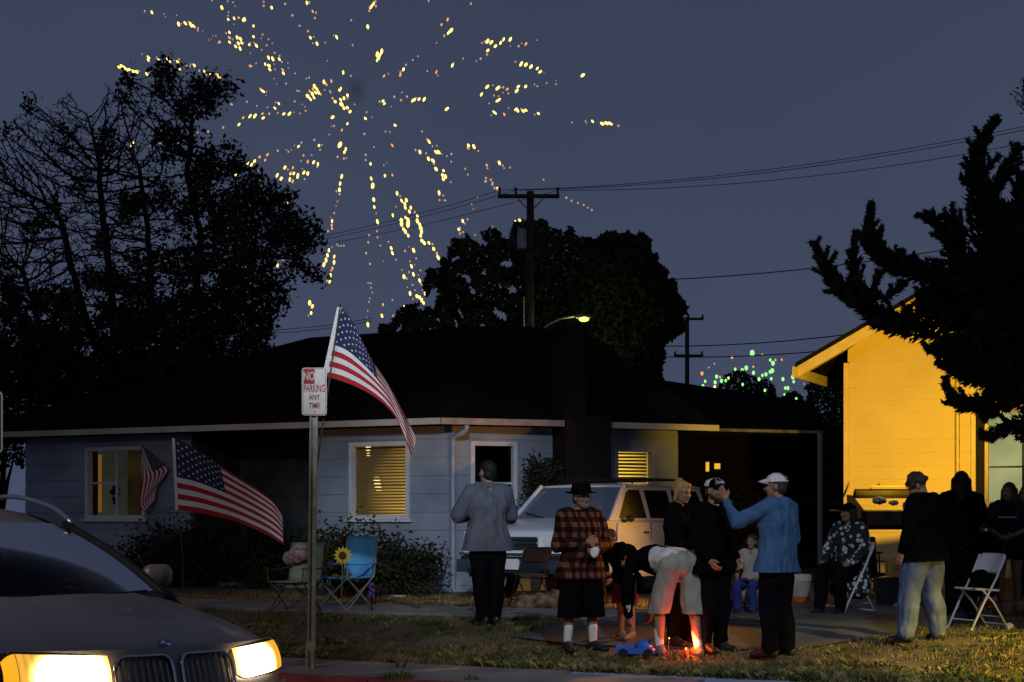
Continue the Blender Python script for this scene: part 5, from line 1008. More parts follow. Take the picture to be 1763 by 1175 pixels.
def flag(root, topc, botc, Y, wave, ph, cant=.42, stars=True, nu=40, tw=.0, pinch=None):
    def S(u, v):      # u along the fly, v from the top edge down
        t, bo = pl(topc, u*.9999), pl(botc, u*.9999); vv = v if pinch is None else pinch(u, v)
        x, y = t+(bo-t)*vv
        d = wave*u**.6*math.sin(ph+u*8.5+v*1.4)+tw*(v-.5)*u+.35*wave*u*math.sin(3*ph+u*19-v*4)
        return P(x, y, Y+d)
    rows = 26; b = MB(); vs = [S(i/nu, j/rows) for i in range(nu+1) for j in range(rows+1)]; w = rows+1; fs, ms = [], []
    for i in range(nu):
        for j in range(rows):
            fs.append((i*w+j, (i+1)*w+j, (i+1)*w+j+1, i*w+j+1)); ms.append(2 if ((i+.5)/nu < cant and j < 14) else (0 if (j//2) % 2 == 0 else 1))
    b.add(vs, fs); b.m = ms; fl_ = b.obj('cloth', [M_fr, M_fw, M_fb], root, smooth=True)
    if stars:
        b = MB()
        for r_ in range(9):
            for c_ in range(6 if r_ % 2 == 0 else 5):
                u0 = cant*((c_*2+(1 if r_ % 2 == 0 else 2))/12); v0 = (7/13)*((r_+1)/10)
                pts = []
                for k in range(10):
                    rr = .0175 if k % 2 == 0 else .0075; an = R(90+36*k); pts.append(S(max(0, u0+rr*math.cos(an)*.62), v0-rr*math.sin(an)*1.15)+Vector((0, -.006, 0)))
                b.add(pts+[S(u0, v0)+Vector((0, -.006, 0))], [(10, (k+1) % 10, k) for k in range(10)])
        b.obj('stars', M_star, fl_)['kind'] = 'stuff'
    b = MB(); b.grid(lambda u, v: S(0, v)+Vector(((u-1)*.045, -.002, 0)), 1, 12); b.obj('hem', M_fw, fl_)
    return fl_
M_staff = mat('flag_staff', (.09, .075, .055), .6, var=.2)
q = P(541, 833, sY+.06); f1 = thing('flag', 'large striped flag raised on a staff behind the parking sign', 'flag', q, group='flags')
b = MB(); b.tube([P(541, 833, sY+.055), P(546, 800, sY+.06), P(562, 690, sY+.08), P(586, 525, sY+.11)], .009, 6); b.obj('staff', M_staff, f1)
b = MB(); b.ball(P(586, 526, sY+.11), .013, nu=8, nv=6); b.obj('finial', M_chr, f1)
flag(f1, [(588, 529), (606, 552), (624, 588), (642, 622), (664, 655), (684, 690), (703, 727), (717, 755)], [(562, 650), (590, 657), (625, 672), (655, 691), (678, 715), (692, 742), (702, 768), (709, 786)], sY+.12, .10, .6, cant=.44, tw=.25, pinch=lambda u, v: v**(1+.9*u) if u < 1 else v)
g2 = G(317, 1020); f2_ = thing('flag', 'striped flag on a thin bent ground stake on the lawn behind the grey car', 'flag', g2, group='flags'); Y2 = g2.y
b = MB(); b.tube([Vector((g2.x, Y2, g2.z-.1)), P(316, 990, Y2), P(313, 940, Y2), P(305, 880, Y2), P(297, 753, Y2)], .007, 6); b.obj('staff', M_staff, f2_)
flag(f2_, [(301, 755), (330, 769), (360, 787), (385, 806), (420, 828), (450, 848), (472, 866), (486, 888)], [(307, 879), (340, 883), (370, 889), (405, 898), (440, 912), (462, 922), (478, 932), (488, 938)], Y2-.01, .06, 2.1, cant=.41, tw=.1, pinch=lambda u, v: v**(1+.25*u))
f3 = thing('flag', 'small drooping striped flag on the wall by the left window of the blue house', 'flag', HA(tA(246), .05, 2.9), group='flags'); YW3 = HA(tA(246), .3, 0).y
b = MB(); b.tube([HA(tA(243), .0, 2.78), P(243, 766, YW3-.1)], .010, 6); b.obj('staff', M_staff, f3)
flag(f3, [(246, 767), (258, 778), (275, 794), (291, 806), (284, 820), (272, 836), (268, 850), (268, 858)], [(243, 768), (246, 790), (245, 812), (243, 830), (241, 850), (240, 868), (244, 878), (250, 880)], YW3-.08, .05, .3, cant=.36, nu=30)
# ------------------------------------------------------------------ people
M_skin = mat('skin', (.30, .165, .105), .6, var=.08, scale=12); M_skin2 = mat('tan_skin', (.30, .165, .105), .6, var=.08, scale=12)
M_eye = mat('eye', (.02, .015, .012), .25, var=0); M_lip = mat('lip', (.28, .10, .085), .5, var=0)
M_hblk = mat('black_hair', (.010, .009, .008), .6, var=.2, scale=40); M_hbrn = mat('brown_hair', (.045, .028, .017), .6, var=.3, scale=40); M_hbld = mat('blond_hair', (.34, .20, .07), .55, var=.35, scale=35); M_hgry = mat('grey_beard', (.16, .15, .14), .7, var=.3, scale=40)
M_shoe = mat('dark_shoe', (.013, .013, .014), .6, var=.2); M_shog = mat('grey_shoe', (.17, .15, .13), .7, var=.2); M_sock = mat('white_sock', (.66, .66, .64), .9, var=.05)
def cloth(name, c, var=.15, scale=9): return mat(name, c, .92, var=var, scale=scale, bump=.15, spec=.1)
M_gtee = cloth('grey_tee', (.09, .10, .12)); M_blackc = mat('black_cloth', (.0045, .0045, .005), 1, var=.15, scale=9, spec=0); M_darkp = mat('dark_trousers', (.006, .006, .008), 1, var=.15, scale=9, spec=0); M_blues = cloth('blue_hoodie', (.055, .125, .24)); M_jean = cloth('blue_jeans', (.085, .115, .21), .4, 5)
M_khaki = cloth('khaki_shorts', (.31, .295, .25)); M_whitec = cloth('white_cloth', (.62, .61, .60)); M_redc = cloth('red_shorts', (.42, .03, .022)); M_bluec = cloth('blue_stripe', (.03, .045, .20)); M_skirt = cloth('dark_blouse', (.02, .02, .024))
def plaid():
    m = bpy.data.materials.new('plaid_flannel'); m.use_nodes = True; n = m.node_tree; b = n.nodes['Principled BSDF']; b.inputs['Roughness'].default_value = .95; b.inputs['Specular IOR Level'].default_value = .1
    t = n.nodes.new('ShaderNodeTexCoord'); s = n.nodes.new('ShaderNodeSeparateXYZ'); n.links.new(t.outputs['Object'], s.inputs[0])
    def band(sock, freq, lo):
        a_ = n.nodes.new('ShaderNodeMath'); a_.operation = 'MULTIPLY'; a_.inputs[1].default_value = freq; n.links.new(sock, a_.inputs[0])
        f = n.nodes.new('ShaderNodeMath'); f.operation = 'FRACT'; n.links.new(a_.outputs[0], f.inputs[0]); g = n.nodes.new('ShaderNodeMath'); g.operation = 'GREATER_THAN'; g.inputs[1].default_value = lo; n.links.new(f.outputs[0], g.inputs[0]); return g.outputs[0]
    ad = n.nodes.new('ShaderNodeMath'); ad.operation = 'ADD'; n.links.new(s.outputs['X'], ad.inputs[0]); n.links.new(s.outputs['Y'], ad.inputs[1])
    bx, bz = band(ad.outputs[0], 9.5, .5), band(s.outputs['Z'], 9.5, .5); su = n.nodes.new('ShaderNodeMath'); su.operation = 'ADD'; n.links.new(bx, su.inputs[0]); n.links.new(bz, su.inputs[1])
    h = n.nodes.new('ShaderNodeMath'); h.operation = 'MULTIPLY'; h.inputs[1].default_value = .5; n.links.new(su.outputs[0], h.inputs[0])
    r = n.nodes.new('ShaderNodeValToRGB'); r.color_ramp.interpolation = 'CONSTANT'; e = r.color_ramp.elements; e[0].color = (.009, .005, .005, 1); e[1].position = .8; e[1].color = (.16, .06, .03, 1); q = e.new(.3); q.color = (.040, .013, .011, 1)
    n.links.new(h.outputs[0], r.inputs[0]); n.links.new(r.outputs[0], b.inputs['Base Color']); return m
def dots():
    m = bpy.data.materials.new('white_flower_print'); m.use_nodes = True; n = m.node_tree; b = n.nodes['Principled BSDF']; b.inputs['Roughness'].default_value = .9
    t = n.nodes.new('ShaderNodeTexCoord'); v = n.nodes.new('ShaderNodeTexVoronoi'); v.inputs['Scale'].default_value = 15; r = n.nodes.new('ShaderNodeValToRGB'); e = r.color_ramp.elements; e[0].position = .34; e[0].color = (.45, .52, .55, 1); e[1].position = .44; e[1].color = (.010, .012, .013, 1)
    n.links.new(t.outputs['Object'], v.inputs['Vector']); n.links.new(v.outputs['Distance'], r.inputs[0]); n.links.new(r.outputs[0], b.inputs['Base Color']); return m
STAND = dict(hipL=(0, .095, .93), hipR=(0, -.095, .93), kneeL=(.025, .105, .50), kneeR=(.025, -.105, .50), ankL=(-.02, .115, .085), ankR=(-.02, -.115, .085), toeL=(.15, .15, .03), toeR=(.15, -.15, .03),
             waist=(-.005, 0, 1.08), chest=(.0, 0, 1.29), neck=(-.015, 0, 1.49), head=(.015, 0, 1.635), shL=(-.01, .19, 1.43), shR=(-.01, -.19, 1.43), elL=(-.04, .25, 1.14), elR=(-.04, -.25, 1.14), wrL=(.06, .25, .90), wrR=(.06, -.25, .90))
def hand(mb, wr, d, nrm, side, curl=.5, s=1):
    d = d.normalized(); a = nrm.cross(d).normalized()*side; nrm = d.cross(a)*side; nrm.normalize()
    mb.caps(wr, .026*s, wr+d*.035*s, .030*s)
    for k in (-1, 0, 1): mb.caps(wr+d*.03*s+a*k*.018*s, .019*s, wr+d*.085*s+a*k*.022*s, .0165*s)
    for k, ln in ((-1.5, .062), (-.5, .078), (.5, .083), (1.5, .072)):
        p = wr+d*.088*s+a*k*.019*s; q = p+(d*math.cos(curl*.6)+nrm*math.sin(curl*.6))*ln*.5*s; r_ = q+(d*math.cos(curl*1.7)+nrm*math.sin(curl*1.7))*ln*.55*s; mb.caps(p, .0105*s, q, .0095*s); mb.caps(q, .0095*s, r_, .0085*s)
    p = wr+d*.025*s+a*.026*s; q = p+(a*.6+d*.75).normalized()*.045*s+nrm*.012*s; r_ = q+(a*.15+d*.9+nrm*.5*curl).normalized()*.035*s; mb.caps(p, .014*s, q, .012*s); mb.caps(q, .012*s, r_, .0095*s)
def person(label, foot, H, yaw, pose=None, shirt=None, sleeve='short', shirt_hem=.86, legs='trousers', legm=None, leg_hem=.10, shoe=None, sock=None, hair='short', hairm=None, hat=None, bulk=1.0, belly=0, skin=None, look=0, tilt=0, roll=0, beard=None, group='people watching the fireworks', curl=(.6, .6), name='person', hood=False, leg_loose=1.0, female=False, hnorm=None, extra=None, pedestal=None):
    g = foot if isinstance(foot, Vector) else G(*foot); t = thing(name, label, 'person', g, group=group); s = H/1.75; A = R(yaw); F_ = Vector((math.sin(A), -math.cos(A), 0)); L_ = Vector((math.cos(A), math.sin(A), 0)); U_ = Vector((0, 0, 1))
    J = dict(STAND); J.update(pose or {}); sk = skin or M_skin
    def W(p): return g+(F_*p[0]+L_*p[1]+U_*p[2])*s
    j = {k_: W(v) for k_, v in J.items()}
    hips = (j['hipL']+j['hipR'])/2; bw = .92 if female else 1.0
    # --- the body, one surface
    b = MB(); bk = bulk
    for sd in 'LR':
        hp, kn, an, to = j['hip'+sd], j['knee'+sd], j['ank'+sd], j['toe'+sd]; back = -F_ if (kn-hp).normalized().z < -.5 else Vector((0, 0, -1))
        b.caps(hp, .090*s*bk, hp.lerp(kn, .45), .078*s*bk); b.caps(hp.lerp(kn, .45), .078*s*bk, kn, .054*s); ax = (an-kn); cf = kn+ax*.30+back*.018*s; b.caps(kn, .053*s, cf, .055*s*bk**.5); b.caps(cf, .055*s*bk**.5, an, .036*s); b.caps(an, .037*s, to, .030*s); b.caps(an+(an-to).normalized()*.045*s-U_*.035*s, .032*s, to, .028*s)
        sh, el_, wr_ = j['sh'+sd], j['el'+sd], j['wr'+sd]; b.caps(sh, .056*s*bk, el_, .040*s); b.caps(el_, .041*s, el_.lerp(wr_, .3), .041*s); b.caps(el_.lerp(wr_, .3), .041*s, wr_, .026*s)
        hd = (wr_-el_).normalized(); hn = (hnorm or {}).get(sd); hn = (F_*hn[0]+L_*hn[1]+U_*hn[2]) if hn else (L_*(-1 if sd == 'L' else 1)+F_*.3)
        hn = hn-hd*hn.dot(hd); hn = hn.normalized() if hn.length > .05 else hd.orthogonal().normalized()
        hand(b, wr_, hd, hn, 1 if sd == 'L' else -1, curl[0 if sd == 'L' else 1], s)
        b.caps(hp, .10*s*bk*bw, hips.lerp(j['waist'], .5)+L_*(.06 if sd == 'L' else -.06)*s, .10*s*bk); b.caps(j['waist']+(hp-hips)*.55, .095*s*bk, j['chest']+(sh-(j['shL']+j['shR'])/2)*.42, .108*s*bk); b.caps(j['chest']+(sh-(j['shL']+j['shR'])/2)*.42, .10*s, sh.lerp(j['neck'], .35), .062*s); b.caps(sh, .058*s*bk, j['neck'], .052*s)
    b.caps(hips, .115*s*bk, j['waist'], .105*s*bk); b.caps(j['waist'], .105*s*bk, j['chest'], .12*s*bk)
    if belly: b.ball(j['waist']+F_*.06*s*belly, (.15*s*bk, .15*s*bk, .17*s))
    hc = j['head']; up = (hc-j['neck']).normalized(); B_ = A+R(look); f = Vector((math.sin(B_), -math.cos(B_), 0)); lf = Vector((math.cos(B_), math.sin(B_), 0))
    RT = Matrix.Rotation(R(tilt), 3, lf) @ Matrix.Rotation(R(roll), 3, f); hf = RT @ f; hl = lf if not roll else RT @ lf; hu = hf.cross(hl) if hf.cross(hl).z > -.3 else -hf.cross(hl)
    hu = hl.cross(hf)*-1; hu = hu if hu.dot(RT @ Vector((0, 0, 1))) > 0 else -hu
    def Hd(x, y, z): return hc+(hf*x+hl*y+hu*z)*s
    Rm = Matrix((hf, hl, hu)).transposed()
    b.caps(j['neck']-up*.03*s, .058*s*bw, Hd(-.015, 0, -.06), .052*s*bw)
    b.ball(Hd(-.008, 0, .025), (.098*s, .076*s, .098*s), Rm, 16, 12); b.ball(Hd(.022, 0, -.04), (.070*s, .060*s, .075*s), Rm, 14, 10); b.ball(Hd(.052, 0, -.085), (.034*s, .036*s, .026*s), Rm)
    b.caps(Hd(.084, 0, .012), .009*s, Hd(.106, 0, -.028), .0145*s); b.ball(Hd(.070, .032, -.022), (.028*s, .026*s, .022*s), Rm); b.ball(Hd(.070, -.032, -.022), (.028*s, .026*s, .022*s), Rm); b.caps(Hd(.084, .030, .030), .011*s, Hd(.084, -.030, .030), .011*s)
    for sd in (-1, 1): b.ball(Hd(-.008, sd*.078, -.008), (.021*s, .011*s, .034*s), Rm)
    remesh(b, 'body', sk, t, .0085 if H > 1.3 else .0075, 3)
    for sd in (-1, 1):
        q = MB(); q.ball(Hd(.081, sd*.030, .010), (.010*s, .016*s, .008*s), Rm, 8, 6); q.obj('eye', M_eye, t, smooth=True)
    q = MB(); q.ball(Hd(.083, 0, -.056), (.012*s, .024*s, .008*s), Rm, 8, 6); q.obj('mouth', M_lip, t, smooth=True)
    if beard: q = MB(); q.ball(Hd(.055, 0, -.085), (.050*s, .050*s, .04*s), Rm); q.ball(Hd(.02, 0, -.06), (.06*s, .070*s, .038*s), Rm); remesh(q, 'beard', beard, t, .009, 1, .004, 30)
    # --- clothes
    lo = leg_loose
    if legm is not None:
        c = MB(); cuts = []
        for sd in 'LR':
            hp, kn, an = j['hip'+sd], j['knee'+sd], j['ank'+sd]
            back2 = -F_ if (kn-hp).normalized().z < -.5 else Vector((0, 0, -1))
            def at(h_):   # point down the leg for hem height given as fraction 0 hip..1 knee..2 ankle
                return hp.lerp(kn, h_) if h_ <= 1 else kn.lerp(an, h_-1)
            if legs == 'shorts': c.caps(hp, .108*s*bk, hp.lerp(kn, .5), .102*s*bk*lo); e_ = at(leg_hem); cuts.append((e_.z)); e2_ = e_+(e_-hp).normalized()*.12*s; c.caps(hp.lerp(kn, .5), .102*s*bk*lo, e2_, .098*s*bk*lo)
            else: c.caps(hp, .106*s*bk, hp.lerp(kn, .5), .092*s*bk*lo); c.caps(hp.lerp(kn, .5), .092*s*bk*lo, kn, .073*s*bk*lo); c.caps(kn, .076*s*bk*lo, at(1.4)+back2*.012*s, .083*s*lo*bk**.5); c.caps(at(1.4)+back2*.012*s, .083*s*lo*bk**.5, at(1.97), .068*s*lo); c.ball(at(1.88), .075*s*lo)
            c.caps(hp, .112*s*bk*bw, hips.lerp(j['waist'], .35)+(hp-hips)*.55, .108*s*bk)
        c.caps(hips, .122*s*bk, hips.lerp(j['waist'], .45), .118*s*bk); remesh(c, 'shorts' if legs == 'shorts' else 'trousers', legm, t, .013, 3, .016, 8, seed=len(label), cuts=[(Vector((g.x, g.y, sum(cuts)/2)), Vector((0, 0, -1)))] if cuts and j['kneeL'].z < hips.z-.2*s else ())
    if shirt is not None:
        c = MB(); ex = 1.12
        for sd in 'LR':
            sh, el_, wr_ = j['sh'+sd], j['el'+sd], j['wr'+sd]; hp = j['hip'+sd]
            wl = j['waist']+(hp-hips)*.62; hm = (hp+(hp-wl).normalized()*(.93-shirt_hem)*s if shirt_hem < .93 else hp.lerp(wl, (shirt_hem-.93)/.15))
            hm2 = hm+(hm-wl).normalized()*.14*s; bare = shirt_hem > 1.05
            if not bare: c.caps(hm2, .150*s*bk**.8, wl, .128*s*bk); c.caps(hm2, .14*s*bk, (j['hipL']+j['hipR'])/2+(hm2-hp), .15*s*bk); c.caps((j['hipL']+j['hipR'])/2+(hm2-hp), .15*s*bk, j['waist'], .13*s*bk)
            if bare: wl = wl.lerp(j['chest'], .45)
            cut0 = hm if not bare else j['waist'].lerp(j['chest'], .30)
            c.caps(wl, .115*s*bk, j['chest']+(sh-(j['shL']+j['shR'])/2)*.44, .120*s*bk); c.caps(j['chest']+(sh-(j['shL']+j['shR'])/2)*.44, .128*s*bk, sh.lerp(j['neck'], .35), .092*s); c.caps(sh, .072*s*bk, j['neck']-U_*.004*s, .067*s)
            if sleeve == 'short': c.caps(sh, .072*s*bk, sh.lerp(el_, .78), .074*s*bk)
            else: c.caps(sh, .072*s*bk, el_, .062*s*bk); c.caps(el_, .062*s*bk, el_.lerp(wr_, .93), .047*s*bk**.5); c.ball(el_.lerp(wr_, .85), .055*s)
        if not bare: c.caps(hips.lerp(j['waist'], .2), .135*s*bk, j['waist'], .128*s*bk)
        c.caps(j['waist'] if not bare else j['waist'].lerp(j['chest'], .45), .122*s*bk, j['chest'], .135*s*bk)
        if belly: c.ball(j['waist']+F_*.06*s*belly, (.165*s*bk, .165*s*bk, .185*s))
        if hood: c.caps(j['neck']-F_*.05*s-L_*.075*s-U_*.01*s, .042*s, j['neck']-F_*.075*s-U_*.06*s, .05*s); c.caps(j['neck']-F_*.05*s+L_*.075*s-U_*.01*s, .042*s, j['neck']-F_*.075*s-U_*.06*s, .05*s); c.caps(j['neck']-L_*.08*s, .040*s, j['neck']+L_*.08*s, .040*s); c.caps(j['neck']-F_*.06*s, .05*s, j['neck']-F_*.09*s-U_*.11*s, .045*s)
        remesh(c, 'shirt', shirt, t, .013, 3, .020, 7, seed=len(label)*2, cuts=[(cut0, (hips-j['waist']).normalized())] if (j['kneeL'].z < hips.z-.2*s and j['wrL'].z > cut0.z-.3 and min(j['wrL'].z, j['wrR'].z, j['elL'].z, j['elR'].z) > cut0.z-.0) else ())
    for sd in 'LR':
        an, to = j['ank'+sd], j['toe'+sd]; dr = (to-an); dr.z = 0; dr.normalize()
        if sock: kn = j['knee'+sd]; c = MB(); c.caps(an, .043*s, an.lerp(kn, .42), .053*s); c.ball(an, .046*s); remesh(c, 'sock', sock, t, .009, 2)
        if shoe:
            c = MB(); c.caps(an-dr*.035*s-U_*.035*s, .045*s, to+U_*.006*s, .038*s); c.caps(an-dr*.01*s, .05*s, an.lerp(to, .55)+U_*.0*s, .043*s); c.ball(to+dr*.01*s, (.05*s, .042*s, .032*s)); remesh(c, 'shoe', shoe, t, .009, 2)
    # --- hair and hats
    if hair and hairm:
        c = MB()
        if hair == 'short': c.ball(Hd(-.02, 0, .042), (.100*s, .083*s, .094*s), Rm, 14, 10); c.ball(Hd(-.055, 0, -.015), (.055*s, .076*s, .07*s), Rm)
        elif hair == 'curly':
            for k in range(26):
                th, ph = random.uniform(0, 6.28), random.uniform(-.1, 1.5); x, y, z = math.cos(th)*math.cos(ph)*.095-.02, math.sin(th)*math.cos(ph)*.088, .025+math.sin(ph)*.095
                if x > .05 and z < .06: continue
                c.ball(Hd(x, y, z), random.uniform(.026, .038)*s, nu=8, nv=6)
            c.ball(Hd(-.025, 0, .04), (.10*s, .088*s, .09*s), Rm)
        elif hair in ('long', 'bob'):
            dn = .34 if hair == 'long' else .16
            c.ball(Hd(-.018, 0, .042), (.106*s, .090*s, .096*s), Rm, 14, 10)
            for y in (-.075, -.045, 0, .045, .075): c.caps(Hd(-.065+abs(y)*.5, y, .02), .045*s, Hd(-.075+abs(y)*.6, y*1.15, -.5*dn), .045*s); c.caps(Hd(-.075+abs(y)*.6, y*1.15, -.5*dn), .045*s, Hd(-.08+abs(y)*.6, y*1.1, -dn), .026*s)
        elif hair == 'updo':
            c.ball(Hd(-.02, 0, .045), (.104*s, .090*s, .094*s), Rm, 14, 10); c.ball(Hd(-.05, 0, .115), (.05*s, .05*s, .045*s), Rm)
            for k in range(16): th = random.uniform(0, 6.28); c.ball(Hd(-.02+.09*math.cos(th), .085*math.sin(th), random.uniform(.0, .11)), .025*s, nu=8, nv=6)
            for y in (-.082, .082): c.caps(Hd(-.01, y, .02), .028*s, Hd(-.02, y*1.05, -.08), .02*s)
        remesh(c, 'hair', hairm, t, .010, 2, .006, 26, seed=7)
    if hat: hat(t, Hd, Rm, s, hf, hl, hu)
    if extra: extra(t, j, W, s, F_, L_)
    return t, j
def cap_hat(front, back, brimm, mark=None, turned=0):
    def fn(t, Hd, Rm, s, hf, hl, hu):
        def S(u, v, k=1.0):  # u azimuth, v 0 rim..1 top
            th = (u-.5)*2*math.pi; e_ = v*math.pi/2; x = math.cos(th)*math.cos(e_)*.108*k-.008; y = math.sin(th)*math.cos(e_)*.090*k; return Hd(x, y, .045+.085*k*math.sin(e_)**.9)
        h = MB(); h.grid(lambda u, v: S(.25+.5*u, v), 14, 8); root = h.obj('cap', front, t, smooth=True)
        h = MB(); h.grid(lambda u, v: S(.75+.5*u, v, 1.002), 14, 8); h.obj('cap_back', back, root, smooth=True)
        h = MB(); h.slab(lambda u, v: Hd(.085+.085*v*math.sin(u*math.pi)**.6-.03*(1-math.sin(u*math.pi)), (u-.5)*.165, .052-.028*v+.022*math.sin(u*math.pi)), 10, 5, hu*-1, .006*s); h.obj('brim', brimm, root, smooth=True)
        h = MB(); h.ball(Hd(-.008, 0, .130), (.008*s, .008*s, .005*s), Rm, 8, 5); h.obj('button', back, root)
        if mark: mark(root, S, s)
        h = MB()
        for u0 in (.62, .75, .88, 1.0, 1.12, 1.25, 1.38): h.tube([S(u0 % 1.0, v, 1.012) for v in np.linspace(.03, .97, 7)], .0028*s, 4)
        h.tube([S(.75+.5*u, .03, 1.015) for u in np.linspace(0, 1, 16)], .007*s, 5); h.obj('seam', back, root)
    return fn
def beanie(m):
    def fn(t, Hd, Rm, s, hf, hl, hu):
        c = MB(); c.ball(Hd(-.012, 0, .048), (.108*s, .090*s, .098*s), Rm, 16, 10); remesh(c, 'beanie', m, t, .010, 2, .004, 30)
    return fn
def brim_hat(m):
    def fn(t, Hd, Rm, s, hf, hl, hu):
        h = MB(); h.grid(lambda u, v: Hd(math.cos(u*6.2832)*(.125-.020*v)-.005, math.sin(u*6.2832)*(.108-.016*v), .055+.095*v), 22, 4); h.grid(lambda u, v: Hd(math.cos(u*6.2832)*.105*(1-v)-.005, math.sin(u*6.2832)*.092*(1-v), .150+.008*v), 22, 3); o = h.obj('hat', m, t, smooth=True)
        h = MB(); h.grid(lambda u, v: Hd(math.cos(u*6.2832)*(.12+.065*v)-.005, math.sin(u*6.2832)*(.10+.065*v), .056-.012*v+.02*v*abs(math.sin(u*6.2832))), 26, 3); h.grid(lambda u, v: Hd(math.cos(u*6.2832)*(.12+.065*v)-.005, math.sin(u*6.2832)*(.10+.065*v), .052-.012*v+.02*v*abs(math.sin(u*6.2832))), 26, 3); h.obj('brim', m, o, smooth=True)
    return fn
# 1 big man with his back to us
person('heavy man in grey tee shirt and dark trousers seen from behind, arms folded', (840, 1077), 1.90, 205, dict(elL=(.10, .33, 1.13), elR=(.08, -.33, 1.12), wrL=(.27, .06, 1.14), wrR=(.27, -.06, 1.10), kneeL=(.0, .09, .5), kneeR=(0, -.09, .5), ankL=(-.04, .07, .085), ankR=(-.02, -.075, .085), toeL=(.15, .10, .03), toeR=(.16, -.10, .03)),
       shirt=M_gtee, sleeve='short', shirt_hem=.80, legm=M_darkp, shoe=M_shoe, hair='short', hairm=M_hblk, bulk=1.24, belly=1.0, look=10, tilt=-6, curl=(1.2, 1.2))
# 2 man in plaid
def napkin(t, j, W, s, F_, L_):
    c = MB(); p = (j['wrL']+j['wrR'])/2+F_*.10-Vector((0, 0, .06))
    c.ball(p, (.05, .03, .06)); o = remesh(c, 'napkin_tmp', mat('paper_napkin', (.7, .7, .68), .9, var=.05), t, .008, 1, .016, 22); o.parent = None; o.location = ORG[t.name]; o.name = 'paper_napkin'; tag(o, 'crumpled white napkin in the hands of the man in the plaid shirt', 'napkin')
    c = MB()
    for sd in (-1, 1): pass
def glasses(t, Hd, s, m):
    for sd in (-1, 1):
        h = MB(); h.tube([Hd(.096, sd*.032+.022*math.cos(a_), .010+.016*math.sin(a_)) for a_ in np.linspace(0, 6.283, 14)], .0025*s, 5); h.tube([Hd(.094, sd*.055, .012), Hd(0, sd*.082, .012)], .0025*s, 5); h.obj('glasses', m, t)
def hat2(t, Hd, Rm, s, hf, hl, hu): brim_hat(M_blackc)(t, Hd, Rm, s, hf, hl, hu); glasses(t, Hd, s, M_blk)
person('man in black brimmed hat, plaid shirt and black shorts with white socks', (1000, 1122), 1.74, 22, dict(elL=(.02, .29, 1.13), elR=(.02, -.28, 1.13), wrL=(.25, .06, 1.08), wrR=(.24, -.05, 1.17), ankL=(-.02, .15, .085), ankR=(-.02, -.15, .085), toeL=(.14, .21, .03), toeR=(.15, -.19, .03), kneeL=(.02, .13, .5), kneeR=(.02, -.13, .5)),
       shirt=plaid(), sleeve='long', shirt_hem=.76, legs='shorts', legm=M_blackc, leg_hem=1.32, leg_loose=1.12, shoe=M_shoe, sock=M_sock, hair='short', hairm=M_hbrn, hat=hat2, beard=M_hgry, bulk=1.20, belly=.9, look=10, curl=(1.3, 1.2), extra=napkin, hnorm=dict(L=(0, -1, 0), R=(0, 1, 0)))
# 3 child in red shorts
def stripes(t, j, W, s, F_, L_):
    c = MB()
    for sd in 'L':
        a_, q_ = j['hip'+sd]+L_*.125*s+F_*.05*s, j['knee'+sd]+L_*.132*s+F_*.03*s; c.tube([a_, a_.lerp(q_, .5)+L_*.005, q_], .020, 6)
    o = c.obj('side_stripe', M_bluec, t)
person('child in red shorts with a blue stripe and dark top bending forward', (1078, 1101), 1.30, -50, dict(waist=(.05, 0, 1.06), chest=(.14, 0, 1.22), neck=(.24, 0, 1.36), head=(.31, 0, 1.47), shL=(.17, .17, 1.31), shR=(.17, -.17, 1.31), elL=(.30, .2, 1.08), elR=(.3, -.2, 1.08), wrL=(.40, .12, .9), wrR=(.4, -.12, .9)),
       shirt=M_blackc, sleeve='long', shirt_hem=.92, legs='shorts', legm=M_redc, leg_hem=.95, leg_loose=1.25, shoe=M_shog, hair='short', hairm=M_hbrn, look=5, tilt=25, extra=stripes)
# 4 man bending over
def bend_extra(t, j, W, s, F_, L_):
    c = MB(); hp = (j['hipL']+j['hipR'])/2; up = (j['waist']-hp).normalized()
    w2_ = j['waist'].lerp(j['chest'], .6); a2_ = hp.lerp(j['waist'], .38); c.caps(a2_-L_*.065, .146*s, a2_+L_*.065, .146*s); c.caps(a2_-L_*.065, .146*s, w2_-L_*.05, .138*s); c.caps(a2_+L_*.065, .146*s, w2_+L_*.05, .138*s); remesh(c, 'undershirt', M_whitec, t, .012, 3, .008, 9)
    c = MB(); c.tube([hp+up*.035+(F_*math.cos(a_)*.135+L_*math.sin(a_)*.185)*s*1.0+Vector((0, 0, .02)) for a_ in np.linspace(0, 6.283, 26)], .016, 6); c.obj('belt', M_blackc, t)
    c = MB()
    for k, (f0, f1) in enumerate(((.10, .42), (.62, .86))):
        p = j['elL'].lerp(j['wrL'], f0) if k else j['shL'].lerp(j['elL'], f0+.2); q = j['elL'].lerp(j['wrL'], f1) if k else j['shL'].lerp(j['elL'], f1+.35)
        d = (q-p).normalized(); o_ = -Vector((0, 1, 0))*.060
        c.tube([p+o_+Vector((-.02, 0, 0)), p.lerp(q, .3)+o_+Vector((.02, 0, 0)), q+o_], .012, 5); c.tube([p+o_+Vector((.025, 0, .01)), p.lerp(q, .4)+o_+Vector((-.012, 0, 0)), q+o_+Vector((.015, 0, .02))], .009, 5)
    c.obj('sleeve_print', M_whitec, t)
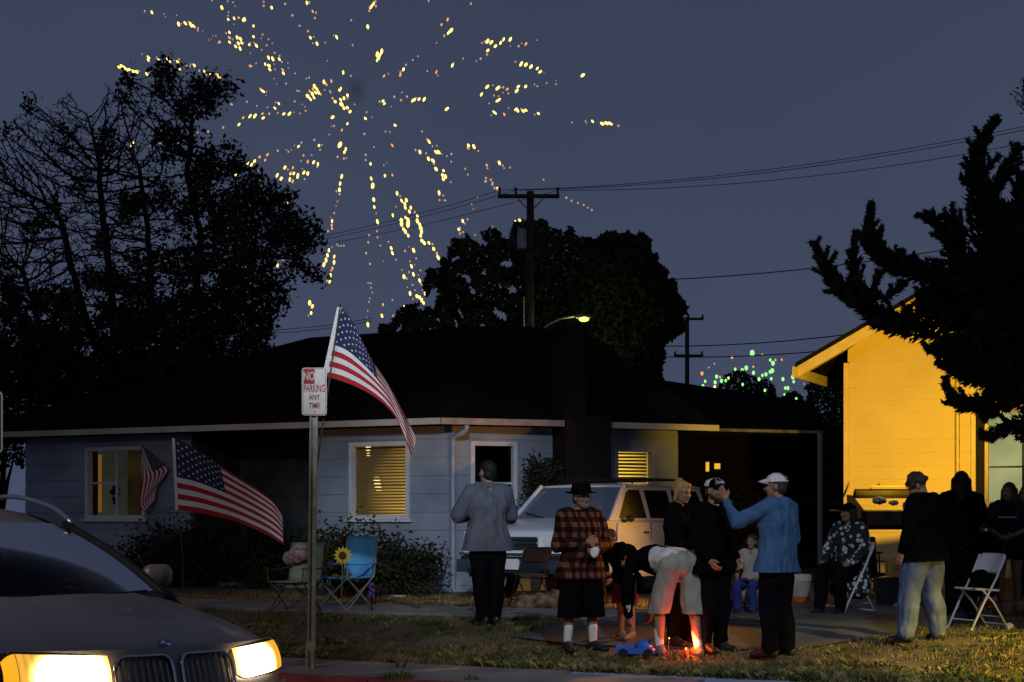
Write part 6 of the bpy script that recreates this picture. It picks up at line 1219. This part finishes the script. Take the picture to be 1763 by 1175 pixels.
person('man in khaki shorts and black hoodie bending down towards the ground', (1168, 1131), 1.78, -146, dict(hipL=(-.01, .10, .93), hipR=(-.05, -.10, .94), kneeL=(.19, .11, .50), kneeR=(-.06, -.13, .50), ankL=(.15, .12, .085), ankR=(-.15, -.14, .085), toeL=(.32, .15, .03), toeR=(.02, -.16, .03), waist=(.14, 0, .985), chest=(.35, 0, .97), neck=(.49, .06, .975), head=(.59, .17, .985), shL=(.47, .20, .96), shR=(.47, -.20, .95), elL=(.50, .27, .66), elR=(.56, -.22, .68), wrL=(.56, .20, .40), wrR=(.62, -.16, .42)),
       shirt=M_blackc, sleeve='long', shirt_hem=1.07, legs='shorts', legm=M_khaki, leg_hem=1.16, leg_loose=1.02, shoe=M_shog, sock=M_sock, hair=None, hat=beanie(M_blackc), bulk=1.15, look=30, tilt=35, extra=bend_extra)
# 5 blond woman
person('woman with tied up blond hair and dark jacket beside the two tone cap', (1172, 1112), 1.72, 48, dict(elL=(.03, .24, 1.14), elR=(.04, -.24, 1.14), wrL=(.22, .12, 1.02), wrR=(.22, -.1, 1.02)), shirt=M_blackc, sleeve='long', legm=M_darkp, shoe=M_shoe, hair='updo', hairm=M_hbld, female=True, tilt=8, bulk=1.1)
# 6 man in two-tone cap
def script(root, S, s):
    h = MB(); pts = [(.455, .22), (.465, .50), (.475, .24), (.48, .40), (.495, .24), (.50, .46), (.51, .26), (.525, .28), (.53, .44), (.54, .26), (.55, .40), (.56, .24)]
    pts = [(.5+(u-.505)*1.9, v) for u, v in pts]; h.tube([S(u, v, 1.025) for u, v in pts], .0055*s, 5); h.obj('lettering', M_whitec, root)
person('man in black and white cap with dark clothes facing the man in blue', (1229, 1124), 1.78, 40, dict(elL=(-.02, .25, 1.14), elR=(-.02, -.25, 1.14), wrL=(.10, .22, .95), wrR=(.12, -.2, .95)), shirt=M_blackc, sleeve='long', shirt_hem=.80, legm=M_darkp, shoe=M_shoe, hair='short', hairm=M_hbrn, hat=cap_hat(M_blackc, M_whitec, M_blackc, script), beard=M_hbrn, bulk=1.16, belly=.5, tilt=4,
       extra=lambda t, j, W, s, F_, L_: (lambda c: c.obj('collar', M_whitec, t, smooth=True))(MB().tube([j['neck']+(F_*math.cos(a_)*.064+L_*math.sin(a_)*.062)*s+Vector((0, 0, .012-.012*math.cos(a_))) for a_ in np.linspace(0, 6.283, 16)], .014, 6)))
# 7 man in blue hoodie, arm out
person('man in white cap and blue hoodie seen from behind, left arm held out', (1338, 1133), 1.84, 222, dict(elL=(.17, .40, 1.29), wrL=(.31, .38, 1.50), elR=(.02, -.27, 1.13), wrR=(.18, -.20, .98), ankL=(-.02, .12, .085), ankR=(-.02, -.14, .085)), shirt=M_blues, sleeve='long', shirt_hem=.82, legm=M_darkp, shoe=M_shoe, hair='short', hairm=M_hbrn, hat=cap_hat(M_whitec, M_whitec, M_whitec), bulk=1.12, belly=.4, look=30, hood=True, leg_loose=1.1, curl=(.2, .8))
# 9 man in jeans
def earbud(t, j, W, s, F_, L_):
    c = MB(); p = j['neck']+F_*.12*s+L_*.0; c.ball(p+Vector((0, 0, -.05)), .014); c.tube([p+Vector((0, 0, -.05)), p+Vector((0, -.0, .05))], .003, 4); c.obj('pendant', M_whitec, t)
person('man in black jacket and pale blue jeans looking down', (1592, 1106), 1.74, -138, dict(head=(.09, 0, 1.60), neck=(.02, 0, 1.48), elL=(-.03, .31, 1.14), elR=(-.02, -.31, 1.14), wrL=(.05, .33, .92), wrR=(.08, -.28, .90), hipL=(0, .11, .93), hipR=(0, -.11, .93), kneeL=(.06, .19, .5), kneeR=(.03, -.16, .5), ankL=(.03, .28, .085), ankR=(-.05, -.18, .085), toeL=(.18, .33, .03), toeR=(.10, -.24, .03)), shirt=M_blackc, sleeve='long', shirt_hem=.84, legm=M_jean, leg_loose=1.22, shoe=M_shoe, hair='curly', hairm=M_hbrn, bulk=1.27, belly=.6, look=32, tilt=34, extra=earbud)
# 10 long-haired woman behind
person('woman with long dark hair standing behind the man in jeans', (1655, 1066), 1.74, 170, dict(elR=(.02, -.24, 1.15), wrR=(.25, -.20, 1.22), elL=(0, .24, 1.14), wrL=(.2, .1, 1.05)), shirt=M_blackc, sleeve='short', legm=M_darkp, shoe=M_shoe, hair='long', hairm=M_hblk, female=True, bulk=1.15)
# 11 woman on the right
person('woman with wavy brown hair and dark blouse standing by the lit window', (1737, 1058), 1.62, -25, dict(elL=(.0, .23, 1.14), elR=(.02, -.24, 1.14), wrL=(.20, .08, 1.06), wrR=(.22, -.08, 1.04)), shirt=M_skirt, sleeve='short', legs='shorts', legm=M_blackc, leg_hem=.45, shoe=M_shoe, hair='long', hairm=M_hbrn, female=True, bulk=1.1, look=-15,
       extra=lambda t, j, W, s, F_, L_: MB().box(j['chest']+F_*.145*s+Vector((0, 0, .01)), (.22, .012, .016), rz=R(-25)).obj('chest_print', M_whitec, t))
# ------------------------------------------------------------------ chairs, grill and small things
M_wch = mat('white_chair', (.66, .67, .70), .55, var=.08, scale=5); M_bch = mat('brown_chair_metal', (.06, .042, .03), .45, .4, var=.2)
def folding_chair(label, foot, yaw, m, group, name='folding_chair', sc=1.0, pad=None):
    g = foot if isinstance(foot, Vector) else G(*foot); A = R(yaw); t = thing(name, label, 'chair', g, A-R(90), group=group); ORG[t.name] = Vector()   # local x forward, y left
    h = lambda x, y, z: Vector((x*sc, y*sc, z*sc))
    for s in (-1, 1):
        b = MB(); b.tube([h(.26, s*.20, .01), h(.10, s*.205, .30), h(-.06, s*.21, .56), h(-.17, s*.205, .80)], .0125*sc, 7); b.obj('front_leg', m, t, smooth=True)
        b = MB(); b.tube([h(-.24, s*.175, .01), h(-.04, s*.18, .30), h(.10, s*.18, .43)], .0115*sc, 7); b.obj('rear_leg', m, t, smooth=True)
        for x, y in ((.26, .20), (-.24, .175)): b = MB(); b.ball(h(x, s*y, .016), .018*sc, nu=8, nv=6); b.obj('foot', m, t)
    b = MB(); b.slab(lambda u, v: h(lerp(.22, -.16, u)-.03*(2*v-1)**4*(1 if u < .5 else -1), (2*v-1)*.195*(1-.10*(2*u-1)**6), .455-.02*u-.012*math.sin(u*3.14)*math.sin(v*3.14)), 8, 8, (0, 0, 1), .022*sc); b.obj('seat', pad or m, t, smooth=True)
    def bk(u, v): z = lerp(.605, .815, v); r_ = .03*(1-math.cos(2*v*math.pi))*.0; y = (2*u-1)*(.215-.05*max(0, (v-.75)/.25)**2-.05*max(0, (.18-v)/.18)**2); return h(-.085-.11*(v)+.03*(2*u-1)**2-.02, y, z)
    b = MB(); b.slab(bk, 10, 8, (1, 0, .3), .016*sc); b.obj('backrest', m, t, smooth=True)
    b = MB(); b.tube([h(.205, -.203, .11), h(.205, .203, .11)], .009*sc, 6); b.tube([h(-.20, -.178, .06), h(-.20, .178, .06)], .009*sc, 6); b.tube([h(-.15, -.178, .14), h(-.15, .178, .14)], .008*sc, 6); b.obj('crossbar', m, t)
    return t
GW = 'white folding chairs'; GB = 'dark folding chairs by the white car'
folding_chair('white folding chair under the seated woman in the print blouse', (1462, 1060), -62, M_wch, GW, sc=1.12)
folding_chair('empty white folding chair holding a black bag, right of the man in jeans', (1686, 1084), -68, M_wch, GW, sc=1.02)
folding_chair('dark folding chair between the man in grey and the man in plaid', (915, 1047), -150, M_bch, GB, sc=1.0)
folding_chair('dark folding chair partly hidden right of the man in plaid', (1060, 1044), 160, M_bch, GB, sc=1.0)
# seated figures
cw = G(1462, 1060)
person('seated woman in black cap and white flower print blouse', cw, 1.68, -48, dict(hipL=(-.03, .09, .60), hipR=(-.03, -.09, .60), kneeL=(.38, .14, .57), kneeR=(.38, -.14, .57), ankL=(.36, .13, .10), ankR=(.44, -.13, .10), toeL=(.51, .15, .03), toeR=(.59, -.14, .03), waist=(-.05, 0, .76), chest=(-.03, 0, .96), neck=(-.02, 0, 1.16), head=(.02, 0, 1.31), shL=(-.02, .20, 1.10), shR=(-.02, -.20, 1.10), elL=(.06, .27, .84), elR=(.06, -.27, .84), wrL=(.27, .20, .68), wrR=(.27, -.2, .69)),
       shirt=dots(), sleeve='long', shirt_hem=.85, legm=M_darkp, shoe=M_shoe, hair='bob', hairm=M_hblk, hat=cap_hat(M_blackc, M_blackc, M_blackc), female=True, bulk=1.25, look=-18, tilt=-4, group='people watching the fireworks')
ck = G(1296, 1060)
folding_chair('dark folding chair under the child in the pale shirt', ck, -30, M_bch, 'dark folding chairs by the house', sc=1.0)
person('child in pale tee shirt sitting behind the man in the blue hoodie', ck, 1.25, -30, dict(hipL=(0, .09, .56), hipR=(0, -.09, .56), kneeL=(.36, .14, .54), kneeR=(.36, -.14, .54), ankL=(.36, .13, .10), ankR=(.40, -.13, .10), toeL=(.51, .15, .03), toeR=(.55, -.14, .03), waist=(-.02, 0, .72), chest=(.0, 0, .92), neck=(.02, 0, 1.12), head=(.06, 0, 1.27), shL=(0, .19, 1.06), shR=(0, -.19, 1.06), elL=(.06, .26, .80), elR=(.06, -.26, .80), wrL=(.27, .18, .64), wrR=(.27, -.18, .64)),
       shirt=mat('pale_tee', (.34, .33, .33), .95, var=.1), sleeve='short', shirt_hem=.9, legm=M_bluec, shoe=M_shoe, hair='short', hairm=M_hbrn, bulk=1.05)
def camp_chair(label, foot, yaw, fab, metal, sc=1.0, arm=None):
    g = G(*foot); t = thing('camping_chair', label, 'chair', g, R(yaw)-R(90), group='camping chairs by the house path'); ORG[t.name] = Vector(); h = lambda x, y, z: Vector((x*sc, y*sc, z*sc))
    for s in (-1, 1):
        for q in ([h(.24, s*.27, .02), h(-.26, s*.27, .46)], [h(-.26, s*.27, .02), h(.24, s*.27, .44)], [h(.25, s*.27, .42), h(.25, s*.29, .62)], [h(-.26, s*.27, .44), h(-.33, s*.27, .96)]):
            b = MB(); b.tube(q, .0105*sc, 6); b.obj('leg', metal, t)
        b = MB(); b.slab(lambda u, v: h(lerp(.28, -.28, u), s*(.285+.05*(v-.5)), .63-.02*math.sin(u*3.14)), 6, 2, (0, 0, 1), .012); b.obj('armrest', arm or fab, t)
    for x in (.24, -.26): 
        for a_ in (-1, 1): b = MB(); b.tube([h(x, a_*.27, .02), h(x, -a_*.27, .44)], .0095*sc, 6); b.obj('brace', metal, t)
    b = MB(); b.slab(lambda u, v: h(lerp(.27, -.27, u), (2*v-1)*.255, .445-.05*math.sin(u*3.14)*math.sin(v*3.14)), 8, 8, (0, 0, 1), .012); b.obj('seat', fab, t, smooth=True)
    b = MB(); b.slab(lambda u, v: h(-.255-.075*u-.04*math.sin(v*3.14), (2*v-1)*.265, lerp(.43, .97, u)), 8, 8, (1, 0, 0), .012); b.obj('backrest', fab, t, smooth=True)
    return t, g, h
camp_chair('green and brown camping chair with a pink blanket over its back', (508, 1056), -25, mat('green_canvas', (.22, .27, .20), .9, var=.2), mat('rusty_frame', (.20, .075, .03), .5, .3, var=.2), .93, mat('brown_canvas', (.14, .05, .03), .9, var=.2))
camp_chair('bright blue camping chair right of the sign post', (594, 1052), -38, mat('blue_canvas', (.10, .36, .62), .9, var=.12), mat('grey_frame', (.33, .33, .33), .45, .5, var=.2), 1.0, mat('deep_blue_canvas', (.04, .20, .55), .9, var=.15))
def lump(name, label, cat, c, r_, m, fold=.02, freq=14, vox=.012, extra=None, group=None, base=True):
    c = Vector(c); t = thing(name, label, cat, c, group=group); b = MB(); b.ball(c, r_, nu=16, nv=10)
    for e_ in extra or (): b.ball(c+Vector(e_[:3]), e_[3], nu=12, nv=8)
    o = remesh(b, name+'_cloth' if name in ('blanket',) else name, m, t, vox, 2, fold, freq, seed=len(label))
    me = o.data; bpy.data.objects.remove(o); bpy.data.objects.remove(t); o = bpy.data.objects.new(name, me); COL.objects.link(o); o.location = c; tag(o, label, cat, group); return o
gc = G(508, 1056)
lump('blanket', 'pink and maroon patterned blanket over the green camping chair', 'blanket', P(510, 957, gc.y+.25), (.15, .10, .10), mat('pink_pattern', (.30, .10, .14), .95, var=.6, scale=16, col2=(.50, .34, .38)), .025, 12, extra=[(.11, 0, .015, .085), (-.09, 0, -.03, .08)])
gb = G(594, 1052)
lump('bag', 'small dark bag lying on the blue camping chair seat', 'bag', P(583, 1003, gb.y-.02), (.10, .09, .07), M_blackc, .012)
# sunflower stake
q = P(587, 985, gb.y-.35); q.z = gz(q.x, q.y); sf = thing('garden_ornament', 'yellow sunflower stake in front of the blue camping chair', 'garden ornament', q); fc = P(590, 957, gb.y-.35)
b = MB(); b.tube([q-Vector((0, 0, .1)), (fc.x, fc.y, fc.z)], .007, 6); b.obj('stem', M_grn2, sf)
me = None; mp_ = mat('yellow_petal', (.55, .38, .03), .8, var=.15)
for k in range(13):
    an = k*2*math.pi/13
    if me is None:
        b = MB(); b.add([(0, 0, .04), (.024, -.006, .075), (0, .0, .125), (-.024, -.006, .075)], [(0, 1, 2, 3)]); o = b.obj('petal', mp_); me = o.data; bpy.data.objects.remove(o)
    link_copy(me, 'petal', sf, fc, (R(-6), an, 0))
b = MB(); b.ball(fc, (.05, .018, .05)); b.obj('flower_centre', mat('brown_centre', (.06, .03, .015), .9), sf)
for s in (-1, 1): b = MB(); p = q.lerp(fc, .62); b.add([p, p+Vector((s*.07, -.02, .05)), p+Vector((s*.15, 0, .03)), p+Vector((s*.07, .02, .0))], [(0, 1, 2, 3)]); b.obj('leaf', M_grn2, sf)
q = G(640, 1056); pf = thing('garden_ornament', 'purple flower spike on a dark stake right of the blue camping chair', 'garden ornament', q); b = MB(); b.tube([q-Vector((0, 0, .05)), q+Vector((0, 0, .22))], .012, 6); b.obj('stake', M_blk, pf)
b = MB(); rr = random.Random(3)
for k in range(40): an = rr.uniform(0, 6.28); z = rr.uniform(.2, .38); b.ball(q+Vector((math.cos(an)*.035*(1.2-(z-.2)*4), math.sin(an)*.035, z)), .014, nu=6, nv=5)
b.obj('blossom', mat('purple_blossom', (.14, .08, .36), .8, var=.2), pf)
q = G(686, 1032); b = MB(); b.tube([q+Vector((0, 0, .03)), q+Vector((0, 0, .045)), q+Vector((0, 0, .055))], [.09, .115, .125], 18); o = b.obj('paper_plate', M_whitec, at=q); tag(o, 'white paper plate lying on the path before the shrub', 'plate')
# blanket heap by the dark chairs
M_brownst = mat('brown_stripe_blanket', (.10, .045, .022), .95, var=.7, scale=9, col2=(.26, .16, .09))
g = G(930, 1050); lump('blanket', 'brown and cream blanket heap under the dark folding chair', 'blanket', g+Vector((0, .2, .08)), (.30, .2, .12), M_brownst, .03, 9, extra=[(.22, .1, .05, .13), (-.22, -.1, -.02, .12), (.3, -.1, -.03, .1)])
# barrel grill
gg = G(1532, 1040); gg.y += 1.0; Yg = gg.y; gg = Vector(((1532-CX)/FPX*Yg, Yg, gz((1532-CX)/FPX*Yg, Yg))); kg = FPX/Yg
gr = thing('barrel_grill', 'black barrel grill with raised lid and wooden side shelf', 'grill', gg)
M_iron = mat('black_iron', (.022, .02, .019), .55, .3, var=.3); zb = zp(880, Yg)
b = MB(); wG = .46
b.grid(lambda u, v: (gg.x+lerp(-wG, wG, u), Yg-.27*math.cos(math.pi*v), zb-.27*math.sin(math.pi*v)), 8, 14)
for s in (-1, 1): b.add([(gg.x+s*wG, Yg-.27*math.cos(t), zb-.27*math.sin(t)) for t in np.linspace(0, math.pi, 15)], [tuple(range(15))])
b.obj('firebox', M_iron, gr, smooth=False)
b = MB(); hz = zb+.06
lid = lambda u, v: (gg.x+lerp(-wG, wG, u), Yg+.25+.12*math.cos(math.pi*(v+.15)), zb+.16-.0+.16*math.sin(math.pi*(v*.9+.05))); b.grid(lid, 8, 10)
for s in (0, 1): b.add([lid(s, v) for v in np.linspace(0, 1, 12)], [tuple(range(12))])
ld = b.obj('lid', M_iron, gr); b = MB(); b.tube([P(1500, 842, Yg+.1), P(1500, 838, Yg+.05), P(1560, 838, Yg+.05), P(1560, 842, Yg+.1)], .012, 6); b.obj('lid_handle', mat('bare_wood', (.30, .17, .07), .7), ld); b = MB(); b.ball(P(1513, 835, Yg+.1), .02); b.obj('knob', M_iron, ld)
b = MB()
for i in range(16): x = gg.x+lerp(-wG+.03, wG-.03, i/15); b.tube([(x, Yg-.25, zb+.01), (x, Yg+.25, zb+.01)], .005, 5)
b.obj('grate', M_galv, gr)
for sx in (-1, 1):
    for sy in (-1, 1): b = MB(); b.tube([(gg.x+sx*(wG-.06), Yg+sy*.2, zb-.15), (gg.x+sx*(wG-.02), Yg+sy*.26, gg.z)], .017, 6); b.obj('leg', M_iron, gr)
b = MB(); b.slab(lambda u, v: (gg.x-wG-.03-.34*u, Yg-.24+.46*v, zb+.02), 2, 4, (0, 0, 1), .025); b.obj('side_shelf', mat('orange_wood', (.42, .23, .08), .75, var=.25), gr)
b = MB(); b.prism([P(1458, 852, Yg-.22), P(1468, 853, Yg-.22), P(1495, 888, Yg-.22), P(1494, 892, Yg-.22), P(1460, 892, Yg-.22)], (0, .02, 0)); b.obj('shelf_side', mat('orange_wood', (.42, .23, .08)), gr)
b = MB(); b.tube([P(1452, 856, Yg), P(1463, 828, Yg+.1)], .014, 6); b.obj('tong_handle', mat('bare_wood', (.30, .17, .07)), gr)
b = MB(); b.box((gg.x, Yg-.28, zb-.10), (wG*1.7, .02, .20)); b.obj('front_rack', mat('sooty_rack', (.06, .04, .028), .7, var=.5, scale=8), gr)
b = MB(); b.box((gg.x, Yg, gg.z+.28), (wG*1.8, .42, .02)); b.obj('lower_shelf', M_iron, gr)
M_foil = mat('foil', (.7, .68, .62), .3, .8, var=.15, scale=20)
lump('foil_packet', 'crumpled foil packet on the grill left side', 'foil packet', P(1514, 862, Yg-.05), (.10, .10, .055), M_foil, .022, 16); lump('foil_packet', 'small foil packet in the middle of the grill', 'foil packet', P(1538, 866, Yg-.1), (.075, .06, .035), M_foil, .015, 20)
b = MB(); q = P(1558, 862, Yg-.1); b.tube([(q.x, q.y, zb+.02), (q.x, q.y, zb+.10), (q.x, q.y, zb+.13)], [.032, .032, .014], 10); tag(b.obj('sauce_bottle', mat('pale_plastic', (.5, .46, .32), .4, var=0), at=(q.x, q.y, zb+.02)), 'pale sauce bottle standing on the grill right of the foil', 'bottle')
# buckets, boxes, bins
def crate(name, label, cat, px, py, w, d, h, m, lip=True, rz=0, z=None, mat2=None):
    g = G(px, py); g.z = g.z if z is None else z; t = thing(name, label, cat, g); b = MB(); x, y = w/2, d/2; b.hexa([g+Vector(v) for v in ((-x*.92, -y*.92, 0), (x*.92, -y*.92, 0), (x*.92, y*.92, 0), (-x*.92, y*.92, 0), (-x, -y, h), (x, -y, h), (x, y, h), (-x, y, h))]); b.obj('body', m, t)
    b = MB(); b.box(g+Vector((0, 0, h+.012)), (w+.02, d+.02, .024)); b.obj('lid', mat2 or m, t); b = MB(); b.box(g+Vector((0, -y-.012, h*.62)), (w*.4, .02, .03)); b.obj('handle', mat2 or m, t); return t
M_orgp = mat('orange_plastic', (.55, .13, .02), .5, var=.1); M_tan = mat('tan_plastic', (.45, .27, .08), .6, var=.12)
crate('crate', 'small orange plastic crate behind the seated woman legs', 'crate', 1431, 1037, .22, .2, .17, M_orgp)
crate('storage_bin', 'tan storage bin on the dark cooler beside the man in jeans', 'storage bin', 1541, 1046, .23, .22, .20, M_tan, z=gz(4.8, 20)+.42)
crate('cooler', 'dark cooler under the tan storage bin', 'cooler', 1541, 1047, .46, .36, .38, M_blk)
crate('cardboard_box', 'pale box on the ground under the seated woman chair', 'box', 1469, 1034, .14, .16, .15, mat('pale_card', (.5, .42, .40), .9))
q = G(1379, 1042); bk_ = thing('bucket', 'white topped bucket with orange base left of the seated woman', 'bucket', q); b = MB(); b.tube([q, q+Vector((0, 0, .12))], [.115, .122], 18); b.obj('base', M_orgp, bk_); b = MB(); b.tube([q+Vector((0, 0, .121)), q+Vector((0, 0, .33))], [.122, .135], 18); b.obj('body', mat('clear_plastic', (.50, .47, .40), .4, var=.2), bk_); b = MB(); b.tube([q+Vector((0, 0, .331)), q+Vector((0, 0, .40)), q+Vector((0, 0, .42))], [.145, .145, .12], 18); b.obj('lid', M_whitec, bk_)
b = MB(); b.tube([q+Vector((.135*math.cos(t), -.04, .33+.10*math.sin(t))) for t in np.linspace(0, math.pi, 10)], .005, 5); b.obj('handle', M_galv, bk_)
q = G(1538, 1049); b = MB(); b.ball(q+Vector((0, -.2, .045)), .05); tag(b.obj('ball', mat('green_ball', (.16, .34, .26), .6), at=q, smooth=True), 'small green ball on the drive near the cooler', 'ball')
def litter(label, px, py, r_): q = G(px, py); lump('crumpled_paper', label, 'paper', q+Vector((0, 0, r_*.7)), (r_, r_, r_*.8), M_whitec, r_*.3, 24, vox=max(.006, r_*.16), group='bits of paper on the ground')
litter('crumpled paper on the dark drive between the jeans legs', 1606, 1050, .03); litter('small crumpled paper on the drive below the bucket', 1400, 1083, .026); litter('crumpled paper on the grass by the empty white chair', 1737, 1084, .05); litter('flat paper scrap on the drive beside the hoodie man', 1382, 1062, .035)
# bag on the empty chair
ce = G(1686, 1084); zs = ce.z+.47
lump('handbag', 'round black bag on the seat of the empty white chair', 'bag', (ce.x+.02, ce.y+.02, zs+.085), (.115, .09, .10), M_blackc, .012, extra=[(.08, 0, -.02, .07)]); 
# things by the right border
crate('crate', 'wooden crate behind the empty white chair at the right border', 'crate', 1752, 1040, .5, .4, .34, mat('warm_crate_wood', (.30, .14, .05), .8, var=.4, scale=6))
for px, h_, m_, lb in ((1744, .17, mat('amber_jar', (.50, .30, .13), .35, var=.1), 'tall amber jar on the wooden crate'), (1757, .10, mat('rosy_cup', (.5, .25, .16), .5), 'short rosy cup on the wooden crate')):
    q = G(px, 1040); z0 = G(1752, 1040).z+.366; t = thing('jar', lb, 'jar', (q.x, q.y, z0)); b = MB(); b.tube([(q.x, q.y, z0), (q.x, q.y, z0+h_*.8), (q.x, q.y, z0+h_*.9), (q.x, q.y, z0+h_)], [.05, .05, .035, .035], 12); b.obj('body', m_, t, smooth=True); b = MB(); b.tube([(q.x, q.y, z0+h_), (q.x, q.y, z0+h_+.025)], .04, 12); b.obj('lid', M_brownst, t)
g = G(1735, 1062); lump('blanket', 'rumpled brown blanket on the ground behind the empty white chair', 'blanket', g+Vector((.12, .1, .08)), (.28, .2, .12), M_brownst, .03, 10, extra=[(.2, 0, .06, .14)])
lump('cushion', 'red cushion on the ground behind the empty white chair', 'cushion', G(1722, 1050)+Vector((0, .15, .06)), (.14, .1, .05), M_redc, .006)
# blue toy truck and the ground flare
q = G(1098, 1133); ty = thing('toy_truck', 'blue toy truck with red lights on the grass by the bending man', 'toy', q, R(-12)); ORG[ty.name] = Vector(); M_toy = mat('blue_toy_plastic', (.035, .13, .50), .3, var=.05, spec=.5)
b = MB(); b.box((-.02, 0, .075), (.40, .15, .06)); b.ball((.07, 0, .12), (.09, .075, .075), nu=14, nv=10); b.hexa([Vector(v) for v in ((-.22, -.07, .105), (-.03, -.07, .105), (-.03, .07, .105), (-.22, .07, .105), (-.21, -.065, .13), (-.03, -.065, .15), (-.03, .065, .15), (-.21, .065, .13))]); b.obj('body', M_toy, ty, smooth=False)
b = MB(); b.box((.13, -.0, .16), (.015, .10, .05), rot=Matrix.Rotation(-.4, 3, 'Y')); b.obj('windscreen', M_blk, ty)
for x in (-.14, .12):
    for s in (-1, 1): b = MB(); b.tube([(x, s*.07, .05), (x, s*.105, .05)], .05, 14); b.obj('wheel', M_tyre, ty)
E_red = emit('toy_red_light', (1, .06, .03), 2.2)
for y in (-.05, -.075): b = MB(); b.ball((.155+(.02 if y < -.06 else 0), y, .095), .013, nu=8, nv=6); b.obj('light', E_red, ty)
b = MB(); b.box((-.10, -.02, .15), (.12, .03, .02)); b.obj('roll_bar', mat('toy_red', (.4, .03, .06), .4), ty)
q = G(1183, 1136)+Vector((0, .10, 0)); fl_ = thing('ground_flare', 'glowing red ground firework between the bending man feet', 'firework', q)
b = MB(); b.tube([q, q+Vector((0, 0, .09))], .022, 10); b.obj('tube', mat('flare_paper', (.4, .08, .05), .8), fl_); b = MB(); b.ball(q+Vector((0, 0, .10)), (.011, .011, .018), nu=8, nv=6); b.obj('flame', emit('flare_glow', (1, .16, .04), 6, True), fl_)
lamp('POINT', 'flare_light', q+Vector((.06, -.05, .16)), 12, (1, .10, .018), shadow_soft_size=.02)
q = P(1152, 1099, G(1152, 1131).y-.05); pk = thing('punk_stick', 'thin lighting stick with an orange ember by the toy truck', 'stick', G(1150, 1131)); b = MB(); b.tube([G(1150, 1131), q], .004, 5); b.obj('stick', mat('bare_wood', (.3, .17, .07)), pk); b = MB(); b.ball(q, .008, nu=8, nv=6); b.obj('ember', emit('ember_glow', (1, .30, .04), 5, True), pk)

# more of the gathering at the right
camp_chair('black folding camping chair beside the tan storage bin', (1500, 1040), 20, mat('black_canvas', (.012, .012, .014), .95, var=.2, spec=0), mat('dark_frame', (.05, .05, .05), .5, .4), .95)
person('woman with tied back hair at the right border beside the lit window', (1768, 1052), 1.60, -35, dict(elL=(.0, .23, 1.14), elR=(.02, -.24, 1.14), wrL=(.20, .08, 1.0), wrR=(.22, -.08, 1.0)), shirt=M_blackc, sleeve='short', legm=M_darkp, shoe=M_shoe, hair='bob', hairm=M_hbrn, female=True, bulk=1.1)
g = G(1690, 1058); person('seated person in dark shirt between the long haired woman and the lit window', g, 1.55, -70, dict(hipL=(-.03, .09, .56), hipR=(-.03, -.09, .56), kneeL=(.38, .14, .54), kneeR=(.38, -.14, .54), ankL=(.38, .13, .10), ankR=(.42, -.13, .10), toeL=(.53, .15, .03), toeR=(.57, -.14, .03), waist=(-.04, 0, .72), chest=(-.02, 0, .92), neck=(.0, 0, 1.12), head=(.04, 0, 1.27), shL=(0, .19, 1.06), shR=(0, -.19, 1.06), elL=(.06, .26, .80), elR=(.06, -.26, .80), wrL=(.27, .18, .78), wrR=(.27, -.18, .80)), shirt=M_blackc, sleeve='short', shirt_hem=.9, legm=M_darkp, shoe=M_shoe, hair='short', hairm=M_hblk)
folding_chair('dark folding chair under the seated person in front of the lit window', g, -70, M_bch, 'dark folding chairs by the house', sc=1.05)
tb = G(1478, 1030); tb.y += .5; tb = Vector(((1478-CX)/FPX*tb.y, tb.y, gz(tb.x, tb.y))); tt_ = thing('folding_table', 'low dark folding table behind the seated woman', 'table', tb)
b = MB(); b.box(tb+Vector((0, 0, .66)), (.62, .5, .03)); b.obj('tabletop', mat('dark_table', (.03, .022, .018), .7, var=.2), tt_)
for sx in (-1, 1):
    for sy in (-1, 1): b = MB(); b.tube([tb+Vector((sx*.26, sy*.2, .645)), tb+Vector((sx*.29, sy*.22, 0))], .014, 6); b.obj('leg', M_iron, tt_)
